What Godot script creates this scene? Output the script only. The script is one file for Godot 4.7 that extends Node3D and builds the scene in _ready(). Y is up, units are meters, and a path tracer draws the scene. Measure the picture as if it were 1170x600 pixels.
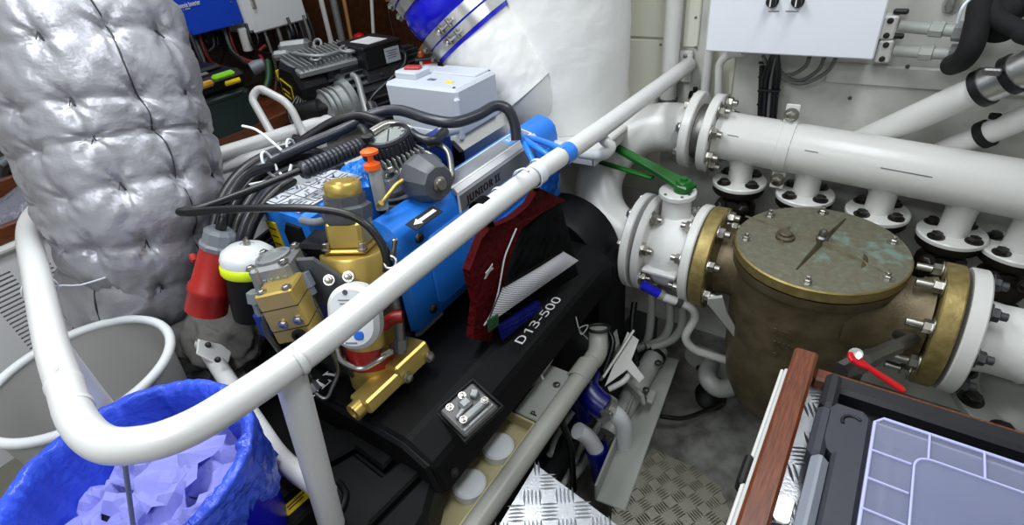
extends Node3D

# ---------------------------------------------------------------- mesh builder
class MB extends RefCounted:
	var v := PackedVector3Array()
	var n := PackedVector3Array()
	var t := PackedVector2Array()

	func tri(a: Vector3, b: Vector3, c: Vector3, na: Vector3, nb: Vector3, nc: Vector3, ua := Vector2.ZERO, ub := Vector2.ZERO, uc := Vector2.ZERO) -> void:
		if (b - a).cross(c - a).dot(na + nb + nc) > 0.0:
			v.append(a); v.append(c); v.append(b)
			n.append(na); n.append(nc); n.append(nb)
			t.append(ua); t.append(uc); t.append(ub)
		else:
			v.append(a); v.append(b); v.append(c)
			n.append(na); n.append(nb); n.append(nc)
			t.append(ua); t.append(ub); t.append(uc)

	func flat(a: Vector3, b: Vector3, c: Vector3, out: Vector3) -> void:
		var m := (b - a).cross(c - a).normalized()
		if m.dot(out) < 0.0:
			m = -m
		tri(a, b, c, m, m, m)

	func quad(a: Vector3, b: Vector3, c: Vector3, d: Vector3, out: Vector3) -> void:
		var m := (c - a).cross(d - b).normalized()
		if m.dot(out) < 0.0:
			m = -m
		tri(a, b, c, m, m, m, Vector2(0, 1), Vector2(1, 1), Vector2(1, 0))
		tri(a, c, d, m, m, m, Vector2(0, 1), Vector2(1, 0), Vector2(0, 0))

	# box with chamfered edges, centred on xf
	func box(xf: Transform3D, s: Vector3, bev := 0.0) -> MB:
		var h := s * 0.5
		var e := minf(bev, minf(h.x, minf(h.y, h.z)) * 0.9)
		for ax in 3:
			var u := (ax + 1) % 3
			var w := (ax + 2) % 3
			for sg in [-1.0, 1.0]:
				var q := []
				for k in [[-1, -1], [1, -1], [1, 1], [-1, 1]]:
					var p := Vector3.ZERO
					p[ax] = h[ax] * sg
					p[u] = (h[u] - e) * k[0]
					p[w] = (h[w] - e) * k[1]
					q.append(xf * p)
				var o := Vector3.ZERO
				o[ax] = sg
				quad(q[0], q[1], q[2], q[3], xf.basis * o)
			if e > 0.0:
				for su in [-1.0, 1.0]:
					for sw in [-1.0, 1.0]:
						var p := []
						for k in [[0, -1], [0, 1], [1, 1], [1, -1]]:
							var x := Vector3.ZERO
							x[ax] = (h[ax] - e) * k[1]
							x[u] = (h[u] if k[0] == 0 else h[u] - e) * su
							x[w] = (h[w] - e if k[0] == 0 else h[w]) * sw
							p.append(xf * x)
						var o := Vector3.ZERO
						o[u] = su
						o[w] = sw
						quad(p[0], p[1], p[2], p[3], xf.basis * o)
		if e > 0.0:
			for sx in [-1.0, 1.0]:
				for sy in [-1.0, 1.0]:
					for sz in [-1.0, 1.0]:
						var g := Vector3(sx, sy, sz)
						flat(xf * (g * (h - Vector3(0, e, e))), xf * (g * (h - Vector3(e, 0, e))), xf * (g * (h - Vector3(e, e, 0))), xf.basis * g)
		return self

	# profile of (radius, height) turned about local y; corners sharper than 38 degrees stay sharp
	func lathe(xf: Transform3D, prof: Array, seg := 24, a0 := 0.0, a1 := TAU, facet := false) -> MB:
		var m := prof.size() - 1
		var dn: Array[Vector2] = []
		for i in m:
			var d: Vector2 = prof[i + 1] - prof[i]
			dn.append(Vector2(d.y, -d.x).normalized() if d.length() > 1e-7 else Vector2.ZERO)
		for i in m:
			var p: Vector2 = prof[i]
			var q: Vector2 = prof[i + 1]
			if (q - p).length() < 1e-7:
				continue
			var n0 := dn[i]
			var n1 := dn[i]
			if i > 0 and dn[i - 1].dot(dn[i]) > 0.78:
				n0 = (dn[i - 1] + dn[i]).normalized()
			if i < m - 1 and dn[i + 1].dot(dn[i]) > 0.78:
				n1 = (dn[i + 1] + dn[i]).normalized()
			for j in seg:
				var s := a0 + (a1 - a0) * j / seg
				var e := a0 + (a1 - a0) * (j + 1) / seg
				var cs := Vector2(cos(s), sin(s))
				var ce := Vector2(cos(e), sin(e))
				var ns := cs
				var ne := ce
				if facet:
					ns = ((cs + ce) * 0.5).normalized()
					ne = ns
				var a := xf * Vector3(p.x * cs.x, p.y, p.x * cs.y)
				var b := xf * Vector3(p.x * ce.x, p.y, p.x * ce.y)
				var c := xf * Vector3(q.x * ce.x, q.y, q.x * ce.y)
				var d := xf * Vector3(q.x * cs.x, q.y, q.x * cs.y)
				var na := (xf.basis * Vector3(n0.x * ns.x, n0.y, n0.x * ns.y)).normalized()
				var nb := (xf.basis * Vector3(n0.x * ne.x, n0.y, n0.x * ne.y)).normalized()
				var nc := (xf.basis * Vector3(n1.x * ne.x, n1.y, n1.x * ne.y)).normalized()
				var nd := (xf.basis * Vector3(n1.x * ns.x, n1.y, n1.x * ns.y)).normalized()
				var u0 := float(j) / seg
				var u1 := float(j + 1) / seg
				var v0 := float(i) / m
				var v1 := float(i + 1) / m
				if p.x > 1e-6:
					tri(a, b, c, na, nb, nc, Vector2(u0, v0), Vector2(u1, v0), Vector2(u1, v1))
				if q.x > 1e-6:
					tri(a, c, d, na, nc, nd, Vector2(u0, v0), Vector2(u1, v1), Vector2(u0, v1))
		return self

	# round tube swept along points; r is a number or one radius per point
	func tube(pts: Array, r, seg := 12, caps := true, closed := false) -> MB:
		var m := pts.size()
		var tg: Array[Vector3] = []
		for i in m:
			var a: Vector3 = pts[(i - 1 + m) % m] if closed else pts[maxi(i - 1, 0)]
			var b: Vector3 = pts[(i + 1) % m] if closed else pts[mini(i + 1, m - 1)]
			tg.append((b - a).normalized())
		var side := tg[0].cross(Vector3.UP)
		if side.length() < 0.1:
			side = tg[0].cross(Vector3.RIGHT)
		side = side.normalized()
		var rings := []
		var norms := []
		for i in m:
			if i > 0:
				side = side - tg[i] * side.dot(tg[i])
				side = side.normalized()
			var up := tg[i].cross(side)
			var rr: float = r[i] if r is Array else r
			var ring := []
			var nn := []
			for j in seg:
				var a := TAU * j / seg
				var o := side * cos(a) + up * sin(a)
				nn.append(o)
				ring.append(pts[i] + o * rr)
			rings.append(ring)
			norms.append(nn)
		for i in (m if closed else m - 1):
			var k := (i + 1) % m
			for j in seg:
				var l := (j + 1) % seg
				tri(rings[i][j], rings[i][l], rings[k][l], norms[i][j], norms[i][l], norms[k][l])
				tri(rings[i][j], rings[k][l], rings[k][j], norms[i][j], norms[k][l], norms[k][j])
		if caps and not closed:
			for e in [[0, -1.0], [m - 1, 1.0]]:
				var o: Vector3 = tg[e[0]] * e[1]
				for j in seg:
					tri(pts[e[0]], rings[e[0]][j], rings[e[0]][(j + 1) % seg], o, o, o)
		return self

	# outline in local xy pushed along local z from 0 to depth
	func prism(xf: Transform3D, poly: PackedVector2Array, depth: float, bev := 0.0, smooth := false) -> MB:
		if Geometry2D.is_polygon_clockwise(poly):
			poly.reverse()
		var inner := poly
		if bev > 0.0:
			var m0 := poly.size()
			inner = PackedVector2Array()
			for i in m0:
				var d0 := (poly[i] - poly[(i - 1 + m0) % m0]).normalized()
				var d1 := (poly[(i + 1) % m0] - poly[i]).normalized()
				var nn := Vector2(-d0.y, d0.x) + Vector2(-d1.y, d1.x)
				inner.append(poly[i] + nn.normalized() * bev / maxf(0.5, (nn.length() * 0.5)))
		var idx := Geometry2D.triangulate_polygon(inner)
		for k in range(0, idx.size(), 3):
			for e in [[0.0, -1.0], [depth, 1.0]]:
				var o: Vector3 = xf.basis * Vector3(0, 0, e[1])
				o = o.normalized()
				tri(xf * Vector3(inner[idx[k]].x, inner[idx[k]].y, e[0]), xf * Vector3(inner[idx[k + 1]].x, inner[idx[k + 1]].y, e[0]), xf * Vector3(inner[idx[k + 2]].x, inner[idx[k + 2]].y, e[0]), o, o, o)
		var m := poly.size()
		for i in m:
			var k := (i + 1) % m
			var d := (poly[k] - poly[i]).normalized()
			var o := Vector3(d.y, -d.x, 0)
			var oi := o
			var ok := o
			if smooth:
				var dp := (poly[i] - poly[(i - 1 + m) % m]).normalized()
				var dq := (poly[(k + 1) % m] - poly[k]).normalized()
				if dp.dot(d) > 0.7:
					oi = Vector3(d.y + dp.y, -d.x - dp.x, 0).normalized()
				if dq.dot(d) > 0.7:
					ok = Vector3(d.y + dq.y, -d.x - dq.x, 0).normalized()
			oi = (xf.basis * oi).normalized()
			ok = (xf.basis * ok).normalized()
			var a := xf * Vector3(poly[i].x, poly[i].y, bev)
			var b := xf * Vector3(poly[k].x, poly[k].y, bev)
			var c := xf * Vector3(poly[k].x, poly[k].y, depth - bev)
			var e := xf * Vector3(poly[i].x, poly[i].y, depth - bev)
			tri(a, b, c, oi, ok, ok)
			tri(a, c, e, oi, ok, oi)
			if bev > 0.0:
				var ia := xf * Vector3(inner[i].x, inner[i].y, depth)
				var ib := xf * Vector3(inner[k].x, inner[k].y, depth)
				quad(e, c, ib, ia, xf.basis * (o + Vector3(0, 0, 1)))
				ia = xf * Vector3(inner[i].x, inner[i].y, 0)
				ib = xf * Vector3(inner[k].x, inner[k].y, 0)
				quad(a, b, ib, ia, xf.basis * (o - Vector3(0, 0, 1)))
		return self

	# smooth sheet of points f(u, v), u and v from 0 to 1
	func sheet(nu: int, nv: int, f: Callable, flip := false) -> MB:
		var p := []
		for i in nu + 1:
			var row := PackedVector3Array()
			for j in nv + 1:
				row.append(f.call(float(i) / nu, float(j) / nv))
			p.append(row)
		var wrap_u: bool = p[0][0].distance_to(p[nu][0]) < 1e-5 and p[0][nv].distance_to(p[nu][nv]) < 1e-5
		var nr := []
		for i in nu + 1:
			var row := PackedVector3Array()
			for j in nv + 1:
				var i0 := (nu - 1 if wrap_u else 0) if i == 0 else i - 1
				var i1 := (1 if wrap_u else nu) if i == nu else i + 1
				var a: Vector3 = p[i1][j] - p[i0][j]
				var b: Vector3 = p[i][mini(j + 1, nv)] - p[i][maxi(j - 1, 0)]
				var c := a.cross(b).normalized()
				row.append(-c if flip else c)
			nr.append(row)
		for i in nu:
			for j in nv:
				var ua := Vector2(float(i) / nu, float(j) / nv)
				var ub := Vector2(float(i + 1) / nu, float(j) / nv)
				var uc := Vector2(float(i + 1) / nu, float(j + 1) / nv)
				var ud := Vector2(float(i) / nu, float(j + 1) / nv)
				tri(p[i][j], p[i + 1][j], p[i + 1][j + 1], nr[i][j], nr[i + 1][j], nr[i + 1][j + 1], ua, ub, uc)
				tri(p[i][j], p[i + 1][j + 1], p[i][j + 1], nr[i][j], nr[i + 1][j + 1], nr[i][j + 1], ua, uc, ud)
		return self

	func add(m: Mesh, xf: Transform3D) -> MB:
		for s in m.get_surface_count():
			var a := m.surface_get_arrays(s)
			var vv: PackedVector3Array = a[Mesh.ARRAY_VERTEX]
			var nn: PackedVector3Array = a[Mesh.ARRAY_NORMAL]
			var ix = a[Mesh.ARRAY_INDEX]
			var cnt: int = vv.size() if ix == null or ix.size() == 0 else ix.size()
			for k in cnt:
				var q: int = k if ix == null or ix.size() == 0 else ix[k]
				v.append(xf * vv[q])
				n.append((xf.basis * nn[q]).normalized())
				t.append(Vector2.ZERO)
		return self

	func mesh(base := Vector3.ZERO) -> ArrayMesh:
		var w := PackedVector3Array()
		w.resize(v.size())
		for i in v.size():
			w[i] = v[i] - base
		var a := []
		a.resize(Mesh.ARRAY_MAX)
		a[Mesh.ARRAY_VERTEX] = w
		a[Mesh.ARRAY_NORMAL] = n
		a[Mesh.ARRAY_TEX_UV] = t
		var m := ArrayMesh.new()
		m.add_surface_from_arrays(Mesh.PRIMITIVE_TRIANGLES, a)
		return m

# ---------------------------------------------------------------- placing
var bases := {}
var taken := {}
var M := {}

func mb() -> MB:
	return MB.new()

func numbered(called: String) -> String:
	var k: int = taken.get(called, 0)
	taken[called] = k + 1
	return called if k == 0 else "%s_%03d" % [called, k]

func tag(o: Node3D, label: String, category: String, group := "") -> void:
	o.set_meta("label", label)
	o.set_meta("category", category)
	if group != "":
		o.set_meta("group", group)

func thing(called: String, label: String, category: String, at: Vector3, group := "") -> Node3D:
	var o := Node3D.new()
	o.name = numbered(called)
	add_child(o, true)
	o.position = at
	bases[o] = at
	tag(o, label, category, group)
	return o

func solo(called: String, label: String, category: String, b: MB, m: Material, at: Vector3, group := "") -> MeshInstance3D:
	var o := MeshInstance3D.new()
	o.name = numbered(called)
	o.mesh = b.mesh(at)
	o.material_override = m
	add_child(o, true)
	o.position = at
	bases[o] = at
	tag(o, label, category, group)
	return o

func struct(called: String, b: MB, m: Material, at := Vector3.ZERO) -> MeshInstance3D:
	var o := MeshInstance3D.new()
	o.name = called
	o.mesh = b.mesh(at)
	o.material_override = m
	add_child(o, true)
	o.position = at
	bases[o] = at
	o.set_meta("kind", "structure")
	return o

func part(o: Node3D, called: String, b: MB, m: Material, label := "") -> MeshInstance3D:
	var c := MeshInstance3D.new()
	c.name = called
	c.mesh = b.mesh(bases[o])
	c.material_override = m
	o.add_child(c, true)
	bases[c] = bases[o]
	if label != "":
		c.set_meta("label", label)
	return c

func inst(o: Node3D, called: String, m: Mesh, mt: Material, xf: Transform3D, label := "") -> MeshInstance3D:
	var c := MeshInstance3D.new()
	c.name = called
	c.mesh = m
	c.material_override = mt
	o.add_child(c, true)
	c.transform = Transform3D(xf.basis, xf.origin - bases[o])
	if label != "":
		c.set_meta("label", label)
	return c

func stuff(o: Node3D, called: String, m: Mesh, mt: Material, xfs: Array) -> MultiMeshInstance3D:
	var mm := MultiMesh.new()
	mm.transform_format = MultiMesh.TRANSFORM_3D
	mm.mesh = m
	mm.instance_count = xfs.size()
	for i in xfs.size():
		var x: Transform3D = xfs[i]
		mm.set_instance_transform(i, Transform3D(x.basis, x.origin - bases[o]))
	var c := MultiMeshInstance3D.new()
	c.name = called
	c.multimesh = mm
	c.material_override = mt
	o.add_child(c, true)
	c.set_meta("kind", "stuff")
	return c

# a frame whose y points along d
func fr(at: Vector3, d: Vector3, hint := Vector3(0, 0, 1)) -> Transform3D:
	var y := d.normalized()
	var x := y.cross(hint)
	if x.length() < 0.05:
		x = y.cross(Vector3.RIGHT)
	x = x.normalized()
	return Transform3D(Basis(x, y, x.cross(y)), at)

# a frame with x along dx, y as near to dy as it goes, z outwards
func fxy(at: Vector3, dx: Vector3, dy: Vector3) -> Transform3D:
	var x := dx.normalized()
	var z := x.cross(dy).normalized()
	return Transform3D(Basis(x, z.cross(x), z), at)

func rt(at: Vector3, rx := 0.0, ry := 0.0, rz := 0.0) -> Transform3D:
	return Transform3D(Basis.from_euler(Vector3(deg_to_rad(rx), deg_to_rad(ry), deg_to_rad(rz))), at)

func bx(c: Vector3, s: Vector3, bev := 0.0) -> MB:
	return MB.new().box(Transform3D(Basis.IDENTITY, c), s, bev)

# smooth curve through points
func curve(p: Array, sub := 6) -> Array:
	var o := []
	for i in p.size() - 1:
		var a: Vector3 = p[maxi(i - 1, 0)]
		var d: Vector3 = p[mini(i + 2, p.size() - 1)]
		for k in sub:
			o.append((p[i] as Vector3).cubic_interpolate(p[i + 1], a, d, float(k) / sub))
	o.append(p[p.size() - 1])
	return o

# straight runs with rounded corners
func bend(p: Array, r: float, sub := 7) -> Array:
	var o := [p[0]]
	for i in range(1, p.size() - 1):
		var c: Vector3 = p[i]
		var a: Vector3 = (p[i - 1] as Vector3) - c
		var b: Vector3 = (p[i + 1] as Vector3) - c
		var k := minf(r, minf(a.length(), b.length()) * 0.49)
		var s := c + a.normalized() * k
		var e := c + b.normalized() * k
		for j in sub + 1:
			var q := float(j) / sub
			o.append(s.lerp(c, q).lerp(c.lerp(e, q), q))
	o.append(p[p.size() - 1])
	return o

func round_rect(w: float, h: float, r: float, k := 4) -> PackedVector2Array:
	var o := PackedVector2Array()
	for c in [[1, 1, 0.0], [-1, 1, 0.5], [-1, -1, 1.0], [1, -1, 1.5]]:
		for j in k + 1:
			var a: float = PI * (c[2] + 0.5 * j / k)
			o.append(Vector2(c[0] * (w * 0.5 - r) + cos(a) * r, c[1] * (h * 0.5 - r) + sin(a) * r))
	return o

func lettering(o: Node3D, called: String, text: String, xf: Transform3D, height: float, m: Material, width := 0.0, font := "Droid Sans", weight := 400, depth := 0.0008) -> MeshInstance3D:
	var f := SystemFont.new()
	f.font_names = PackedStringArray([font])
	f.font_weight = weight
	var t := TextMesh.new()
	t.text = text
	t.font = f
	t.font_size = 64
	t.pixel_size = 0.01
	t.depth = 0.02
	t.horizontal_alignment = HORIZONTAL_ALIGNMENT_CENTER
	t.vertical_alignment = VERTICAL_ALIGNMENT_CENTER
	var box := t.get_aabb()
	var sy := height / maxf(box.size.y, 0.001)
	var sx := sy if width <= 0.0 else width / maxf(box.size.x, 0.001)
	var b := mb()
	var c := box.get_center()
	b.add(t, xf * Transform3D(Basis.from_scale(Vector3(sx, sy, depth / 0.02)), Vector3(-c.x * sx, -c.y * sy, depth * 0.5)))
	return part(o, called, b, m)

# ---------------------------------------------------------------- materials
func mat(c: Color, rough: float, metal := 0.0, bump := "", amount := 0.4, scale := 6.0) -> StandardMaterial3D:
	var m := StandardMaterial3D.new()
	m.albedo_color = c
	m.roughness = rough
	m.metallic = metal
	if bump != "":
		m.normal_enabled = true
		m.normal_texture = M[bump]
		m.normal_scale = amount
		m.uv1_triplanar = true
		m.uv1_scale = Vector3.ONE * scale
	return m

func noise_tex(freq: float, seed_: int, normal: bool, strength := 4.0, oct := 4, ramp: Gradient = null, kind := FastNoiseLite.TYPE_SIMPLEX_SMOOTH) -> NoiseTexture2D:
	var f := FastNoiseLite.new()
	f.noise_type = kind
	f.frequency = freq
	f.seed = seed_
	f.fractal_octaves = oct
	var t := NoiseTexture2D.new()
	t.width = 512
	t.height = 512
	t.seamless = true
	t.noise = f
	t.as_normal_map = normal
	t.bump_strength = strength
	if ramp:
		t.color_ramp = ramp
	return t

func ramp(p: Array) -> Gradient:
	var g := Gradient.new()
	var o := PackedFloat32Array()
	var c := PackedColorArray()
	for x in p:
		o.append(x[0])
		c.append(x[1])
	g.offsets = o
	g.colors = c
	return g

func tinted(m: StandardMaterial3D, t: Texture2D, scale: float) -> StandardMaterial3D:
	m.albedo_texture = t
	m.uv1_triplanar = true
	m.uv1_scale = Vector3.ONE * scale
	return m

func hex_bolt(r := 0.011, h := 0.008, washer := true) -> ArrayMesh:
	var b := mb()
	if washer:
		b.lathe(Transform3D.IDENTITY, [Vector2(r * 1.45, 0), Vector2(r * 1.45, 0.0022), Vector2(0, 0.0022)], 18)
	b.lathe(Transform3D.IDENTITY, [Vector2(r, 0.002), Vector2(r, h), Vector2(r * 0.85, h + r * 0.12), Vector2(0, h + r * 0.12)], 6, 0.0, TAU, true)
	return b.mesh()

# nut with a stub of thread
func stud_nut(r := 0.011, h := 0.009, out := 0.016) -> ArrayMesh:
	var b := mb()
	b.lathe(Transform3D.IDENTITY, [Vector2(r * 1.5, 0), Vector2(r * 1.5, 0.0022), Vector2(0, 0.0022)], 18)
	b.lathe(Transform3D.IDENTITY, [Vector2(r, 0.002), Vector2(r, h), Vector2(r * 0.86, h + r * 0.12), Vector2(0, h + r * 0.12)], 6, 0.0, TAU, true)
	b.lathe(Transform3D.IDENTITY, [Vector2(r * 0.6, h), Vector2(r * 0.6, h + out - 0.001), Vector2(r * 0.5, h + out), Vector2(0, h + out)], 12)
	return b.mesh()

func make_materials() -> void:
	M.n_fine = noise_tex(0.05, 3, true, 3.0)
	M.n_soft = noise_tex(0.012, 5, true, 6.0, 3)
	M.n_cast = noise_tex(0.12, 9, true, 5.0, 3)
	M.n_cloth = noise_tex(0.02, 12, true, 8.0, 5)
	M.white = mat(Color(0.83, 0.83, 0.815), 0.3, 0.0, "n_soft", 0.12, 5.0)
	M.rail = mat(Color(0.83, 0.83, 0.825), 0.28, 0.0, "n_soft", 0.1, 6.0)
	M.wrap = mat(Color(0.88, 0.88, 0.87), 0.5, 0.0, "n_soft", 0.35, 4.0)
	M.bilge_blue = mat(Color(0.03, 0.03, 0.42), 0.3)
	M.cream = mat(Color(0.88, 0.875, 0.81), 0.5, 0.0, "n_soft", 0.15, 2.0)
	M.grey_wall = tinted(mat(Color(0.86, 0.86, 0.84), 0.5, 0.0, "n_soft", 0.2, 2.0), noise_tex(0.01, 21, false, 1.0, 5, ramp([[0.0, Color(0.82, 0.82, 0.81)], [0.5, Color(0.93, 0.93, 0.92)], [1.0, Color(1, 1, 1)]])), 1.3)
	M.cabinet = mat(Color(0.9, 0.91, 0.94), 0.32)
	M.edge = mat(Color(0.3, 0.3, 0.31), 0.5)
	M.steel = mat(Color(0.78, 0.78, 0.77), 0.28, 0.85, "n_fine", 0.1, 10.0)
	M.dull_steel = mat(Color(0.5, 0.5, 0.49), 0.42, 1.0, "n_fine", 0.3, 10.0)
	M.bolt = mat(Color(0.72, 0.71, 0.68), 0.3, 1.0)
	M.dark_bolt = mat(Color(0.3, 0.29, 0.28), 0.4, 0.9)
	M.cast_dull = mat(Color(0.4, 0.4, 0.39), 0.5, 0.4, "n_cast", 0.4, 12.0)
	M.alloy = mat(Color(0.56, 0.57, 0.57), 0.45, 0.5, "n_cast", 0.3, 9.0)
	M.dark_alloy = mat(Color(0.3, 0.31, 0.32), 0.45, 0.55, "n_cast", 0.3, 9.0)
	M.brass = mat(Color(0.8, 0.69, 0.38), 0.36, 0.7, "n_fine", 0.12, 12.0)
	M.old_brass = tinted(mat(Color(0.68, 0.61, 0.4), 0.45, 0.65, "n_fine", 0.25, 8.0), noise_tex(0.02, 31, false, 1.0, 4, ramp([[0.0, Color(0.75, 0.73, 0.66)], [1.0, Color(1, 1, 1)]])), 3.0)
	M.bronze = tinted(mat(Color(0.47, 0.43, 0.345), 0.45, 0.5, "n_cast", 0.12, 4.0), noise_tex(0.012, 33, false, 1.0, 5, ramp([[0.0, Color(0.66, 0.63, 0.56)], [0.6, Color(0.9, 0.88, 0.84)], [1.0, Color(1, 1, 0.97)]])), 2.4)
	M.dark_bronze = mat(Color(0.17, 0.155, 0.13), 0.45, 0.6, "n_cast", 0.4, 6.0)
	M.silver = mat(Color(0.66, 0.66, 0.685), 0.37, 0.42, "n_cloth", 0.34, 3.0)
	M.seam = mat(Color(0.2, 0.2, 0.21), 0.7)
	M.black = mat(Color(0.045, 0.045, 0.05), 0.5, 0.0, "n_cast", 0.15, 20.0)
	M.cover = mat(Color(0.022, 0.022, 0.026), 0.5, 0.0, "n_cast", 0.5, 14.0)
	M.cover.metallic_specular = 0.3
	M.black.metallic_specular = 0.35
	M.cover_pale = mat(Color(0.13, 0.13, 0.14), 0.55, 0.0, "n_cast", 0.5, 14.0)
	M.rubber = mat(Color(0.05, 0.052, 0.057), 0.36)
	M.hose_grey = mat(Color(0.15, 0.16, 0.19), 0.34)
	M.foam = mat(Color(0.02, 0.02, 0.025), 0.85, 0.0, "n_fine", 0.5, 14.0)
	M.blue = mat(Color(0.15, 0.49, 0.9), 0.32, 0.0, "n_cast", 0.06, 14.0)
	M.blue_deep = mat(Color(0.03, 0.2, 0.52), 0.4)
	M.blue_case = mat(Color(0.03, 0.16, 0.55), 0.4)
	M.silicone = mat(Color(0.07, 0.08, 0.72), 0.22)
	M.bin_blue = mat(Color(0.005, 0.01, 0.8), 0.32)
	M.liner = mat(Color(0.24, 0.37, 0.9), 0.25, 0.0, "n_cloth", 1.0, 5.0)
	M.liner.backlight_enabled = true
	M.liner.backlight = Color(0.12, 0.2, 0.55)
	M.paper = mat(Color(0.57, 0.58, 0.86), 0.8, 0.0, "n_cloth", 0.3, 5.0)
	M.bin_grey = mat(Color(0.66, 0.66, 0.65), 0.42, 0.0, "n_soft", 0.1, 6.0)
	M.red = mat(Color(0.62, 0.12, 0.1), 0.4)
	M.bright_red = mat(Color(0.8, 0.06, 0.1), 0.3)
	M.orange = mat(Color(0.95, 0.38, 0.08), 0.4)
	M.yellow = mat(Color(0.93, 0.8, 0.06), 0.45)
	M.lime = mat(Color(0.85, 0.93, 0.1), 0.4)
	M.green_latch = mat(Color(0.5, 0.78, 0.1), 0.4)
	M.lever_green = mat(Color(0.05, 0.36, 0.09), 0.32)
	M.tool_green = mat(Color(0.1, 0.16, 0.15), 0.5)
	M.milky = mat(Color(0.83, 0.84, 0.84), 0.3)
	M.vent_white = mat(Color(0.9, 0.9, 0.91), 0.45)
	M.pale_plastic = mat(Color(0.74, 0.76, 0.8), 0.4)
	M.off_white = mat(Color(0.84, 0.85, 0.86), 0.4)
	M.plastic_grey = mat(Color(0.45, 0.47, 0.5), 0.4)
	M.mid_grey = mat(Color(0.3, 0.31, 0.33), 0.42)
	M.clear_tube = mat(Color(0.62, 0.63, 0.64), 0.2)
	M.maroon = mat(Color(0.28, 0.035, 0.05), 0.7, 0.0, "n_cloth", 1.3, 4.0)
	M.bag_black = mat(Color(0.025, 0.025, 0.03), 0.8, 0.0, "n_cloth", 0.6, 7.0)
	M.bag_blue = mat(Color(0.03, 0.05, 0.3), 0.6, 0.0, "n_cloth", 0.6, 7.0)
	for k in ["maroon", "bag_black", "bag_blue"]:
		M[k].metallic_specular = 0.2
	M.sack = mat(Color(0.33, 0.325, 0.31), 0.85, 0.0, "n_cloth", 0.35, 3.0)
	M.wood = tinted(mat(Color(0.5, 0.27, 0.15), 0.4), noise_tex(0.03, 41, false, 1.0, 4, ramp([[0.0, Color(0.62, 0.55, 0.5)], [1.0, Color(1, 1, 1)]])), 3.0)
	M.wood.uv1_scale = Vector3(14.0, 14.0, 1.2)
	M.wood_wall = tinted(mat(Color(0.33, 0.19, 0.1), 0.5), noise_tex(0.02, 43, false, 1.0, 4, ramp([[0.0, Color(0.7, 0.65, 0.6)], [1.0, Color(1, 1, 1)]])), 2.0)
	M.pale_wood = mat(Color(0.7, 0.5, 0.3), 0.5)
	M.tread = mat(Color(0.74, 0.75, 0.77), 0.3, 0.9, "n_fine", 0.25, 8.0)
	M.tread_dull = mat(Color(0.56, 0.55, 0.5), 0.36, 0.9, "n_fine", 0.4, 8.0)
	M.bilge = tinted(mat(Color(0.55, 0.55, 0.53), 0.5), noise_tex(0.015, 47, false, 1.0, 5, ramp([[0.0, Color(0.6, 0.59, 0.56)], [0.6, Color(0.9, 0.9, 0.89)], [1.0, Color(1, 1, 1)]])), 1.5)
	M.tray_cream = mat(Color(0.72, 0.68, 0.52), 0.5)
	M.paint_grey = mat(Color(0.62, 0.63, 0.61), 0.4, 0.0, "n_soft", 0.2, 6.0)
	M.pipe_grey = mat(Color(0.6, 0.6, 0.57), 0.36, 0.0, "n_soft", 0.15, 6.0)
	M.case_dark = mat(Color(0.2, 0.205, 0.245), 0.5, 0.0, "n_cast", 0.3, 20.0)
	M.tray_black = mat(Color(0.1, 0.1, 0.12), 0.45)
	M.case_grey = mat(Color(0.52, 0.54, 0.58), 0.42)
	M.ink = mat(Color(0.03, 0.03, 0.035), 0.5)
	M.print_white = mat(Color(0.85, 0.85, 0.85), 0.5)
	M.label_grey = mat(Color(0.4, 0.41, 0.43), 0.35)
	M.tie = mat(Color(0.85, 0.87, 0.9), 0.3)
	M.wire_red = mat(Color(0.42, 0.09, 0.08), 0.45)
	M.wire_green = mat(Color(0.04, 0.25, 0.1), 0.5)
	M.cable_grey = mat(Color(0.38, 0.39, 0.38), 0.5)
	var clear := StandardMaterial3D.new()
	clear.albedo_color = Color(0.6, 0.62, 0.76, 0.3)
	clear.roughness = 0.12
	clear.transparency = BaseMaterial3D.TRANSPARENCY_ALPHA
	M.clear = clear
	# bronze lid with verdigris stains
	var im := Image.create(512, 512, false, Image.FORMAT_RGB8)
	var f1 := FastNoiseLite.new(); f1.seed = 77; f1.frequency = 0.011; f1.fractal_octaves = 5
	var f2 := FastNoiseLite.new(); f2.seed = 78; f2.frequency = 0.03; f2.fractal_octaves = 4
	for y in 512:
		for x in 512:
			var p := Vector2(x, y) / 512.0
			var a := f2.get_noise_2d(x, y) * 0.5 + 0.5
			var c := Color(0.4, 0.395, 0.325).lerp(Color(0.5, 0.49, 0.42), a)
			var w := 0.0
			for s in [[0.86, 0.42, 0.2, 0.8], [0.6, 0.36, 0.1, 1.0], [0.53, 0.64, 0.09, 1.0], [0.3, 0.52, 0.05, 0.8], [0.75, 0.6, 0.1, 0.5]]:
				w = maxf(w, s[3] * (1.0 - p.distance_to(Vector2(s[0], s[1])) / s[2]))
			w = clampf(w * 1.7 + f1.get_noise_2d(x * 2.0, y * 2.0) * 1.5 - 0.42, 0.0, 1.0)
			c = c.lerp(Color(0.52, 0.66, 0.64), w * 0.62)
			im.set_pixel(x, y, c)
	var lid := StandardMaterial3D.new()
	lid.albedo_texture = ImageTexture.create_from_image(im)
	lid.roughness = 0.55
	lid.metallic = 0.35
	lid.normal_enabled = true
	lid.normal_texture = M.n_cast
	lid.normal_scale = 0.25
	M.lid = lid
	# open net cloth
	var nt := Image.create(64, 64, false, Image.FORMAT_RGBA8)
	for y in 64:
		for x in 64:
			var a := absf(sin((x + y) * PI / 32.0))
			var b := absf(sin((x - y) * PI / 32.0))
			var hole := a > 0.5 and b > 0.5
			nt.set_pixel(x, y, Color(0.82, 0.82, 0.84, 0.0 if hole else 1.0))
	var net := StandardMaterial3D.new()
	net.albedo_texture = ImageTexture.create_from_image(nt)
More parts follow.
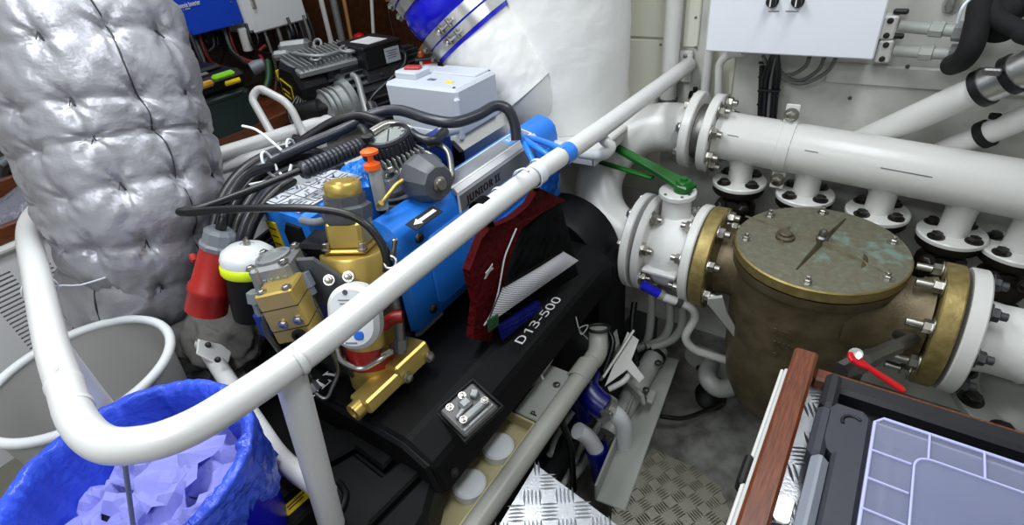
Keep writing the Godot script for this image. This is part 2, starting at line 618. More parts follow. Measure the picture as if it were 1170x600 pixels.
	net.uv1_scale = Vector3(14, 8, 1)
	net.transparency = BaseMaterial3D.TRANSPARENCY_ALPHA_SCISSOR
	net.alpha_scissor_threshold = 0.5
	net.roughness = 0.6
	M.net = net

func ceiling_light(called: String, label: String, at: Vector3, size: Vector2, energy: float, turn := 0.0) -> void:
	var o := thing(called, label, "ceiling light", at, "")
	var b := Basis(Vector3.UP, deg_to_rad(turn))
	part(o, "housing", mb().box(Transform3D(b, at + Vector3(0, 0.03, 0)), Vector3(size.x + 0.03, 0.04, size.y + 0.03), 0.006), mat(Color(0.84, 0.85, 0.86), 0.4))
	var d := StandardMaterial3D.new()
	d.albedo_color = Color(0.9, 0.9, 0.9)
	d.emission_enabled = true
	d.emission = Color(0.96, 0.98, 1.0)
	d.emission_energy_multiplier = 1.0
	part(o, "diffuser", mb().box(Transform3D(b, at + Vector3(0, 0.005, 0)), Vector3(size.x, 0.012, size.y), 0.003), d)
	var l := AreaLight3D.new()
	l.name = "lamp"
	l.area_size = size
	l.light_color = Color(0.965, 0.985, 1.0)
	l.light_energy = energy
	l.area_range = 8.0
	l.shadow_enabled = true
	o.add_child(l)
	l.transform = Transform3D(b * Basis(Vector3.RIGHT, -PI / 2), Vector3(0, -0.006, 0))

func camera_and_light() -> void:
	var cam := Camera3D.new()
	cam.name = "camera"
	cam.transform = Transform3D(Basis(Vector3(0.82932, -0.09564, -0.55053), Vector3(-0.24814, 0.81973, -0.5162), Vector3(0.50065, 0.5647, 0.65609)), Vector3(0, 1.45, 0))
	cam.fov = 51.64
	cam.near = 0.02
	cam.far = 30.0
	add_child(cam)
	cam.current = true
	var w := WorldEnvironment.new()
	w.name = "environment"
	var e := Environment.new()
	e.background_mode = Environment.BG_COLOR
	e.background_color = Color(0.02, 0.02, 0.02)
	e.tonemap_mode = Environment.TONE_MAPPER_LINEAR
	e.tonemap_exposure = 1.0
	e.sdfgi_enabled = true
	e.ssao_enabled = true
	e.ssil_enabled = true
	w.environment = e
	add_child(w)
	ceiling_light("ceiling_light", "long ceiling strip light above the lagged pipe and compressor", Vector3(-0.95, 2.12, -0.35), Vector2(0.3, 1.2), 1.9)
	ceiling_light("ceiling_light", "short ceiling strip light over the walkway by the bulkhead", Vector3(0.05, 2.12, -0.85), Vector2(0.2, 0.9), 1.0)
	ceiling_light("ceiling_light", "ceiling strip light over the shelf of the port side", Vector3(-1.75, 2.12, -1.1), Vector2(0.12, 0.8), 0.6)
	ceiling_light("ceiling_light", "ceiling strip light over the entrance end of the space", Vector3(-0.25, 2.12, 0.7), Vector2(0.9, 0.3), 1.3)

func screw_set(o: Node3D, pts: Array, d: Vector3, r := 0.004, m: Material = null) -> void:
	var b := mb().lathe(Transform3D.IDENTITY, [Vector2(r, 0), Vector2(r * 0.9, r * 0.5), Vector2(r * 0.4, r * 0.75), Vector2(0, r * 0.8)], 10).mesh()
	for p in pts:
		inst(o, "screw", b, m if m else M.dull_steel, fr(p, d))

func setting() -> void:
	struct("floor", bx(Vector3(-0.5, -0.03, -0.5), Vector3(4.4, 0.06, 4.0)), M.bilge)
	struct("ceiling", bx(Vector3(-0.5, 2.2, -0.5), Vector3(4.4, 0.06, 4.0)), M.white)
	struct("wall_port", bx(Vector3(-2.38, 1.08, -0.5), Vector3(0.06, 2.3, 4.0)), M.grey_wall)
	struct("wall_starboard", bx(Vector3(1.53, 1.08, -0.5), Vector3(0.06, 2.3, 4.0)), M.grey_wall)
	struct("wall_front", bx(Vector3(-0.5, 1.08, 1.35), Vector3(4.4, 2.3, 0.06)), M.grey_wall)
	struct("wall_alcove", bx(Vector3(-1.7, 1.08, -2.28), Vector3(1.7, 2.3, 0.06)), M.wood_wall)
	struct("wall_alcove_side", bx(Vector3(-0.98, 1.08, -1.95), Vector3(0.05, 2.3, 0.62)), M.grey_wall)
	var w := struct("wall_back", bx(Vector3(0.26, 1.08, -1.65), Vector3(2.5, 2.3, 0.06)), M.grey_wall)
	# painted lining panels and their screws
	for p in [[-0.76, -0.575, 1.052, 1.75], [-0.76, -0.575, 0.55, 1.046], [-0.53, -0.485, 1.03, 1.75]]:
		part(w, "panel", bx(Vector3((p[0] + p[1]) * 0.5, (p[2] + p[3]) * 0.5, -1.617), Vector3(p[1] - p[0], p[3] - p[2], 0.008), 0.003), M.cream)
	screw_set(w, [Vector3(-0.6969, 1.0266, -1.613), Vector3(-0.593, 1.0338, -1.613), Vector3(-0.4976, 1.1098, -1.613), Vector3(-0.4901, 1.0313, -1.613)], Vector3(0, 0, 1), 0.004)
	part(w, "panel", bx(Vector3(-0.42, 1.3, -1.618), Vector3(0.085, 0.9, 0.006), 0.002), M.cream)
	part(w, "panel", bx(Vector3(0.1, 0.985, -1.615), Vector3(0.5, 0.05, 0.012), 0.004), M.grey_wall)
	screw_set(w, [Vector3(0.0185, 1.0125, -1.609), Vector3(-0.0835, 0.9232, -1.62)], Vector3(0, 0, 1), 0.005, M.edge)
	# joiner's edge of the alcove wall
	part(get_node("wall_port"), "panel", bx(Vector3(-2.345, 1.3, -1.98), Vector3(0.012, 1.2, 0.52), 0.003), M.wood_wall)
	part(get_node("wall_port"), "panel", bx(Vector3(-2.345, 1.0, -1.3), Vector3(0.012, 0.3, 0.8), 0.003), mat(Color(0.3, 0.3, 0.29), 0.6))
	part(get_node("wall_alcove"), "batten", bx(Vector3(-2.05, 1.035, -2.243), Vector3(1.1, 0.03, 0.018), 0.004), M.pale_wood)
	# frames and hull shell under the machinery
	struct("trim_1", bx(Vector3(-0.2, 0.32, -1.58), Vector3(1.6, 0.05, 0.08), 0.006), M.paint_grey)
	port_side()

func port_side() -> void:
	# vented cabinet front, cut by two columns of slots
	var o := thing("vented_cabinet", "pale grey cabinet front with slotted vents at the left edge below the wooden shelf", "cabinet", Vector3(-1.95, 0.0, -0.2))
	var x := -1.79
	var y0 := 0.1
	var y1 := 0.81
	var zs := [-0.95, -0.278, -0.238, -0.196, -0.126, 0.6]
	for k in [0, 2, 4]:
		part(o, "panel", bx(Vector3(x, (y0 + y1) * 0.5, (zs[k] + zs[k + 1]) * 0.5), Vector3(0.012, y1 - y0, zs[k + 1] - zs[k])), M.vent_white)
	part(o, "backing", bx(Vector3(x - 0.03, (y0 + y1) * 0.5, -0.3), Vector3(0.01, y1 - y0, 0.5)), M.ink)
	for k in [1, 3]:
		var zc: float = (zs[k] + zs[k + 1]) * 0.5
		var top := 0.772 if k == 1 else 0.76
		part(o, "panel", bx(Vector3(x, (top + y1) * 0.5, zc), Vector3(0.012, y1 - top, zs[k + 1] - zs[k])), M.vent_white)
		var fin := bx(Vector3.ZERO, Vector3(0.012, 0.0066, zs[k + 1] - zs[k])).mesh()
		for i in 32:
			inst(o, "louvre_slat", fin, M.vent_white, Transform3D(Basis.IDENTITY, Vector3(x, top - 0.009 - i * 0.0128, zc)))
		part(o, "panel", bx(Vector3(x, (top - 0.414 + y0) * 0.5, zc), Vector3(0.012, top - 0.414 - y0, zs[k + 1] - zs[k])), M.vent_white)
	part(o, "top_edge", bx(Vector3(-1.79, 0.818, -0.2), Vector3(0.05, 0.022, 1.7), 0.008), M.white)
	part(o, "body", bx(Vector3(-1.98, 0.45, -0.2), Vector3(0.3, 0.7, 1.6)), M.paint_grey)
	# shelf with its two wooden fiddles
	var s := thing("wooden_shelf", "long wooden shelf with raised reddish rails along the port side", "shelf", Vector3(-2.05, 0.82, -0.7))
	part(s, "board", bx(Vector3(-2.06, 0.838, -0.6), Vector3(0.56, 0.02, 2.6), 0.003), M.wood)
	part(s, "rail", bx(Vector3(-1.79, 0.85, -0.6), Vector3(0.022, 0.045, 2.6), 0.004), M.wood)
	part(s, "rail", bx(Vector3(-2.0, 0.885, -0.02), Vector3(0.022, 0.075, 1.0), 0.004), M.wood)
	var bag := mb()
	bag.sheet(30, 14, func(u, v):
		var z: float = lerpf(-0.42, 0.3, u)
		var a: float = v * PI
		return Vector3(-1.9 + cos(a) * 0.07, 0.85 + sin(a) * (0.055 + 0.012 * sin(u * 23.0)) + 0.004 * sin(v * 30.0 + u * 9.0), z))
	solo("plastic_bundle", "bundle of shiny grey wrapping lying between the shelf rails at the left edge", "bundle", bag, mat(Color(0.5, 0.5, 0.56), 0.25, 0.0, "n_cloth", 1.0, 6.0), Vector3(-1.9, 0.85, -0.05))
	var hb := thing("holdall", "black and grey padded holdall at the far left edge on the shelf", "bag", Vector3(-2.12, 0.85, -0.28))
	part(hb, "body", pillow(Vector3(-2.05, 1.0606, -0.4164), Vector3(-2.05, 1.0111, -0.4459), Vector3(-2.05, 0.8578, -0.4015), Vector3(-2.05, 0.8753, -0.3168), Vector3(0.06, 0.03, 0), 0.18, 0.012), mat(Color(0.06, 0.06, 0.065), 0.6, 0.0, "n_cloth", 0.8, 6.0))
	for q in [[Vector3(-2, 1.0178, -0.3781), Vector3(-2, 1.0121, -0.4128), Vector3(-2, 0.9755, -0.4062)], [Vector3(-2, 0.9584, -0.3462), Vector3(-2, 0.9683, -0.3852), Vector3(-2, 0.9515, -0.4)]]:
		part(hb, "strap", mb().tube(curve(q, 6), 0.012, 10), M.plastic_grey)

# cushion between four corners, bulging along push, with its own depth behind
func pillow(a: Vector3, b: Vector3, c: Vector3, d: Vector3, push: Vector3, thick: float, wrinkle := 0.0) -> MB:
	var nrm := (b - a).cross(d - a).normalized()
	if nrm.dot(push) < 0.0:
		nrm = -nrm
	var m := mb()
	var f := func(u, v, side):
		var p: Vector3 = a.lerp(b, u).lerp(d.lerp(c, u), v)
		var h: float = pow(sin(PI * u) * sin(PI * v), 0.45)
		var wr: float = wrinkle * (sin(u * 17.0 + v * 5.0) * 0.5 + sin(v * 23.0 - u * 9.0) * 0.3 + sin(u * 41.0 + v * 31.0) * 0.2) * h
		return p + (push * h + nrm * wr if side > 0.0 else -nrm * thick * h)
	m.sheet(36, 36, func(u, v): return f.call(u, v, 1.0), false)
	m.sheet(36, 36, func(u, v): return f.call(u, v, -1.0), true)
	# make every normal look outwards
	var mid := (a + b + c + d) * 0.25 - nrm * thick * 0.3
	for i in m.v.size():
		if m.n[i].dot(m.v[i] - mid) < 0.0:
			m.n[i] = -m.n[i]
	for i in range(0, m.v.size(), 3):
		if (m.v[i + 1] - m.v[i]).cross(m.v[i + 2] - m.v[i]).dot(m.n[i] + m.n[i + 1] + m.n[i + 2]) > 0.0:
			var q := m.v[i + 1]; m.v[i + 1] = m.v[i + 2]; m.v[i + 2] = q
			q = m.n[i + 1]; m.n[i + 1] = m.n[i + 2]; m.n[i + 2] = q
			var uq := m.t[i + 1]; m.t[i + 1] = m.t[i + 2]; m.t[i + 2] = uq
	return m

func flange(at: Vector3, ax: Vector3, r: float, th: float, inner := 0.0) -> MB:
	var e := 0.003
	return mb().lathe(fr(at, ax), [Vector2(inner, -th * 0.5), Vector2(r - e, -th * 0.5), Vector2(r, -th * 0.5 + e), Vector2(r, th * 0.5 - e), Vector2(r - e, th * 0.5), Vector2(inner, th * 0.5)], 48)

func bolt_ring(o: Node3D, called: String, mesh: Mesh, m: Material, at: Vector3, ax: Vector3, r: float, count: int, phase := 0.0) -> void:
	var f := fr(at, ax)
	for i in count:
		var a := TAU * (i + phase) / count
		inst(o, called, mesh, m, Transform3D(f.basis * Basis(Vector3.UP, a * 3.7), f * Vector3(cos(a) * r, 0, sin(a) * r)))

func manifold_at(x: float) -> Vector3:
	return Vector3(x, 0.827 - 0.057 * x, -1.46)

func pipework() -> void:
	var hb := hex_bolt(0.0125, 0.011)
	var sn := stud_nut(0.014, 0.014, 0.014)
	var ax := (manifold_at(1.0) - manifold_at(0.0)).normalized()
	# ---- manifold with its five branches
	var o := thing("manifold", "long fat white manifold pipe running along the bulkhead with five flanged branches beneath", "pipe", manifold_at(0.1))
	part(o, "pipe", mb().tube([manifold_at(-0.39), manifold_at(0.2), manifold_at(0.95)], 0.063, 40), M.white)
	part(o, "flange", flange(manifold_at(-0.375), ax, 0.105, 0.025), M.white)
	part(o, "weld", mb().lathe(fr(manifold_at(-0.358), ax), [Vector2(0.063, -0.006), Vector2(0.071, -0.002), Vector2(0.069, 0.004), Vector2(0.063, 0.012)], 40), M.white)
	bolt_ring(o, "nut", sn, M.bolt, manifold_at(-0.361), ax, 0.086, 8, 0.5)
	var ty := Transform3D(Basis.IDENTITY, Vector3.ZERO)
	var cx := [Vector3(-0.2885, 0.7258, -1.46), Vector3(-0.121, 0.7192, -1.46), Vector3(0.0467, 0.7048, -1.46), Vector3(0.204, 0.6812, -1.46), Vector3(0.3278, 0.6711, -1.46)]
	for k in 5:
		var c: Vector3 = cx[k]
		var top := manifold_at(c.x)
		var b := part(o, "branch", mb().lathe(Transform3D(Basis.IDENTITY, c), [Vector2(0.0325, 0.0), Vector2(0.031, 0.01), Vector2(0.031, top.y - c.y - 0.075), Vector2(0.036, top.y - c.y - 0.058), Vector2(0.044, top.y - c.y - 0.045)], 28), M.white)
		part(b, "branch_flange", mb().lathe(Transform3D(Basis.IDENTITY, c), [Vector2(0, -0.013), Vector2(0.068, -0.013), Vector2(0.071, -0.01), Vector2(0.071, -0.002), Vector2(0.068, 0.001), Vector2(0.03, 0.001)], 44), M.white)
		for i in 4:
			var a := TAU * (i + 0.42) / 4.0
			inst(b, "bolt", hb, M.dark_bolt, Transform3D(Basis(Vector3.UP, a * 2.0), c + Vector3(cos(a) * 0.051, 0.001, sin(a) * 0.051)))
	# thin grey print lines on the pipe
	for p in [[Vector3(-0.3101, 0.8737, -1.4), 0.028], [Vector3(-0.1235, 0.8593, -1.4), 0.03], [Vector3(0.0737, 0.8393, -1.4), 0.1]]:
		var q: Vector3 = p[0]
		var mc := manifold_at(q.x)
		var dirn := q - mc
		dirn.x = 0.0
		var s := mc + dirn.normalized() * 0.0632
		part(o, "print", mb().box(fxy(s, ax, dirn.cross(ax)), Vector3(p[1], 0.0022, 0.0012)), M.label_grey)
	# saddle strap
	var sx := manifold_at(-0.19)
	var st := part(o, "strap", mb().lathe(fr(sx, ax), [Vector2(0.0635, -0.015), Vector2(0.066, -0.014), Vector2(0.066, 0.014), Vector2(0.0635, 0.015)], 40), M.white)
	for sg in [[1.0, Vector3(0, 0.085, 0.0)], [-1.0, Vector3(0, -0.082, 0.022)]]:
		var c: Vector3 = sx + sg[1]
		part(st, "strap_ear", mb().box(rt(c, -8), Vector3(0.032, 0.05, 0.006), 0.002), M.white)
		inst(st, "bolt", hb, M.bolt, fr(c + Vector3(0, 0, 0.004), Vector3(0, 0, 1)))
	# ---- seacock bodies under the branches
	var places := ["leftmost branch flange, behind the strainer neck", "second branch flange from the left", "third branch flange, behind the strainer lid", "fourth branch flange, right of the strainer lid", "rightmost branch flange at the picture's edge"]
	for k in 5:
		var c: Vector3 = cx[k]
		var v := thing("valve_body", "dark bronze valve bolted under the " + places[k], "valve", c + Vector3(0, -0.15, 0), "dark bronze valves under the manifold")
		part(v, "top_flange", mb().lathe(Transform3D(Basis.IDENTITY, c), [Vector2(0, -0.032), Vector2(0.066, -0.032), Vector2(0.068, -0.029), Vector2(0.068, -0.0145), Vector2(0, -0.0145)], 40), M.dark_bronze)
		part(v, "body", mb().lathe(Transform3D(Basis.IDENTITY, c), [Vector2(0.03, -0.03), Vector2(0.032, -0.05), Vector2(0.052, -0.075), Vector2(0.055, -0.11), Vector2(0.04, -0.14), Vector2(0.035, -0.17), Vector2(0.066, -0.17), Vector2(0.066, -0.185), Vector2(0, -0.185)], 28), M.dark_bronze)
		part(v, "bonnet", mb().lathe(fr(c + Vector3(0, -0.09, 0.04), Vector3(0.1, 0.15, 1)), [Vector2(0.04, 0), Vector2(0.04, 0.012), Vector2(0.022, 0.014), Vector2(0.02, 0.03), Vector2(0.0, 0.03)], 20), M.dark_bronze)
		for a in [-0.7, 0.7]:
			inst(v, "bolt", hb, M.dark_bolt, fr(c + Vector3(sin(a) * 0.045, -0.06, 0.055), Vector3(sin(a), 0.3, 1)))
		if k == 3:
			part(v, "handwheel", mb().tube(ring(c + Vector3(0.03, -0.14, 0.085), Vector3(0.1, 0.8, 0.6), 0.05, 28), 0.007, 10, false, true), M.lever_green)
	# ---- U bend from the valve up to the manifold
	var e := thing("elbow_pipe", "fat glossy white U-shaped pipe bend joining the green-levered valve to the manifold", "pipe", Vector3(-0.6, 0.6, -1.3))
	var a0 := manifold_at(-0.425)
	var b0 := Vector3(-0.48, 0.61, -1.225)
	var mid := (Vector3(-0.485, a0.y, a0.z) + Vector3(-0.485, b0.y, b0.z)) * 0.5
	var dn := Vector3(0, b0.y - a0.y, b0.z - a0.z)
	var rr := dn.length() * 0.5
	dn = dn.normalized()
	var path := [a0]
	for i in 25:
		var a := PI * i / 24.0
		path.append(mid + Vector3(-sin(a) * rr, 0, 0) - dn * cos(a) * rr)
	path.append(b0)
	part(e, "bend", mb().tube(path, 0.068, 40), M.white)
	part(e, "flange", flange(manifold_at(-0.428), ax, 0.105, 0.025), M.white)
	part(e, "flange", flange(Vector3(-0.476, 0.61, -1.225), Vector3.RIGHT, 0.133, 0.022), M.white)
	part(e, "gasket", flange(manifold_at(-0.402), ax, 0.074, 0.028), M.dull_steel)
	bolt_ring(e, "bolt", hb, M.bolt, manifold_at(-0.441), -ax, 0.086, 8, 0.5)
	bolt_ring(e, "bolt", hb, M.bolt, Vector3(-0.487, 0.61, -1.225), Vector3.LEFT, 0.112, 8, 0.5)
	# ---- butterfly valve
	var c0 := Vector3(0, 0.61, -1.225)
	var X := Vector3.RIGHT
	var v := thing("butterfly_valve", "white flanged butterfly valve with long green lever between pipe bend and bronze strainer", "valve", Vector3(-0.39, 0.47, -1.225))
	part(v, "flange", flange(c0 + X * -0.442, X, 0.133, 0.022), M.white)
	part(v, "flange", flange(c0 + X * -0.315, X, 0.133, 0.024), M.white)
	part(v, "body", mb().lathe(fr(c0 + X * -0.38, X), [Vector2(0.085, -0.055), Vector2(0.09, -0.04), Vector2(0.105, -0.02), Vector2(0.105, 0.02), Vector2(0.09, 0.04), Vector2(0.085, 0.055)], 36), M.wrap)
	var nk := Vector3(-0.388, 0.0, -1.237)
	part(v, "neck", mb().lathe(Transform3D(Basis.IDENTITY, nk), [Vector2(0.04, 0.68), Vector2(0.036, 0.74), Vector2(0.036, 0.766)], 28), M.wrap)
	part(v, "top_plate", mb().lathe(Transform3D(Basis.IDENTITY, nk), [Vector2(0, 0.764), Vector2(0.045, 0.764), Vector2(0.047, 0.766), Vector2(0.047, 0.776), Vector2(0.045, 0.778), Vector2(0, 0.778)], 36), M.white)
	screw_set(v, [nk + Vector3(0.034, 0.778, 0.012), nk + Vector3(-0.02, 0.778, 0.034), nk + Vector3(0.018, 0.778, -0.034), nk + Vector3(0.022, 0.778, 0.032)], Vector3.UP, 0.004)
	part(v, "web", mb().box(rt(c0 + X * -0.38 + Vector3(0, -0.01, 0.105)), Vector3(0.09, 0.012, 0.03), 0.003), M.wrap)
	bolt_ring(v, "nut", sn, M.bolt, c0 + X * -0.431, X, 0.112, 8, 0.5)
	bolt_ring(v, "nut", sn, M.bolt, c0 + X * -0.327, -X, 0.112, 8, 0.5)
	var hub := nk + Vector3(0.012, 0.79, -0.004)
	var tip := Vector3(-0.6541, 0.82, -1.3606)
	var dl := (tip - hub).normalized()
	var lf := fxy(hub, dl, Vector3.UP.cross(dl))
	var lev := part(v, "lever", mb().prism(lf * Transform3D(Basis.IDENTITY, Vector3(0, 0, -0.004)), PackedVector2Array([Vector2(-0.024, -0.02), Vector2(0.0, -0.025), Vector2(0.03, -0.021), Vector2(0.11, -0.017), Vector2(0.3, -0.014), Vector2(0.3, 0.01), Vector2(0.11, 0.014), Vector2(0.03, 0.02), Vector2(0.0, 0.025), Vector2(-0.024, 0.018)]), 0.016, 0.004), M.lever_green)
	part(lev, "hub", mb().lathe(Transform3D(Basis.IDENTITY, hub), [Vector2(0.024, -0.014), Vector2(0.022, 0.012), Vector2(0.018, 0.017), Vector2(0.01, 0.018), Vector2(0.009, 0.024), Vector2(0, 0.024)], 20), M.lever_green)
	part(lev, "trigger", mb().prism(fxy(hub + dl * 0.1 + Vector3(0, -0.02, 0.012), (Vector3(-0.6483, 0.78, -1.3085) - hub - dl * 0.1 - Vector3(0, -0.02, 0.012)), Vector3.UP.cross(dl)), PackedVector2Array([Vector2(0, -0.008), Vector2(0.22, -0.009), Vector2(0.22, 0.009), Vector2(0, 0.008)]), 0.008, 0.002), M.lever_green)
	# ---- strainer
	var sc := Vector3(-0.047, 0.0, -1.212)
	var s := thing("sea_strainer", "big round bronze sea strainer with bolted verdigris-stained lid", "strainer", sc + Vector3(0, 0.2, 0))
	var up := Transform3D(Basis.IDENTITY, sc)
	part(s, "body", mb().lathe(up, [Vector2(0.0, 0.2), Vector2(0.09, 0.205), Vector2(0.125, 0.235), Vector2(0.15, 0.3), Vector2(0.163, 0.4), Vector2(0.168, 0.52), Vector2(0.168, 0.62), Vector2(0.166, 0.66), Vector2(0.177, 0.668), Vector2(0.178, 0.672), Vector2(0.178, 0.691)], 64), M.bronze)
	var lid := part(s, "lid", mb().lathe(up, [Vector2(0.15, 0.692), Vector2(0.176, 0.692), Vector2(0.179, 0.695), Vector2(0.179, 0.717), Vector2(0.176, 0.72)], 72), M.old_brass)
	var face := mb()
	for j in 72:
		var p := []
		for q in [j, j + 1]:
			var a: float = TAU * q / 72.0
			p.append(Vector2(cos(a), sin(a)))
		face.tri(sc + Vector3(0, 0.72, 0), sc + Vector3(p[0].x * 0.176, 0.72, p[0].y * 0.176), sc + Vector3(p[1].x * 0.176, 0.72, p[1].y * 0.176), Vector3.UP, Vector3.UP, Vector3.UP, Vector2(0.5, 0.5), p[0] * 0.5 + Vector2(0.5, 0.5), p[1] * 0.5 + Vector2(0.5, 0.5))
	part(lid, "lid_face", face, M.lid, "greenish stained lid face")
	var lc := Vector3(-0.0466, 0.722, -1.2225)
	var rib_m := tinted(mat(Color(0.4, 0.385, 0.31), 0.5, 0.4, "n_cast", 0.25, 6.0), M.bronze.albedo_texture, 3.0)
	for q in [[Vector3(-0.2244, 0.72, -1.277), 0.0], [Vector3(0.085, 0.72, -1.1578), 0.0], [Vector3(-0.0144, 0.72, -1.3569), 0.0], [Vector3(-0.0732, 0.72, -1.0949), 0.0]]:
		var tp: Vector3 = q[0]
		var d := tp - lc
		d.y = 0.0
		var w := fxy(Vector3(lc.x, 0.7195, lc.z), d, Vector3.UP)
		var l := d.length()
		var wd := w.basis.z
		var hi := w.origin + Vector3(0, 0.013, 0)
		var en := w.origin + w.basis.x * l
		var b := mb()
		var et := en + Vector3(0, 0.0025, 0)
		b.quad(w.origin + wd * 0.008, en + wd * 0.003, et, hi, wd + Vector3.UP)
		b.quad(w.origin - wd * 0.008, en - wd * 0.003, et, hi, -wd + Vector3.UP)
		b.flat(en + wd * 0.003, en - wd * 0.003, et, en - w.origin)
		part(lid, "rib", b, rib_m)
	part(lid, "boss", mb().lathe(Transform3D(Basis.IDENTITY, Vector3(-0.1198, 0.72, -1.2126)), [Vector2(0.021, 0), Vector2(0.02, 0.006), Vector2(0.014, 0.009), Vector2(0.014, 0.014), Vector2(0.012, 0.016), Vector2(0, 0.016)], 24), rib_m)
	part(lid, "vent_plug", mb().lathe(Transform3D(Basis.IDENTITY, lc + Vector3(0, -0.003, -0.006)), [Vector2(0.013, 0), Vector2(0.013, 0.014), Vector2(0.009, 0.018), Vector2(0.01, 0.026), Vector2(0.007, 0.032), Vector2(0, 0.034)], 16), M.dull_steel)
	for p in [Vector3(-0.2024, 0.721, -1.3237), Vector3(-0.0665, 0.721, -1.3739), Vector3(0.0809, 0.721, -1.2837), Vector3(0.0976, 0.721, -1.132), Vector3(-0.0455, 0.721, -1.0718), Vector3(-0.192, 0.721, -1.1731)]:
		var pp: Vector3 = p
		var rad := (pp - sc)
		rad.y = 0.0
		inst(lid, "bolt", sn, M.bolt, Transform3D(Basis.from_scale(Vector3.ONE * 0.62), sc + rad.normalized() * 0.155 + Vector3(0, 0.72, 0)))
	part(s, "inlet_neck", mb().lathe(fr(c0, X), [Vector2(0.1, -0.265), Vector2(0.085, -0.252), Vector2(0.083, -0.22), Vector2(0.095, -0.18), Vector2(0.12, -0.12)], 36), M.bronze)
	part(s, "inlet_flange", flange(c0 + X * -0.281, X, 0.133, 0.036), M.old_brass)
	var so := Vector3(0, 0.605, -1.185)
	part(s, "outlet_neck", mb().lathe(fr(so, X), [Vector2(0.12, 0.04), Vector2(0.095, 0.1), Vector2(0.088, 0.15), Vector2(0.1, 0.18)], 36), M.bronze)
	part(s, "outlet_flange", flange(so + X * 0.203, X, 0.133, 0.036), M.old_brass)
	bolt_ring(s, "nut", sn, M.bolt, c0 + X * -0.262, X, 0.112, 8, 0.5)
	var long_nut := stud_nut(0.014, 0.016, 0.03)
	bolt_ring(s, "nut", long_nut, M.bolt, so + X * 0.184, -X, 0.112, 8, 0.3)
	part(s, "bracket", mb().prism(fxy(Vector3(-0.231, 0.5792, -1.0862), Vector3(0.75, 0.1, -0.4), Vector3.UP), PackedVector2Array([Vector2(-0.014, 0.02), Vector2(-0.014, 0.0), Vector2(0.05, -0.12), Vector2(0.066, -0.12), Vector2(0.03, -0.03), Vector2(0.02, 0.02)]), 0.01, 0.002), M.paint_grey)
	# cast figures low on the strainer's side
	var cast_rng := RandomNumberGenerator.new()
	cast_rng.seed = 4
	for q in [[-0.02, 0.58, "2272"], [-0.012, 0.545, "56365"], [-0.024, 0.51, "2"]]:
		var ang := Vector3(q[0], 0, 0.165).normalized()
		var pos := sc + ang * 0.1675 + Vector3(0, q[1], 0)
		lettering(s, "cast_figures", q[2], fxy(pos, Vector3(ang.z, 0, -ang.x), Vector3.UP), 0.013, M.bronze, 0.0, "Droid Sans", 700, 0.003)
	# ---- outlet pipe
	var op := thing("outlet_pipe", "thick white painted pipe with flange leaving the strainer at the right edge", "pipe", so + X * 0.5)
	part(op, "pipe", mb().lathe(fr(so, X), [Vector2(0.07, 0.24), Vector2(0.078, 0.262), Vector2(0.075, 0.28), Vector2(0.072, 0.3), Vector2(0.073, 0.345), Vector2(0.076, 0.352), Vector2(0.073, 0.36), Vector2(0.073, 0.9), Vector2(0, 0.9)], 40), M.wrap)
	part(op, "flange", flange(so + X * 0.244, X, 0.133, 0.03), M.white)
	bolt_ring(op, "nut", sn, M.dark_alloy, so + X * 0.26, X, 0.112, 8, 0.3)
	# ---- low flanged outlet at the right edge
	var lf2 := thing("floor_flange", "wide white flange with dark nuts lying low at the right edge beneath the outlet pipe", "flange", Vector3(0.3805, 0.42, -1.2166))
	part(lf2, "plate", flange(Vector3(0.4229, 0.42, -1.2399), Vector3(0.15, 1, 0.1), 0.155, 0.02), M.paint_grey)
	part(lf2, "dome", mb().lathe(fr(Vector3(0.4229, 0.42, -1.2399), Vector3(0.15, 1, 0.1)), [Vector2(0.1, 0.01), Vector2(0.085, 0.03), Vector2(0.05, 0.045), Vector2(0, 0.05)], 32), M.paint_grey)
	bolt_ring(lf2, "nut", hex_bolt(0.018, 0.014), M.dark_bolt, Vector3(0.4229, 0.42, -1.2399) + Vector3(0.0015, 0.01, 0.001), Vector3(0.15, 1, 0.1), 0.13, 10, 0.2)
	red_cock()
	small_pipes()

func ring(c: Vector3, ax: Vector3, r: float, k: int) -> Array:
	var f := fr(c, ax)
	var o := []
	for i in k:
		var a := TAU * i / k
		o.append(f * Vector3(cos(a) * r, 0, sin(a) * r))
	return o

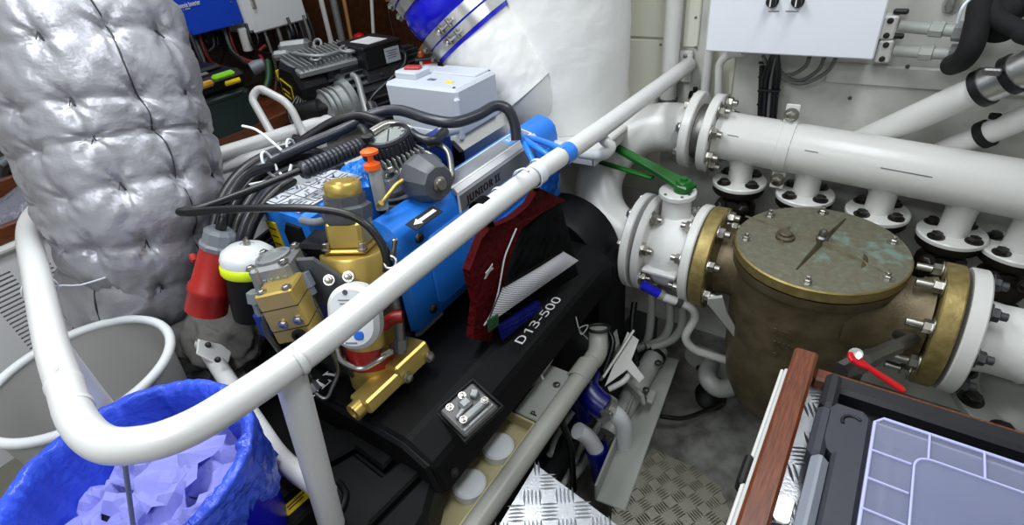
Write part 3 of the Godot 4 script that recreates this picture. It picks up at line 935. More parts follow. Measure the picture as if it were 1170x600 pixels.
func red_cock() -> void:
	var o := thing("ball_valve", "small steel ball valve with a red lever low on the strainer's front", "valve", Vector3(0.0808, 0.66, -0.9364))
	var a := Vector3(0.0506, 0.6635, -0.8858)
	var b := Vector3(0.1325, 0.6451, -1.0239)
	var d := (b - a).normalized()
	part(o, "body", mb().lathe(fr(a, d), [Vector2(0, 0), Vector2(0.016, 0), Vector2(0.018, 0.012), Vector2(0.018, 0.03), Vector2(0.022, 0.035), Vector2(0.022, 0.06), Vector2(0.019, 0.064), Vector2(0.019, 0.085), Vector2(0.016, 0.09), Vector2(0.016, 0.16), Vector2(0, 0.16)], 8, 0.0, TAU, true), M.dull_steel)
	part(o, "nipple", mb().tube([b - d * 0.02, b + d * 0.05, Vector3(0.12, 0.6, -1.13)], 0.013, 12), M.dull_steel)
	part(o, "stem", mb().lathe(fr(Vector3(0.0676, 0.6921, -0.9006), Vector3(-0.2, 1, 0.35)), [Vector2(0.008, -0.02), Vector2(0.008, 0.008), Vector2(0.012, 0.008), Vector2(0.012, 0.015), Vector2(0.006, 0.017), Vector2(0, 0.017)], 12), M.steel)
	var h := Vector3(0.0638, 0.6977, -0.8872)
	var t := Vector3(0.1511, 0.6566, -0.888)
	part(o, "lever", mb().prism(fxy(h, t - h, Vector3(0, 0, -1)), PackedVector2Array([Vector2(-0.013, -0.006), Vector2(-0.006, -0.013), Vector2(0.012, -0.012), Vector2(0.025, -0.007), Vector2((t - h).length() - 0.006, -0.0075), Vector2((t - h).length(), 0), Vector2((t - h).length() - 0.006, 0.0075), Vector2(0.025, 0.006), Vector2(0.012, 0.011), Vector2(-0.006, 0.013), Vector2(-0.013, 0.006)]), 0.007, 0.002), M.bright_red)

func small_pipes() -> void:
	# pipes that drop behind and below the butterfly valve
	var o := thing("drain_pipe", "thin white pipe kinking down beside the strainer bracket from a blue hose end", "pipe", Vector3(-0.2886, 0.3869, -1.151))
	part(o, "pipe", mb().tube(bend([Vector3(-0.3621, 0.5372, -1.1024), Vector3(-0.2931, 0.5093, -1.131), Vector3(-0.2807, 0.4651, -1.1482), Vector3(-0.3061, 0.387, -1.1378), Vector3(-0.2793, 0.3421, -1.1501), Vector3(-0.1524, 0.2771, -1.2215)], 0.03), 0.0115, 12), M.white)
	part(o, "hose_end", mb().tube(curve([Vector3(-0.4156, 0.5688, -1.0887), Vector3(-0.3888, 0.553, -1.0956), Vector3(-0.3626, 0.5391, -1.1036)], 4), 0.0125, 12), M.silicone, "blue rubber hose end")
	part(o, "clip", mb().lathe(fr(Vector3(-0.367, 0.5414, -1.1023), Vector3(-0.3621, 0.5372, -1.1024) - Vector3(-0.3888, 0.553, -1.0956)), [Vector2(0.0128, -0.006), Vector2(0.0145, -0.006), Vector2(0.0145, 0.006), Vector2(0.0128, 0.006)], 16), M.steel)
	part(o, "joint", mb().lathe(fr(Vector3(-0.3226, 0.5218, -1.1193), Vector3(-0.2931, 0.5093, -1.131) - Vector3(-0.3621, 0.5372, -1.1024)), [Vector2(0.012, -0.008), Vector2(0.016, -0.006), Vector2(0.016, 0.006), Vector2(0.012, 0.008)], 16), M.dark_alloy)
	var k := 0
	for q in [[[Vector3(-0.4471, 0.4312, -1.2511), Vector3(-0.4329, 0.3536, -1.2256), Vector3(-0.4302, 0.2715, -1.1875), Vector3(-0.4747, 0.2554, -1.1398)], "curved pale pipe leftmost of three dropping below the butterfly valve"],
			[[Vector3(-0.3902, 0.4174, -1.2522), Vector3(-0.3743, 0.336, -1.2247), Vector3(-0.3882, 0.2898, -1.2048), Vector3(-0.4224, 0.277, -1.1677)], "curved pale pipe in the middle of three dropping below the butterfly valve"],
			[[Vector3(-0.3473, 0.4058, -1.2444), Vector3(-0.3397, 0.3463, -1.2295), Vector3(-0.3574, 0.301, -1.2074), Vector3(-0.4061, 0.2805, -1.1679)], "curved pale pipe rightmost of three dropping below the butterfly valve"]]:
		solo("bilge_pipe", q[1], "pipe", mb().tube(curve(q[0], 6), 0.0125, 12), M.paint_grey, q[0][1], "curved pipes below the valve")
		k += 1
	var f := thing("bilge_elbow", "fat pale elbow pipe with an oval bolted flange on the bulkhead below the strainer", "pipe", Vector3(-0.2151, 0.1768, -1.2701))
	part(f, "flange", mb().prism(fxy(Vector3(-0.2587, 0.1787, -1.2995), Vector3(1, -0.1, 0), Vector3(0, 1, 0.15)), round_rect(0.16, 0.11, 0.05), 0.012, 0.002), M.paint_grey)
	part(f, "bend", mb().tube(curve([Vector3(-0.2542, 0.1782, -1.3025), Vector3(-0.2435, 0.201, -1.2083), Vector3(-0.2016, 0.1834, -1.1946), Vector3(-0.1486, 0.1777, -1.2606), Vector3(-0.1274, 0.1773, -1.3375)], 6), 0.027, 18), M.paint_grey)
	for p in [Vector3(-0.2858, 0.2143, -1.279), Vector3(-0.2229, 0.1856, -1.3023), Vector3(-0.2766, 0.1768, -1.2537)]:
		inst(f, "bolt", hex_bolt(0.009, 0.008), M.dark_bolt, fr(p, Vector3(0, 0, 1)))
	# shower-head like strum box on its hose
	var sb := thing("strum_box", "black bilge suction strainer with thin hose on the grey bilge floor", "strainer", Vector3(-0.2292, 0.041, -1.2797))
	part(sb, "body", mb().lathe(fr(Vector3(-0.2397, 0.0408, -1.2867), Vector3(0.2, 1, 0.2)), [Vector2(0.0, -0.02), Vector2(0.045, -0.02), Vector2(0.05, 0.0), Vector2(0.03, 0.02), Vector2(0.0, 0.025)], 24), M.black)
	part(sb, "hose", mb().tube(curve([Vector3(-0.1965, 0.0509, -1.2674), Vector3(-0.2352, 0.0502, -1.2068), Vector3(-0.2832, 0.0554, -1.1441), Vector3(-0.3407, 0.0663, -1.1097)], 6), 0.007, 10), M.rubber)

func column() -> void:
	var c := Vector3(-0.81, 0.0, -1.42)
	var o := thing("exhaust_column", "broad white plaster-wrapped exhaust column rising behind the compressor with an angled branch", "exhaust", c + Vector3(0, 0.87, 0))
	var nz := FastNoiseLite.new()
	nz.seed = 11
	nz.frequency = 1.0
	part(o, "trunk", mb().sheet(72, 60, func(u, v):
		var a: float = TAU * (1.0 - u)
		var y: float = lerpf(0.872, 2.16, v)
		var d := Vector3(cos(a), 0, sin(a))
		var p: Vector3 = c + d * 0.183 + Vector3(0, y, 0)
		var q := p * 9.0
		return p + d * (nz.get_noise_3d(q.x, q.y, q.z) * 0.005 + 0.004 * sin(y * 2.0) + 0.006 * smoothstep(0.95, 0.87, y))), M.wrap)
	var b0 := Vector3(-0.861, 0.9984, -1.2406)
	var b2 := Vector3(-0.9637, 1.1503, -1.2091)
	var ax := (b2 - b0).normalized()
	var L := (b2 - b0).length()
	var f := fr(b0, ax)
	var br := part(o, "branch", mb().sheet(56, 40, func(u, v):
		var a: float = TAU * (1.0 - u)
		var s: float = lerpf(-0.02, L + 0.005, v)
		var d: Vector3 = f.basis * Vector3(cos(a), 0, sin(a))
		var p: Vector3 = b0 + ax * s + d * 0.116
		var q := p * 9.0
		return p + d * nz.get_noise_3d(q.x, q.y, q.z + 7.0) * 0.006), M.wrap)
	part(br, "branch_root", mb().tube(curve([b0 + ax * 0.09, b0 + ax * 0.03, Vector3(-0.8527, 0.9749, -1.2877), Vector3(-0.8165, 0.9529, -1.403), Vector3(-0.7962, 0.9392, -1.5439)], 8), 0.1145, 56, false), M.wrap)
	# blue hose joint with four steel bands
	var h := thing("hose_joint", "bright blue silicone hose with wide steel clamps on the white branch", "hose", b2)
	part(h, "hose", mb().lathe(fr(b2, ax), [Vector2(0.1195, -0.012), Vector2(0.1195, 0.062), Vector2(0.124, 0.068), Vector2(0.1265, 0.085), Vector2(0.1265, 0.105), Vector2(0.123, 0.122), Vector2(0.1195, 0.128), Vector2(0.1195, 0.2)], 56), M.silicone)
	for s in [0.012, 0.044, 0.148, 0.18]:
		var cl := part(h, "clamp", mb().lathe(fr(b2 + ax * s, ax), [Vector2(0.1197, -0.0135), Vector2(0.1225, -0.0135), Vector2(0.1225, 0.0135), Vector2(0.1197, 0.0135)], 56), M.steel)
		for g in [[Vector3(0.25, 0.15, 1.0), 0.0], [Vector3(-1.0, -0.9, 0.5), 0.3]]:
			var d: Vector3 = g[0]
			d = (d - ax * d.dot(ax)).normalized()
			var at: Vector3 = b2 + ax * s + d * 0.128
			var w := fxy(at, ax.cross(d), ax)
			part(cl, "lug", mb().box(w * rt(Vector3(-0.012, 0, 0)), Vector3(0.005, 0.022, 0.016), 0.001).box(w * rt(Vector3(0.014, 0, 0)), Vector3(0.005, 0.022, 0.016), 0.001), M.dull_steel)
			part(cl, "clamp_bolt", mb().lathe(w * rt(Vector3(-0.026, 0, 0.002), 0, 0, -90), [Vector2(0, 0), Vector2(0.008, 0), Vector2(0.008, 0.008), Vector2(0.0045, 0.008), Vector2(0.0045, 0.056), Vector2(0, 0.056)], 8, 0, TAU, true), M.bolt)
	part(h, "steel_pipe", mb().lathe(fr(b2, ax), [Vector2(0.117, 0.17), Vector2(0.117, 0.42), Vector2(0.0, 0.42)], 48), M.dull_steel)
	# ledge the column stands on
	var l := thing("machinery_ledge", "white painted steel ledge with bolts at the foot of the exhaust column", "ledge", Vector3(-0.84, 0.86, -1.38))
	part(l, "plate", bx(Vector3(-0.855, 0.864, -1.395), Vector3(0.53, 0.014, 0.44), 0.004), M.white)
	part(l, "edge", bx(Vector3(-0.855, 0.846, -1.18), Vector3(0.53, 0.024, 0.01), 0.003), M.white)
	part(l, "side_edge", bx(Vector3(-0.596, 0.846, -1.395), Vector3(0.01, 0.024, 0.44), 0.003), M.white)
	for p in [Vector3(-0.7029, 0.871, -1.2993), Vector3(-0.6892, 0.871, -1.6529), Vector3(-0.6866, 0.871, -1.4284)]:
		inst(l, "bolt", hex_bolt(0.011, 0.009), M.dark_bolt, Transform3D(Basis.IDENTITY, p))

func bulkhead_fittings() -> void:
	# ---- control cabinet
	var bl := Vector3(-0.4213, 1.0632, -1.47)
	var brr := Vector3(-0.0504, 1.0573, -1.47)
	var w := brr.x - bl.x
	var cx := (brr.x + bl.x) * 0.5
	var y0 := (bl.y + brr.y) * 0.5
	var o := thing("control_cabinet", "blank white control cabinet with two small black knobs high on the bulkhead", "cabinet", Vector3(cx, y0, -1.545))
	part(o, "body", bx(Vector3(cx, y0 + 0.26, -1.55), Vector3(w - 0.012, 0.5, 0.135), 0.003), M.cabinet)
	part(o, "door", bx(Vector3(cx, y0 + 0.255, -1.477), Vector3(w, 0.51, 0.016), 0.003), M.cabinet)
	for p in [Vector3(-0.2785, 1.1795, -1.469), Vector3(-0.2248, 1.1799, -1.469)]:
		var k := part(o, "knob", mb().lathe(fr(p, Vector3(0, 0, 1)), [Vector2(0.014, 0), Vector2(0.014, 0.006), Vector2(0.011, 0.008), Vector2(0.01, 0.022), Vector2(0.008, 0.024), Vector2(0, 0.024)], 20), M.ink)
		part(k, "pointer", mb().box(fxy(p + Vector3(0, 0, 0.0245), Vector3(1, 0, 0), Vector3(0, 1, 0)), Vector3(0.003, 0.016, 0.002)), M.print_white)
	for q in [[Vector3(-0.2729, 1.1571, -1.469), 0.024], [Vector3(-0.2336, 1.1577, -1.469), 0.028]]:
		part(o, "print_line", bx(q[0], Vector3(q[1], 0.0022, 0.001)), M.label_grey)
	# ---- cables from the cabinet
	var t := thing("cable_tray", "dark upright cable ladder carrying wires below the white control cabinet", "cable tray", Vector3(-0.2629, 0.868, -1.6))
	part(t, "back", mb().tube([Vector3(-0.3016, 0.9989, -1.59), Vector3(-0.2805, 0.8184, -1.59)], 0.008, 6), M.ink)
	for k in 6:
		part(t, "rung", bx((Vector3(-0.2918, 1.0063, -1.59) as Vector3).lerp(Vector3(-0.2714, 0.8196, -1.59), k / 5.0), Vector3(0.04, 0.006, 0.01), 0.002), M.ink)
	var cr := RandomNumberGenerator.new()
	cr.seed = 5
	for k in 7:
		var j := cr.randf_range(-0.008, 0.008)
		part(t, "cable", mb().tube(curve([Vector3(-0.2653, 1.0438, -1.52) + Vector3(j, 0.02, 0), Vector3(-0.2668, 0.9864, -1.57) + Vector3(k * 0.006 - 0.02, 0, 0.01), Vector3(-0.2682, 0.9213, -1.585) + Vector3(k * 0.006 - 0.018, 0, j), Vector3(-0.2592, 0.8231, -1.585) + Vector3(k * 0.006 - 0.018, 0, j)], 6), 0.0045, 8), [M.rubber, M.hose_grey, M.rubber, M.cable_grey, M.rubber, M.hose_grey, M.rubber][k])
	part(t, "cable_tie", bx(Vector3(-0.2691, 0.9409, -1.575), Vector3(0.05, 0.006, 0.022), 0.002), M.ink)
	part(t, "conduit", mb().tube([Vector3(-0.259, 0.9785, -1.6), Vector3(-0.256, 0.8812, -1.6)], 0.005, 10), M.white)
	var cl := thing("cable_loop", "loose loop of grey cables hanging under the white control cabinet", "cable", Vector3(-0.1989, 0.9809, -1.56))
	for q in [[Vector3(-0.1298, 1.0421, -1.54), Vector3(-0.1434, 1.0024, -1.56), Vector3(-0.188, 0.9677, -1.57), Vector3(-0.2301, 0.9711, -1.57), Vector3(-0.2623, 0.9985, -1.56)],
			[Vector3(-0.1544, 1.0428, -1.54), Vector3(-0.1646, 1.0025, -1.57), Vector3(-0.2006, 0.9705, -1.58), Vector3(-0.2358, 0.9797, -1.57), Vector3(-0.2596, 1.0076, -1.56)],
			[Vector3(-0.1868, 1.0409, -1.54), Vector3(-0.1946, 1.0118, -1.56), Vector3(-0.2226, 0.9874, -1.57), Vector3(-0.2541, 0.9873, -1.57), Vector3(-0.2844, 1.0175, -1.55), Vector3(-0.2918, 1.0397, -1.53)]]:
		part(cl, "cable", mb().tube(curve(q, 6), 0.005, 8), M.cable_grey)
	# ---- upright pipes
	var p := thing("vent_pipe", "upright white pipe between the exhaust column and the control cabinet ending in a dark ring", "pipe", Vector3(-0.5488, 0.8748, -1.58))
	var pb := Vector3(-0.5512, 0.8837, -1.585)
	part(p, "pipe", mb().tube([pb, pb + Vector3(0, 1.25, 0)], 0.0235, 24), M.white)
	part(p, "ring", mb().lathe(Transform3D(Basis.IDENTITY, pb), [Vector2(0.0, -0.006), Vector2(0.026, -0.006), Vector2(0.029, -0.003), Vector2(0.029, 0.003), Vector2(0.026, 0.006), Vector2(0.024, 0.006)], 28), M.dark_alloy)
	part(p, "bracket", bx(Vector3(-0.6086, 0.8649, -1.6), Vector3(0.03, 0.04, 0.012), 0.003), M.white)
	for q in [[Vector3(-0.4458, 0.913, -1.59), 0.0125, "upper left thin white pipe running down behind the manifold flange"], [Vector3(-0.3998, 0.9137, -1.585), 0.011, "thin white pipe with a bent top below the control cabinet's left corner"]]:
		var b: Vector3 = q[0]
		var pts := [b + Vector3(0, -0.06, 0), b + Vector3(0, 0.3, 0)]
		if q[1] < 0.012:
			pts = bend([b + Vector3(0, -0.06, 0), Vector3(-0.413, 1.0048, -1.585), Vector3(-0.3795, 1.0314, -1.57), Vector3(-0.3441, 1.0405, -1.55)], 0.03)
		solo("service_pipe", q[2], "pipe", mb().tube(pts, q[1], 16), M.white, b)
	var fit := thing("pipe_fitting", "small dark brass pipe fitting just behind the manifold flange bolts", "fitting", Vector3(-0.4725, 0.9085, -1.58))
	part(fit, "body", mb().lathe(fr(Vector3(-0.485, 0.9048, -1.58), Vector3.RIGHT), [Vector2(0, 0), Vector2(0.014, 0), Vector2(0.014, 0.014), Vector2(0.01, 0.015), Vector2(0.01, 0.03), Vector2(0.013, 0.031), Vector2(0.013, 0.045), Vector2(0, 0.045)], 6, 0, TAU, true), M.dark_bronze)
	part(fit, "stem", mb().lathe(Transform3D(Basis.IDENTITY, Vector3(-0.4703, 0.9113, -1.58)), [Vector2(0.007, 0), Vector2(0.007, 0.018), Vector2(0, 0.02)], 10), M.dark_bronze)
	# ---- two hose tails on their brackets at the top right
	var names := ["upper of two short white pipes on a bolted bracket at the top right", "lower of two short white pipes on a bolted bracket at the top right"]
	var spec := [[Vector3(-0.0406, 1.1039, -1.595), Vector3(-0.0198, 1.112, -1.56), Vector3(0.0363, 1.1104, -1.55), Vector3(0.0924, 1.109, -1.54)], [Vector3(-0.0362, 1.0513, -1.595), Vector3(-0.0162, 1.0591, -1.56), Vector3(0.0309, 1.0602, -1.55), Vector3(0.0971, 1.0625, -1.54)]]
	for k in 2:
		var s: Array = spec[k]
		var h := thing("pipe_stub", names[k], "pipe", s[0], "short bracketed pipes at the top right")
		part(h, "bracket", bx(s[0], Vector3(0.03, 0.052, 0.04), 0.004), M.white)
		for d in [-0.016, 0.016]:
			inst(h, "bolt", hex_bolt(0.0045, 0.004), M.dark_bolt, fr(s[0] + Vector3(0, d, 0.0195), Vector3(0, 0, 1)))
		part(h, "pipe", mb().tube([s[1], s[2], s[3]], 0.0125, 18), M.paint_grey)
		part(h, "coupling", mb().lathe(fr(s[2], s[3] - s[2]), [Vector2(0.0125, 0.0), Vector2(0.0165, 0.002), Vector2(0.0165, 0.026), Vector2(0.0125, 0.028)], 8, 0, TAU, true), M.paint_grey)
		part(h, "nut", mb().lathe(fr(s[3], s[3] - s[2]), [Vector2(0, -0.012), Vector2(0.021, -0.012), Vector2(0.021, 0.004), Vector2(0.017, 0.006), Vector2(0.017, 0.016), Vector2(0.021, 0.018), Vector2(0.021, 0.03), Vector2(0, 0.03)], 6, 0, TAU, true), M.alloy)
		part(h, "back_strip", bx(s[0] + Vector3(0.015, 0.032, 0.0), Vector3(0.03, 0.01, 0.02), 0.003), M.ink)
	var fo := thing("foam_hose", "thick black foam-covered hose curving down at the top right corner", "hose", Vector3(0.118, 1.0539, -1.5781))
	part(fo, "hose", mb().tube(curve([Vector3(0.0565, 1.6249, -1.7178), Vector3(0.1329, 1.2172, -1.5471), Vector3(0.1074, 1.1816, -1.497), Vector3(0.109, 1.1442, -1.466), Vector3(0.1116, 1.1036, -1.4483), Vector3(0.1068, 1.0721, -1.4633), Vector3(0.0964, 1.0447, -1.5233)], 8), 0.022, 20), M.foam)
	part(fo, "drip_ring", mb().tube(curve([Vector3(0.0867, 1.1937, -1.446), Vector3(0.0749, 1.179, -1.4243), Vector3(0.0755, 1.1494, -1.4297)], 6), 0.003, 8), M.tie)
	part(fo, "knob", mb().lathe(fr(Vector3(0.0644, 1.1489, -1.619), Vector3(0, 1, 0.4)), [Vector2(0, -0.016), Vector2(0.014, -0.014), Vector2(0.018, 0.0), Vector2(0.012, 0.02), Vector2(0, 0.024)], 16), M.steel)
	var fo2 := thing("foam_hose", "second black foam-covered hose bundle bulging at the very top right edge", "hose", Vector3(0.1542, 1.1067, -1.5292))
	part(fo2, "hose", mb().tube(curve([Vector3(0.1934, 1.6001, -1.7247), Vector3(0.1937, 1.2223, -1.5065), Vector3(0.1671, 1.1791, -1.4947), Vector3(0.1479, 1.152, -1.4872), Vector3(0.15, 1.113, -1.5009)], 8), 0.027, 20), M.foam)
	part(fo2, "hose", mb().tube(curve([Vector3(0.4226, 1.1279, -1.2646), Vector3(0.2061, 1.1304, -1.4064), Vector3(0.1738, 1.1384, -1.4343), Vector3(0.1374, 1.1531, -1.4649), Vector3(0.1155, 1.1916, -1.5119)], 8), 0.017, 16), M.foam)
	# ---- slanting pipes on the hull
	var s1 := thing("slanting_pipe", "upper of two slanting white pipes, joined by a steel hose clamp at the right edge", "pipe", Vector3(0.0706, 0.916, -1.54))
	var a := Vector3(-0.0725, 0.7963, -1.58)
	var b := Vector3(0.1698, 1.0298, -1.46)
	var d := (b - a).normalized()
	part(s1, "pipe", mb().tube([a, b], 0.031, 26), M.white)
	part(s1, "sleeve", mb().lathe(fr(b, d), [Vector2(0.031, -0.03), Vector2(0.036, -0.028), Vector2(0.036, 0.12), Vector2(0.031, 0.125), Vector2(0.031, 0.7), Vector2(0, 0.7)], 30), M.steel, "steel hose sleeve")
	for s in [-0.018, 0.035]:
		part(s1, "clamp_band", mb().lathe(fr(b + d * s, d), [Vector2(0.036, -0.008), Vector2(0.04, -0.008), Vector2(0.04, 0.008), Vector2(0.036, 0.008)], 30), M.ink)
	part(s1, "clamp_screw", bx(Vector3(0.1545, 1.0656, -1.41), Vector3(0.03, 0.014, 0.014), 0.003), M.dull_steel)
	var s2 := thing("slanting_pipe", "lower of two slanting white pipes, held by a black band at the right edge", "pipe", Vector3(0.188, 0.9042, -1.5))
	var a2 := Vector3(0.1148, 0.8151, -1.56)
	var b2 := Vector3(0.2736, 0.9865, -1.47)
	var d2 := (b2 - a2).normalized()
	part(s2, "pipe", mb().tube([a2, b2, b2 + d2 * 0.6], 0.025, 24), M.white)
	part(s2, "band", mb().lathe(fr(a2.lerp(b2, 0.52), d2), [Vector2(0.025, -0.009), Vector2(0.031, -0.008), Vector2(0.031, 0.008), Vector2(0.025, 0.009)], 26), M.foam)
	part(s2, "band_tab", bx(Vector3(0.1994, 0.9493, -1.5), Vector3(0.022, 0.014, 0.01), 0.003), M.foam)

func port_equipment() -> void:
	# ---- inverter and breaker box on the port wall
	var o := thing("inverter", "bright blue wall-mounted inverter box at the top left with white print", "inverter", Vector3(-2.13, 1.133, -1.1046))
	var a := Vector3(-2.1, 1.1424, -1.0155)
	var b := Vector3(-2.1, 1.119, -1.2415)
	var y := (a.y + b.y) * 0.5
	var z := (a.z + b.z) * 0.5
	var l := a.z - b.z
	part(o, "case", bx(Vector3(-2.2, y + 0.235, z), Vector3(0.22, 0.45, l + 0.02), 0.006), M.blue_case)
	part(o, "front_panel", bx(Vector3(-2.095, y + 0.23, z), Vector3(0.014, 0.46, l + 0.03), 0.004), mat(Color(0.04, 0.24, 0.72), 0.35))
	var right := Vector3(0, 0, -1)
	lettering(o, "print", "Phoenix Inverter", fxy(Vector3(-2.086, 1.2297, -1.0736), right, Vector3.UP), 0.015, M.print_white, 0.085, "Droid Sans", 700)
	lettering(o, "print", "24 | 3000", fxy(Vector3(-2.086, 1.2166, -1.0548), right, Vector3.UP), 0.006, M.print_white, 0.04)
	screw_set(o, [Vector3(-2.087, 1.1514, -1.0285), Vector3(-2.087, 1.1333, -1.2058), Vector3(-2.087, 1.2062, -1.2303)], Vector3.RIGHT, 0.004)
	var g := thing("breaker_box", "pale grey steel switch box with latch beside the blue inverter", "switch box", Vector3(-2.13, 1.081, -1.4277))
	var a2 := Vector3(-2.1, 1.0938, -1.2845)
	var b2 := Vector3(-2.1, 1.0739, -1.544)
	var y2 := (a2.y + b2.y) * 0.5
	part(g, "case", bx(Vector3(-2.2, y2 + 0.225, (a2.z + b2.z) * 0.5 + 0.005), Vector3(0.2, 0.44, a2.z - b2.z + 0.02), 0.01), M.off_white)
	part(g, "door", bx(Vector3(-2.098, y2 + 0.225, (a2.z + b2.z) * 0.5), Vector3(0.014, 0.45, a2.z - b2.z - 0.005), 0.006), M.off_white)
	part(g, "latch", bx(Vector3(-2.088, 1.1902, -1.3171), Vector3(0.012, 0.04, 0.018), 0.004), M.steel)
	for k in 7:
		part(g, "gland", mb().lathe(Transform3D(Basis(Vector3.RIGHT, PI), Vector3(-2.15, y2 + 0.006, lerpf(a2.z - 0.03, b2.z + 0.02, k / 6.0))), [Vector2(0.013, 0), Vector2(0.013, 0.012), Vector2(0.01, 0.02), Vector2(0, 0.02)], 10), M.ink)
	# ---- wiring below
	var wr := RandomNumberGenerator.new()
	wr.seed = 8
	var c := thing("wiring", "tangle of black, grey and red cables hanging below the blue inverter and grey box", "wiring", Vector3(-2.15, 0.95, -1.2))
	for k in 30:
		var z0 := lerpf(-1.0, -1.58, k / 29.0)
		var yy := lerpf(1.13, 1.08, k / 29.0)
		var sag := wr.randf_range(0.05, 0.2)
		var z1 := z0 + wr.randf_range(-0.16, 0.12)
		var x0 := wr.randf_range(-2.2, -2.08)
		var m: Material = [M.rubber, M.rubber, M.hose_grey, M.rubber, M.cable_grey, M.wire_red][k % 6]
		if z0 < -1.3:
			m = [M.rubber, M.hose_grey, M.cable_grey][k % 3]
			z1 = z0 + 0.02
		part(c, "cable", mb().tube(curve([Vector3(x0, yy + 0.02, z0), Vector3(x0 + 0.02, yy - sag * 0.6, z0 + 0.01), Vector3(x0, yy - sag, (z0 + z1) * 0.5), Vector3(x0 - 0.03, yy - sag - 0.06, z1)], 5), 0.008 if k % 4 == 0 else 0.006, 8), m)
	part(c, "cable", mb().tube(curve([Vector3(-2.1143, 1.0084, -1.2072), Vector3(-2.0436, 0.9895, -1.245), Vector3(-2.0845, 1.02, -1.2705), Vector3(-2.0686, 1.0398, -1.2997)], 6), 0.008, 8), M.wire_red)
	part(c, "cable", mb().tube(curve([Vector3(-2.1859, 1.1028, -1.2034), Vector3(-2.1209, 1.0485, -1.1758), Vector3(-2.0297, 1.0111, -1.1674), Vector3(-1.9679, 0.997, -1.1873)], 6), 0.007, 8), M.rubber)
	part(c, "tube_end", mb().lathe(fr(Vector3(-1.961, 1.0004, -1.165), Vector3(0.4, 0.2, -0.9)), [Vector2(0, -0.02), Vector2(0.024, -0.02), Vector2(0.026, 0.0), Vector2(0.02, 0.03), Vector2(0, 0.03)], 16), M.plastic_grey)
	part(c, "tube_end", mb().lathe(fr(Vector3(-2.1022, 1.0745, -1.243), Vector3(0.1, 1, 0)), [Vector2(0, -0.04), Vector2(0.018, -0.04), Vector2(0.018, 0.04), Vector2(0, 0.04)], 12), M.white)
	part(c, "cable", mb().tube(curve([Vector3(-1.9125, 1.0192, -1.1877), Vector3(-1.8653, 0.9739, -1.139), Vector3(-1.8488, 0.9298, -1.0832)], 6), 0.012, 8), M.wire_green)
	# ---- tool case
	var t := thing("tool_case", "dark green and black tool case with yellow and lime latches on the wooden shelf", "tool case", Vector3(-1.9, 0.85, -0.85))
	var zc := -0.765
	part(t, "bottom_shell", bx(Vector3(-1.92, 0.925, zc), Vector3(0.28, 0.15, 0.5), 0.02), M.tool_green)
	part(t, "grip_recess", bx(Vector3(-1.785, 0.9692, -0.8048) + Vector3(-0.004, 0, 0.02), Vector3(0.02, 0.035, 0.1), 0.008), M.ink)
	part(t, "ledge", bx(Vector3(-1.785, 0.985, zc), Vector3(0.02, 0.018, 0.44), 0.006), M.tool_green)
	part(t, "lid", bx(Vector3(-1.925, 1.025, zc), Vector3(0.29, 0.06, 0.51), 0.018), M.black)
	part(t, "lid_top", bx(Vector3(-1.95, 1.06, zc), Vector3(0.19, 0.02, 0.44), 0.008), M.black)
	part(t, "latch", mb().box(fxy(Vector3(-1.777, 1.0406, -0.8414), Vector3(0, 0, -1), Vector3(-0.3, 1, 0)), Vector3(0.11, 0.02, 0.016), 0.006), mat(Color(0.75, 0.55, 0.12), 0.4), "ochre latch")
	part(t, "latch", mb().box(fxy(Vector3(-1.785, 1.0236, -0.9605), Vector3(0, 0, -1), Vector3(-0.3, 1, 0)), Vector3(0.06, 0.018, 0.016), 0.005), M.yellow, "yellow latch")
	part(t, "latch", mb().box(fxy(Vector3(-1.7361, 1.06, -0.9143), Vector3(0, 0, -1), Vector3(-1, 0.25, 0)), Vector3(0.075, 0.022, 0.016), 0.006), M.green_latch, "lime green latch")
	part(t, "badge", mb().box(fxy(Vector3(-1.8266, 1.06, -0.8908), Vector3(0, 0, -1), Vector3(-1, 0.25, 0)), Vector3(0.05, 0.016, 0.006), 0.002), M.label_grey)
	# ---- poles stowed in the alcove
	var pl := [[Vector3(-2.1647, 1.1725, -1.6911), Vector3(-2.1759, 0.9168, -1.6911), 0.014, M.white, "white square pole leaning in the alcove behind the pump head"],
		[Vector3(-2.1658, 1.1614, -1.7569), Vector3(-2.1731, 0.8943, -1.7501), 0.016, M.alloy, "grey metal pole leaning in the alcove behind the pump head"],
		[Vector3(-2.2105, 1.1377, -1.8548), Vector3(-2.2004, 0.9214, -1.8289), 0.009, M.pale_wood, "slim beige wooden pole leaning against the brown alcove wall"],
		[Vector3(-2.1002, 1.125, -1.9281), Vector3(-2.1165, 0.9217, -1.8931), 0.008, M.white, "thin white cable conduit hanging against the brown alcove wall"]]
	for q in pl:
		solo("stowed_pole" if q[2] > 0.0085 else "conduit", q[4], "pole" if q[2] > 0.0085 else "conduit", mb().tube([q[0], q[1]], q[2], 4 if q[2] == 0.014 else 14), q[3], q[1])
	var cap := thing("red_cap", "small red cap on a fitting behind the black motor terminal box", "cap", Vector3(-2.008, 0.9778, -1.7194))
	part(cap, "knob", mb().lathe(fr(Vector3(-2.0051, 0.9683, -1.7134), Vector3.UP), [Vector2(0.026, -0.02), Vector2(0.028, 0), Vector2(0.022, 0.02), Vector2(0, 0.028)], 16), M.bright_red)
	part(cap, "stem", mb().lathe(fr(Vector3(-2.0051, 0.9683, -1.7134), Vector3.UP), [Vector2(0.018, -0.15), Vector2(0.018, -0.02)], 12), M.dull_steel)
	pump_set()

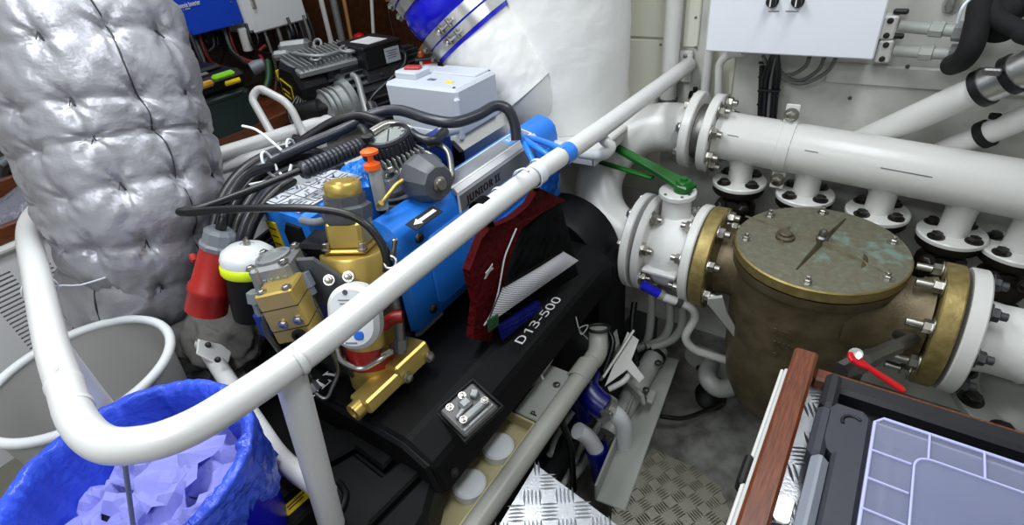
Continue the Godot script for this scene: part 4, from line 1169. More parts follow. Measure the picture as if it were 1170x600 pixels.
# second compressor, on the plinth behind
func pump_set() -> void:
	solo("machine_plinth", "white steel plinth under the grey pump and motor set at the back", "plinth", bx(Vector3(-1.5, 0.6, -1.42), Vector3(0.46, 0.42, 1.1), 0.006), M.white, Vector3(-1.5, 0.39, -1.42))
	var o := thing("pump_set", "grey finned air pump with black belt guard driven by an electric motor", "compressor", Vector3(-1.5, 0.81, -1.2))
	# belt guard, an eight-cornered black box facing the camera's left
	var g := fxy(Vector3(-1.5729, 0.9798, -1.0624), Vector3(0.975, 0.0, 0.22), Vector3(0.0, 1, 0.0))
	part(o, "belt_guard", mb().prism(g * Transform3D(Basis.IDENTITY, Vector3(0, 0, -0.06)), PackedVector2Array([Vector2(-0.095, 0.02), Vector2(-0.04, 0.09), Vector2(0.06, 0.085), Vector2(0.1, 0.03), Vector2(0.095, -0.1), Vector2(0.05, -0.17), Vector2(-0.06, -0.16), Vector2(-0.105, -0.08)]), 0.1, 0.012), M.black)
	var lb := part(o, "label", mb().box(g * Transform3D(Basis(Vector3(0, 0, 1), -0.25), Vector3(-0.02, 0.0, 0.0415)), Vector3(0.075, 0.075, 0.002)), M.yellow)
	part(lb, "label_field", mb().box(g * Transform3D(Basis(Vector3(0, 0, 1), -0.25), Vector3(-0.02, 0.0, 0.0425)), Vector3(0.066, 0.066, 0.002)), M.ink)
	for k in 2:
		part(lb, "print", mb().box(g * Transform3D(Basis(Vector3(0, 0, 1), -0.25), Vector3(-0.02, 0.008 - k * 0.016, 0.0436)), Vector3(0.044, 0.006, 0.001)), M.yellow)
	part(o, "label", mb().box(g * Transform3D(Basis(Vector3.UP, -0.9), Vector3(-0.1, 0.03, 0.02)), Vector3(0.03, 0.06, 0.004), 0.001), M.yellow, "yellow side label")
	# finned heads
	var h := fxy(Vector3(-1.5296, 1.0294, -1.1534), Vector3(0.22, 0.0, -0.975), Vector3(0.12, 1, 0.2))
	var hd := part(o, "cylinder_head", mb().prism(h * Transform3D(Basis(Vector3.RIGHT, -PI / 2), Vector3(0, 0.02, 0)), PackedVector2Array([Vector2(-0.13, -0.07), Vector2(0.06, -0.085), Vector2(0.11, -0.03), Vector2(0.1, 0.06), Vector2(0.03, 0.09), Vector2(-0.12, 0.08)]), 0.02, 0.004), M.alloy)
	var fin := bx(Vector3.ZERO, Vector3(0.004, 0.02, 0.14), 0.001).mesh()
	for k in 14:
		inst(hd, "fin", fin, M.alloy, h * rt(Vector3(-0.115 + k * 0.015, 0.045, 0.0)))
	for k in 4:
		part(o, "cooling_disc", mb().prism(h * Transform3D(Basis(Vector3.RIGHT, -PI / 2), Vector3(0, -0.012 - k * 0.016, 0)), round_rect(0.2, 0.15, 0.05), 0.006), M.dark_alloy)
	part(o, "cylinder", mb().lathe(h, [Vector2(0.06, -0.14), Vector2(0.06, 0.02)], 24), M.dark_alloy)
	part(hd, "valve_ring", mb().tube(ring(h * Vector3(0.06, 0.06, 0.045), h.basis.y, 0.028, 24), 0.006, 8, false, true).tube(ring(h * Vector3(0.06, 0.06, 0.045), h.basis.y, 0.012, 16), 0.004, 8, false, true), M.alloy)
	part(hd, "valve_ring", mb().tube(ring(h * Vector3(-0.06, 0.06, 0.05), h.basis.y, 0.014, 20), 0.004, 8, false, true), M.alloy)
	part(hd, "air_pipe", mb().tube(curve([h * Vector3(-0.09, 0.062, -0.03), h * Vector3(-0.07, 0.066, 0.03), h * Vector3(-0.03, 0.064, 0.055), h * Vector3(0.02, 0.062, 0.05)], 5), 0.006, 8), M.alloy)
	part(hd, "lifting_eye", mb().tube(ring(Vector3(-1.6158, 1.0901, -1.2008), Vector3(0.3, 0.5, 0.8), 0.014, 20), 0.005, 8, false, true), M.alloy)
	part(o, "rear_head", mb().box(fxy(Vector3(-1.691, 1.0811, -1.1662), Vector3(0.75, 0, -0.6), Vector3(-0.2, 1, 0)), Vector3(0.1, 0.05, 0.07), 0.012).box(fxy(Vector3(-1.7175, 1.0679, -1.1346), Vector3(0.75, 0, -0.6), Vector3(-0.2, 1, 0)), Vector3(0.06, 0.03, 0.09), 0.01), M.alloy)
	# crankcase
	var cf := fr(Vector3(-1.4461, 0.9368, -1.0764), Vector3(0.22, 0.0, -0.975)) * Transform3D(Basis.from_scale(Vector3.ONE * 0.82), Vector3.ZERO)
	part(o, "crankcase", mb().lathe(cf, [Vector2(0, -0.06), Vector2(0.05, -0.06), Vector2(0.062, -0.05), Vector2(0.07, 0.0), Vector2(0.075, 0.03), Vector2(0.088, 0.034), Vector2(0.09, 0.06), Vector2(0.0, 0.06)], 32), M.alloy)
	for k in 3:
		part(o, "rib", mb().lathe(cf, [Vector2(0.06, -0.05 + k * 0.022), Vector2(0.079, -0.048 + k * 0.022), Vector2(0.079, -0.043 + k * 0.022), Vector2(0.06, -0.041 + k * 0.022)], 28), M.alloy)
	part(o, "intake_filter", mb().lathe(fr(Vector3(-1.4736, 0.9429, -0.9997), Vector3(0.7, 0.1, -0.6)), [Vector2(0, -0.04), Vector2(0.03, -0.04), Vector2(0.034, -0.03), Vector2(0.034, 0.03), Vector2(0.025, 0.04), Vector2(0.02, 0.07), Vector2(0, 0.07)], 20), M.black)
	part(o, "pressure_pipe", mb().tube(curve([Vector3(-1.394, 1.0238, -1.1301), Vector3(-1.3601, 1.0142, -1.1172), Vector3(-1.329, 0.9763, -1.093), Vector3(-1.2933, 0.9299, -1.0651)], 6), 0.01, 12), M.alloy)
	for k in 5:
		part(o, "tubing", mb().tube(curve([Vector3(-1.5375, 0.9813, -1.0145) + Vector3(0.01 * k, 0, 0), Vector3(-1.5284, 0.945, -0.9596) + Vector3(0.012 * k, -0.01 * k, 0), Vector3(-1.4792, 0.9051, -0.9324) + Vector3(0.01 * k, 0, 0.01 * k), Vector3(-1.4241, 0.8864, -0.9279)], 5), 0.005, 8), M.rubber)
	# motor
	var mf := fr(Vector3(-1.4523, 0.9392, -1.2871), Vector3(0.22, 0.0, -0.975))
	part(o, "motor_body", mb().lathe(mf, [Vector2(0, -0.17), Vector2(0.08, -0.17), Vector2(0.088, -0.16), Vector2(0.088, 0.16), Vector2(0.075, 0.17), Vector2(0.07, 0.2), Vector2(0, 0.2)], 36), M.dark_alloy)
	var rf := bx(Vector3.ZERO, Vector3(0.004, 0.3, 0.02), 0.001).mesh()
	for k in 26:
		var a := TAU * k / 26.0
		inst(o, "motor_fin", rf, M.dark_alloy, mf * Transform3D(Basis(Vector3.UP, a), Vector3(sin(a), 0, cos(a)) * 0.094))
	part(o, "motor_foot", bx(Vector3(-1.5, 0.83, -1.42), Vector3(0.2, 0.05, 0.3), 0.005), M.dark_alloy)
	var tb := fxy(Vector3(-1.4455, 1.0539, -1.2691), Vector3(0.22, 0.0, -0.975), Vector3(0.0, 1, 0.0))
	part(o, "pedestal", mb().box(tb * rt(Vector3(0.01, -0.055, 0)), Vector3(0.16, 0.06, 0.14), 0.004), M.dark_alloy)
	var box := part(o, "terminal_box", mb().box(tb, Vector3(0.14, 0.07, 0.16), 0.006), M.ink)
	part(box, "terminal_lid", mb().box(tb * rt(Vector3(0, 0.033, 0)), Vector3(0.146, 0.012, 0.166), 0.004), M.ink)
	part(box, "paper_label", mb().box(tb * Transform3D(Basis(Vector3.UP, 0.1), Vector3(-0.005, 0.04, 0.01)), Vector3(0.075, 0.0012, 0.1)), M.print_white)
	var rl := part(box, "rating_plate", mb().box(tb * rt(Vector3(0.03, -0.004, 0.0805)), Vector3(0.055, 0.045, 0.0015)), M.pale_plastic)
	for k in 4:
		part(rl, "print", mb().box(tb * rt(Vector3(0.028, 0.009 - k * 0.007, 0.0815)), Vector3(0.04 - (k % 2) * 0.01, 0.0015, 0.0008)), M.ink)
	part(box, "gland", mb().lathe(fr(tb * Vector3(0.07, -0.005, 0.02), tb.basis.x), [Vector2(0.014, 0), Vector2(0.014, 0.012), Vector2(0.01, 0.02), Vector2(0, 0.02)], 12), M.ink)
	part(box, "cable", mb().tube(curve([tb * Vector3(0.085, -0.005, 0.02), Vector3(-1.307, 1.0569, -1.2858), Vector3(-1.2839, 1.028, -1.2482), Vector3(-1.3033, 0.9969, -1.1914), Vector3(-1.323, 0.9685, -1.1366), Vector3(-1.3329, 0.9439, -1.1079)], 6), 0.006, 8), M.rubber)
	screw_set(o, [tb * Vector3(-0.02, -0.055, 0.0705), tb * Vector3(0.03, -0.055, 0.0705), tb * Vector3(0.07, -0.055, 0.0705)], tb.basis.z, 0.006)
	# small valve block standing behind the grey electric box
	var v := thing("solenoid_valve", "small black solenoid valve with red and white label behind the grey electric box", "valve", Vector3(-1.2629, 1.0155, -1.3296))
	var vf := fxy(Vector3(-1.2373, 1.0247, -1.3113), Vector3(0.85, 0.0, -0.5), Vector3(0, 1, 0.1))
	part(v, "coil", mb().box(vf, Vector3(0.085, 0.04, 0.05), 0.005), M.ink)
	part(v, "label", mb().box(vf * rt(Vector3(0.004, -0.003, 0.0255)), Vector3(0.055, 0.03, 0.0015)), M.print_white)
	part(v, "label_band", mb().box(vf * rt(Vector3(0.008, 0.008, 0.0262)), Vector3(0.046, 0.009, 0.001)), M.bright_red)
	part(v, "plug", mb().box(vf * rt(Vector3(0.06, 0.002, 0)), Vector3(0.03, 0.022, 0.03), 0.004), M.ink)
	part(v, "stem", mb().lathe(fr(vf * Vector3(-0.02, 0.02, 0), Vector3.UP), [Vector2(0.012, 0), Vector2(0.009, 0.012), Vector2(0, 0.018)], 12), mat(Color(0.7, 0.3, 0.12), 0.4))
	part(v, "pipe", mb().tube([vf * Vector3(0, -0.02, 0), vf * Vector3(0, -0.3, 0)], 0.012, 10), M.dull_steel)
	var tag2 := fxy(Vector3(-1.2541, 1.0136, -1.3805), Vector3(0.6, -0.7, -0.4), Vector3(0.3, 0.6, 0.3))
	solo("cardboard_tag", "orange-brown cardboard tag propped between the branch pipe and grey electric box", "tag", mb().box(tag2, Vector3(0.14, 0.05, 0.004), 0.001), M.pale_wood, tag2.origin)

func guard_rails() -> void:
	var o := thing("guard_rail", "thick white tubular guard rail wrapping round the engine from bulkhead to foreground corner", "railing", Vector3(-0.55, 0.45, -0.2))
	var y := 0.985
	var pts := [Vector3(-0.503, y, -1.605), Vector3(-0.522, y, -1.086), Vector3(-0.541, y, -0.789), Vector3(-0.543, y, -0.477), Vector3(-0.541, y, -0.26), Vector3(-0.5524, 0.985, -0.1442), Vector3(-0.5667, 0.985, -0.0952), Vector3(-0.5922, 0.985, -0.0634), Vector3(-0.6325, 0.985, -0.0419), Vector3(-0.6952, 0.985, -0.0415), Vector3(-0.7818, 0.985, -0.0595), Vector3(-0.9028, 0.985, -0.0874), Vector3(-1.1355, 0.9843, -0.1501), Vector3(-1.3386, 0.9793, -0.2043), Vector3(-1.4135, 0.9861, -0.2444), Vector3(-1.5102, 0.9669, -0.3064), Vector3(-1.5913, 0.9345, -0.4149), Vector3(-1.601, 0.9159, -0.5439), Vector3(-1.5365, 0.913, -0.6973), Vector3(-1.4679, 0.9124, -0.9167), Vector3(-1.3777, 0.9166, -1.1416)]
	part(o, "rail", mb().tube(curve(pts, 8), 0.0205, 28), M.rail)
	for q in [[Vector3(-0.7818, 0.985, -0.0595), Vector3(-0.8087, 0.985, -0.0655)], [Vector3(-0.7248, 0.985, -0.0474), Vector3(-0.7489, 0.985, -0.0529)], [Vector3(-0.5478, 0.985, -0.7064), Vector3(-0.5474, 0.985, -0.729)], [Vector3(-0.547, 0.985, -0.8388), Vector3(-0.5461, 0.985, -0.8612)], [Vector3(-0.5398, 0.985, -0.2379), Vector3(-0.5386, 0.985, -0.2509)]]:
		part(o, "weld_ring", mb().lathe(fr(q[0], q[1] - q[0]), [Vector2(0.0204, -0.005), Vector2(0.0217, -0.002), Vector2(0.0217, 0.002), Vector2(0.0204, 0.005)], 28), M.rail)
	part(o, "tape", mb().lathe(fr(Vector3(-0.5313, 0.985, -0.9222), Vector3(0.03, 0, -1)), [Vector2(0.0206, -0.016), Vector2(0.0214, -0.016), Vector2(0.0214, 0.016), Vector2(0.0206, 0.016)], 28), M.blue, "blue tape band")
	part(o, "end_plate", bx(Vector3(-0.5152, 0.9766, -1.612), Vector3(0.04, 0.09, 0.012), 0.003), M.white)
	screw_set(o, [Vector3(-0.5157, 1.0077, -1.606), Vector3(-0.5169, 0.9606, -1.606)], Vector3(0, 0, 1), 0.006, M.dull_steel)
	# post, brace with its lug
	var pt := Vector3(-0.5557, 0.972, -0.2299)
	var pb := Vector3(-0.5873, 0.604, -0.1986)
	part(o, "post", mb().tube([pt, pb], 0.0205, 24), M.rail)
	part(o, "foot_plate", mb().lathe(Transform3D(Basis.IDENTITY, pb), [Vector2(0, -0.003), Vector2(0.034, -0.003), Vector2(0.034, 0.003), Vector2(0, 0.003)], 24), M.rail)
	var m := pt.lerp(pb, 0.66)
	var tip := Vector3(-1.0221, 0.76, -0.2905)
	part(o, "brace", mb().tube(bend([m + Vector3(0.01, -0.02, 0), Vector3(-0.6823, 0.71, -0.2086), tip], 0.05), 0.0165, 20), M.rail)
	part(o, "lug", mb().prism(fxy(Vector3(-0.9617, 0.765, -0.283), Vector3(-0.4, 0.0, -0.5), Vector3(-0.5, 0.6, 0.3)), PackedVector2Array([Vector2(-0.028, -0.03), Vector2(0.03, -0.025), Vector2(0.012, 0.04), Vector2(-0.022, 0.03)]), 0.006, 0.002), M.white)
	screw_set(o, [Vector3(-0.9703, 0.785, -0.2822), Vector3(-0.913, 0.785, -0.2675)], Vector3(0.5, 0.6, 0.6), 0.006, M.ink)
	var p2 := Vector3(-0.882, 0.98, -0.083)
	part(o, "post", mb().tube([p2, Vector3(-0.882, 0.396, -0.083)], 0.018, 20), M.rail)
	# curl that joins the rail to the ledge
	part(o, "stay", mb().tube(curve([Vector3(-0.533, 0.975, -1.0814), Vector3(-0.5206, 0.955, -1.0829), Vector3(-0.5034, 0.94, -1.0839), Vector3(-0.5226, 0.92, -1.0778), Vector3(-0.5838, 0.91, -1.0893), Vector3(-0.6648, 0.9, -1.129), Vector3(-0.7729, 0.885, -1.1834)], 6), 0.0125, 16), M.rail)
	part(o, "stay", mb().tube(bend([Vector3(-1.4267, 0.8995, -0.9218), Vector3(-1.4633, 0.9944, -0.9299), Vector3(-1.567, 1.0358, -0.9169), Vector3(-1.5787, 1.0123, -0.8878), Vector3(-1.4765, 0.8889, -0.8595)], 0.035), 0.0115, 16), M.rail)
	part(o, "stay_foot", mb().tube(curve([Vector3(-1.5558, 0.8703, -0.6763), Vector3(-1.4705, 0.8821, -0.7973), Vector3(-1.3634, 0.8883, -0.9453)], 4), 0.02, 4), M.rail)

func lagged_pipe() -> void:
	var o := thing("lagged_pipe", "tall leaning exhaust pipe wrapped in quilted silver lagging at the left", "exhaust pipe", Vector3(-1.253, 0.6569, -0.2665))
	var nz := FastNoiseLite.new()
	nz.seed = 19
	nz.frequency = 1.0
	nz.fractal_octaves = 3
	var up: Array = curve([Vector3(-1.324, 1.4554, -0.488) + Vector3(-0.12, 0.66, -0.06), Vector3(-1.324, 1.4554, -0.488) + Vector3(-0.06, 0.32, -0.03), Vector3(-1.324, 1.4554, -0.488), Vector3(-1.3153, 1.3572, -0.4711), Vector3(-1.2874, 1.2464, -0.4427), Vector3(-1.2716, 1.1268, -0.4128), Vector3(-1.2385, 1.0029, -0.3771), Vector3(-1.234, 0.8851, -0.3402), Vector3(-1.2411, 0.819, -0.3236)], 16)
	var ru := [0.145, 0.145, 0.145, 0.145, 0.146, 0.148, 0.152, 0.158, 0.168, 0.173, 0.172, 0.166, 0.15, 0.12]
	var lo: Array = curve([Vector3(-1.2596, 0.8849, -0.3357), Vector3(-1.2596, 0.8242, -0.314), Vector3(-1.3069, 0.713, -0.3041), Vector3(-1.3676, 0.5462, -0.2819), Vector3(-1.3969, 0.3585, -0.2351), Vector3(-1.3967, 0.1902, -0.1818)], 16)
	var rl := [0.138, 0.148, 0.13, 0.12, 0.118, 0.115]
	quilt(o, "upper_lagging", up, ru, nz, 0.0, 0.45, 0.087, 0.6, 230)
	quilt(o, "lower_lagging", lo, rl, nz, 0.5, 0.3, 0.1, 0.7)
	solo("tie_string", "thin white string stretched between the foreground rail and the silver lagging", "string", mb().tube(curve([Vector3(-0.7851, 0.985, -0.0628) + Vector3(0.0, 0.021, 0), Vector3(-1.0776, 0.975, -0.1407), Vector3(-1.1267, 0.9374, -0.1928), Vector3(-1.1466, 0.9188, -0.2377)], 4), 0.002, 6).tube(ring(Vector3(-1.1004, 0.9745, -0.138), Vector3(0.4, -0.05, 0.08), 0.0235, 20), 0.0022, 6, false, true), M.tie, Vector3(-1.1267, 0.9374, -0.1928))

func quilt(o: Node3D, called: String, path: Array, radii: Array, nz: FastNoiseLite, shift: float, slew: float, row: float, col: float, rings := 170) -> void:
	var m := path.size()
	var dist := [0.0]
	for i in range(1, m):
		dist.append(dist[i - 1] + (path[i] as Vector3).distance_to(path[i - 1]))
	var total: float = dist[m - 1]
	var eye := Vector3(0, 1.2, 0)
	var sample := func(s: float) -> Array:
		var i := 0
		while i < m - 2 and dist[i + 1] < s:
			i += 1
		var k: float = clampf((s - dist[i]) / maxf(dist[i + 1] - dist[i], 1e-6), 0.0, 1.0)
		var p: Vector3 = (path[i] as Vector3).lerp(path[i + 1], k)
		var tg: Vector3 = ((path[mini(i + 2, m - 1)] as Vector3) - path[maxi(i - 1, 0)]).normalized()
		var q: float = s / total * (radii.size() - 1)
		var j := mini(int(q), radii.size() - 2)
		var r: float = lerpf(radii[j], radii[j + 1], smoothstep(0.0, 1.0, q - j))
		return [p, tg, r]
	var point := func(a: float, s: float, lift: float) -> Vector3:
		var b: Array = sample.call(s)
		var p: Vector3 = b[0]
		var tg: Vector3 = b[1]
		var z := Vector3(0.93, 0, 0.37)
		z = (z - tg * z.dot(tg)).normalized()
		var x := z.cross(tg)
		var d: Vector3 = z * cos(a) + x * sin(a)
		var cu: float = (a - slew * (s - total * 0.5) / 0.4) / col + shift
		var cv: float = s / row + 0.12 * sin(a * 1.5 + 1.0) + 0.05 * nz.get_noise_2d(a * 2.0, s * 9.0)
		var fu: float = absf(sin(PI * cu))
		var fv: float = absf(sin(PI * cv))
		var du: float = (cu - round(cu)) * col * 0.16
		var dv: float = (cv - round(cv)) * row
		var tuft: float = exp(-(du * du + dv * dv) / 0.00022)
		var fold: float = sin(atan2(dv, du) * 7.0 + 2.0 * round(cu) + 3.0 * round(cv)) * exp(-(du * du + dv * dv) / 0.0011) * 0.0035
		var h: float = 0.0085 * pow(fv, 0.4) * (0.4 + 0.6 * pow(fu, 0.5)) + 0.008 - 0.012 * tuft + fold
		var w: Vector3 = p + d * b[2]
		h += nz.get_noise_3d(w.x * 6.0, w.y * 6.0, w.z * 6.0) * 0.01
		h -= 0.012 * exp(-pow((s) / 0.02, 2.0))
		return p + d * (b[2] - 0.012 + h + lift)
	var skin := part(o, called, mb().sheet(150, rings, func(u, v): return point.call(TAU * u - PI, total * v, 0.0)), M.silver)
	# the lapped seam and the knots
	var line := []
	var st := mb()
	for i in 90:
		var s := total * (i + 0.5) / 90.0
		var a := slew * (s - total * 0.5) / 0.4 - shift * col
		line.append(point.call(a + 0.015 * sin(i * 0.9), s, 0.0005))
	part(skin, "seam", mb().tube(line, 0.0016, 6), M.seam)
	var rows := int(total / row)
	for r in range(1, rows + 1):
		for c in [-1, 1, 2]:
			var s: float = r * row
			for k in 6:
				var a0: float = slew * (s - total * 0.5) / 0.4 + (c - shift) * col
				s = (r - 0.12 * sin(a0 * 1.5 + 1.0)) * row
			if s < 0.02 or s > total - 0.02:
				continue
			var a: float = slew * (s - total * 0.5) / 0.4 + (c - shift) * col
			var q: Vector3 = point.call(a, s - 0.006, 0.001)
			var q2: Vector3 = point.call(a + 0.03, s + 0.007, 0.001)
			st.tube([q, (q + q2) * 0.5 + Vector3(0.001, 0.001, 0.001), q2], 0.0018, 6)
			st.tube([q, q + Vector3(0.008, -0.01, 0.01)], 0.001, 5)
	part(skin, "stitching", st, M.seam)

func bins_and_floor_things() -> void:
	var nz := FastNoiseLite.new()
	nz.seed = 27
	nz.frequency = 1.0
	nz.fractal_octaves = 3
	# ---- blue bin with liner
	var c := Vector3(-0.705, 0.0, -0.052)
	var up := Transform3D(Basis.IDENTITY, c)
	var o := thing("waste_bin", "round blue waste bin with a bright blue plastic liner in the bottom left corner", "bin", c + Vector3(0, 0.42, 0))
	part(o, "bucket", mb().lathe(up, [Vector2(0.0, 0.398), Vector2(0.115, 0.398), Vector2(0.148, 0.862), Vector2(0.153, 0.868), Vector2(0.15, 0.872), Vector2(0.144, 0.866), Vector2(0.112, 0.43), Vector2(0.0, 0.43)], 56), M.bin_blue)
	part(o, "liner", mb().sheet(120, 50, func(u, v):
		var a: float = TAU * u
		var pr: Vector2
		if v < 0.55:
			pr = Vector2(0.112, 0.55).lerp(Vector2(0.139, 0.872), v / 0.55)
		elif v < 0.65:
			var q: float = (v - 0.55) / 0.1 * PI
			pr = Vector2(0.149 - cos(q) * 0.006, 0.872 + sin(q) * 0.006)
		else:
			var q2: float = (v - 0.65) / 0.35
			pr = Vector2(0.155, 0.872).lerp(Vector2(0.146 + 0.006 * sin(a * 3.0), 0.77 + 0.035 * sin(a * 2.0 + 1.2) + 0.012 * sin(a * 9.0)), q2)
		var fr_: float = 0.004 * sin(a * 26.0 + v * 6.0) * nz.get_noise_2d(a * 2.0, v * 3.0) * 3.0 + 0.008 * nz.get_noise_3d(cos(a) * 3.0, sin(a) * 3.0, v * 5.0)
		if v < 0.62:
			fr_ = -absf(fr_)
		elif v > 0.68:
			fr_ = absf(fr_)
		else:
			fr_ = absf(fr_) * 0.3
		return c + Vector3(cos(a) * (pr.x + fr_), pr.y + (0.004 * nz.get_noise_2d(a * 4.0, 9.0) if v < 0.7 else 0.0), sin(a) * (pr.x + fr_))), M.liner)
	part(o, "handle", mb().tube(curve([Vector3(-0.6928, 0.8036, -0.18) + Vector3(0, -0.04, 0), Vector3(-0.6804, 0.7298, -0.1717), Vector3(-0.6945, 0.6848, -0.1527), Vector3(-0.7126, 0.7335, -0.1503)], 5), 0.002, 6), M.tie, "thin wire handle")
	var rg := RandomNumberGenerator.new()
	rg.seed = 61
	var names := ["hindmost crumpled pale blue paper in the blue bin, below the rail", "crumpled pale blue paper at the right side inside the blue bin", "large crumpled pale blue paper in the middle of the blue bin", "small crumpled pale blue paper low at the left inside the blue bin", "crumpled pale blue paper at the front of the blue bin", "pale blue paper scrap under the large middle one in the blue bin", "folded pale blue paper leaning on the bin's right wall", "pale blue paper at the very bottom edge of the picture"]
	var spots := [[-0.01, 0.79, -0.06, 0.085], [0.065, 0.79, -0.02, 0.075], [0.005, 0.79, 0.005, 0.095], [-0.075, 0.76, 0.03, 0.07], [0.03, 0.785, 0.06, 0.085], [-0.045, 0.76, -0.02, 0.09], [0.075, 0.785, 0.035, 0.06], [-0.03, 0.755, 0.08, 0.08]]
	for k in 8:
		var q: Array = spots[k]
		var at := c + Vector3(q[0], q[1], q[2])
		var rot := Basis.from_euler(Vector3(rg.randf_range(-0.5, 0.5), rg.randf() * TAU, rg.randf_range(-0.5, 0.5)))
		var w: float = q[3]
		var sd := k * 17.0
		var sheet_ := mb().sheet(11, 11, func(u, v):
			var x: float = (u - 0.5) * 2.0 * w * (0.9 + 0.25 * nz.get_noise_2d(v * 1.5 + sd, 3.0))
			var z: float = (v - 0.5) * 1.7 * w * (0.9 + 0.25 * nz.get_noise_2d(u * 1.5 + sd, 8.0))
			var f1: float = absf(fposmod(u * 1.3 + v * 0.6 + sd * 0.13, 1.0) - 0.5)
			var f2: float = absf(fposmod(v * 1.4 - u * 0.5 + sd * 0.31, 1.0) - 0.5)
			var h: float = w * (0.5 * f1 + 0.45 * f2 + 0.5 * nz.get_noise_2d(u * 2.2 + sd, v * 2.2) - 0.5 * (u - 0.5) * (u - 0.5) - 0.5 * (v - 0.5) * (v - 0.5))
			return at + rot * Vector3(x, h, z))
		for i in range(0, sheet_.v.size(), 3):
			var fn := (sheet_.v[i + 1] - sheet_.v[i]).cross(sheet_.v[i + 2] - sheet_.v[i]).normalized()
			if fn.dot(sheet_.n[i]) < 0.0:
				fn = -fn
			for j in 3:
				sheet_.n[i + j] = (sheet_.n[i + j] * 0.35 + fn * 0.65).normalized()
		solo("paper_towel", names[k], "paper", sheet_, M.paper, at, "crumpled papers in the blue bin")
	# stick standing in the bin
	solo("wire_rod", "thin grey rod standing among the papers in the blue bin", "rod", mb().tube([Vector3(-0.6481, 0.9806, -0.0464) + Vector3(0, -0.05, 0), Vector3(-0.6718, 0.8238, -0.0153)], 0.003, 8), M.plastic_grey, Vector3(-0.6718, 0.8238, -0.0153))
	# ---- pale bin
	var d := Vector3(-1.054, 0.0, -0.106)
	var dp := thing("waste_bin", "tall pale grey plastic bin with thick rolled rim behind the blue bin", "bin", d + Vector3(0, 0.4, 0))
	var du := Transform3D(Basis.IDENTITY, d)
	part(dp, "bucket", mb().lathe(du, [Vector2(0.0, 0.4), Vector2(0.105, 0.4), Vector2(0.142, 0.822), Vector2(0.139, 0.822), Vector2(0.102, 0.41), Vector2(0.0, 0.41)], 56), M.bin_grey)
	part(dp, "rim", mb().tube(ring(d + Vector3(0, 0.826, 0), Vector3.UP, 0.145, 60), 0.0085, 12, false, true), M.off_white)
	# deck they stand on
	struct("trim_2", bx(Vector3(-1.0, 0.385, 0.2), Vector3(1.2, 0.02, 0.9)), M.tread_dull)
	# ---- red plug
	var p := thing("power_plug", "red industrial power plug with grey collar hanging beside the silver lagging", "plug", Vector3(-0.9657, 0.8679, -0.3167))
	var a := Vector3(-0.9216, 0.993, -0.3667)
	var b := Vector3(-0.9469, 0.8755, -0.3071)
	var ax := (b - a).normalized()
	part(p, "shell", mb().lathe(fr(a, ax), [Vector2(0.0, 0.01), Vector2(0.026, 0.012), Vector2(0.028, 0.03), Vector2(0.033, 0.09), Vector2(0.037, 0.095), Vector2(0.037, 0.105), Vector2(0.035, 0.108), Vector2(0.036, 0.145), Vector2(0.0, 0.145)], 32), M.red)
	part(p, "collar", mb().lathe(fr(a, ax), [Vector2(0, -0.018), Vector2(0.02, -0.018), Vector2(0.027, -0.012), Vector2(0.027, 0.008), Vector2(0.031, 0.012), Vector2(0.029, 0.02), Vector2(0, 0.02)], 10, 0, TAU, true), M.plastic_grey)
	part(p, "latch", mb().box(fr(Vector3(-0.9599, 0.9631, -0.3269), Vector3(0.8, -0.1, 0.3)), Vector3(0.012, 0.02, 0.012), 0.003).box(fr(Vector3(-0.9598, 0.9169, -0.3025), Vector3(0.8, -0.1, 0.3)), Vector3(0.012, 0.02, 0.012), 0.003), M.red)
	part(p, "cable", mb().tube(curve([a, Vector3(-0.914, 1.0247, -0.3845), Vector3(-0.9338, 1.0468, -0.4188), Vector3(-0.9649, 1.0565, -0.4797), Vector3(-0.9855, 1.043, -0.5438)], 6), 0.009, 12), M.rubber)
	# ---- grey sacking
	var s := thing("sack", "crumpled dark grey cloth bundle lying under the red plug", "cloth", Vector3(-1.017, 0.7487, -0.3274))
	part(s, "bundle", mb().sheet(70, 50, func(u, v):
		var cc := Vector3(-1.0397, 0.7367, -0.3302)
		var th: float = TAU * u
		var ph: float = PI * (v - 0.5)
		var dd := Vector3(cos(th) * cos(ph), sin(ph), sin(th) * cos(ph))
		var r: float = 1.0 + 0.28 * nz.get_noise_3d(dd.x * 1.1, dd.y * 1.1, dd.z * 1.1) + 0.07 * sin(dd.x * 11.0 + dd.y * 13.0 + 3.0 * dd.z)
		return cc + dd * r * Vector3(0.1, 0.055, 0.075)), M.sack)

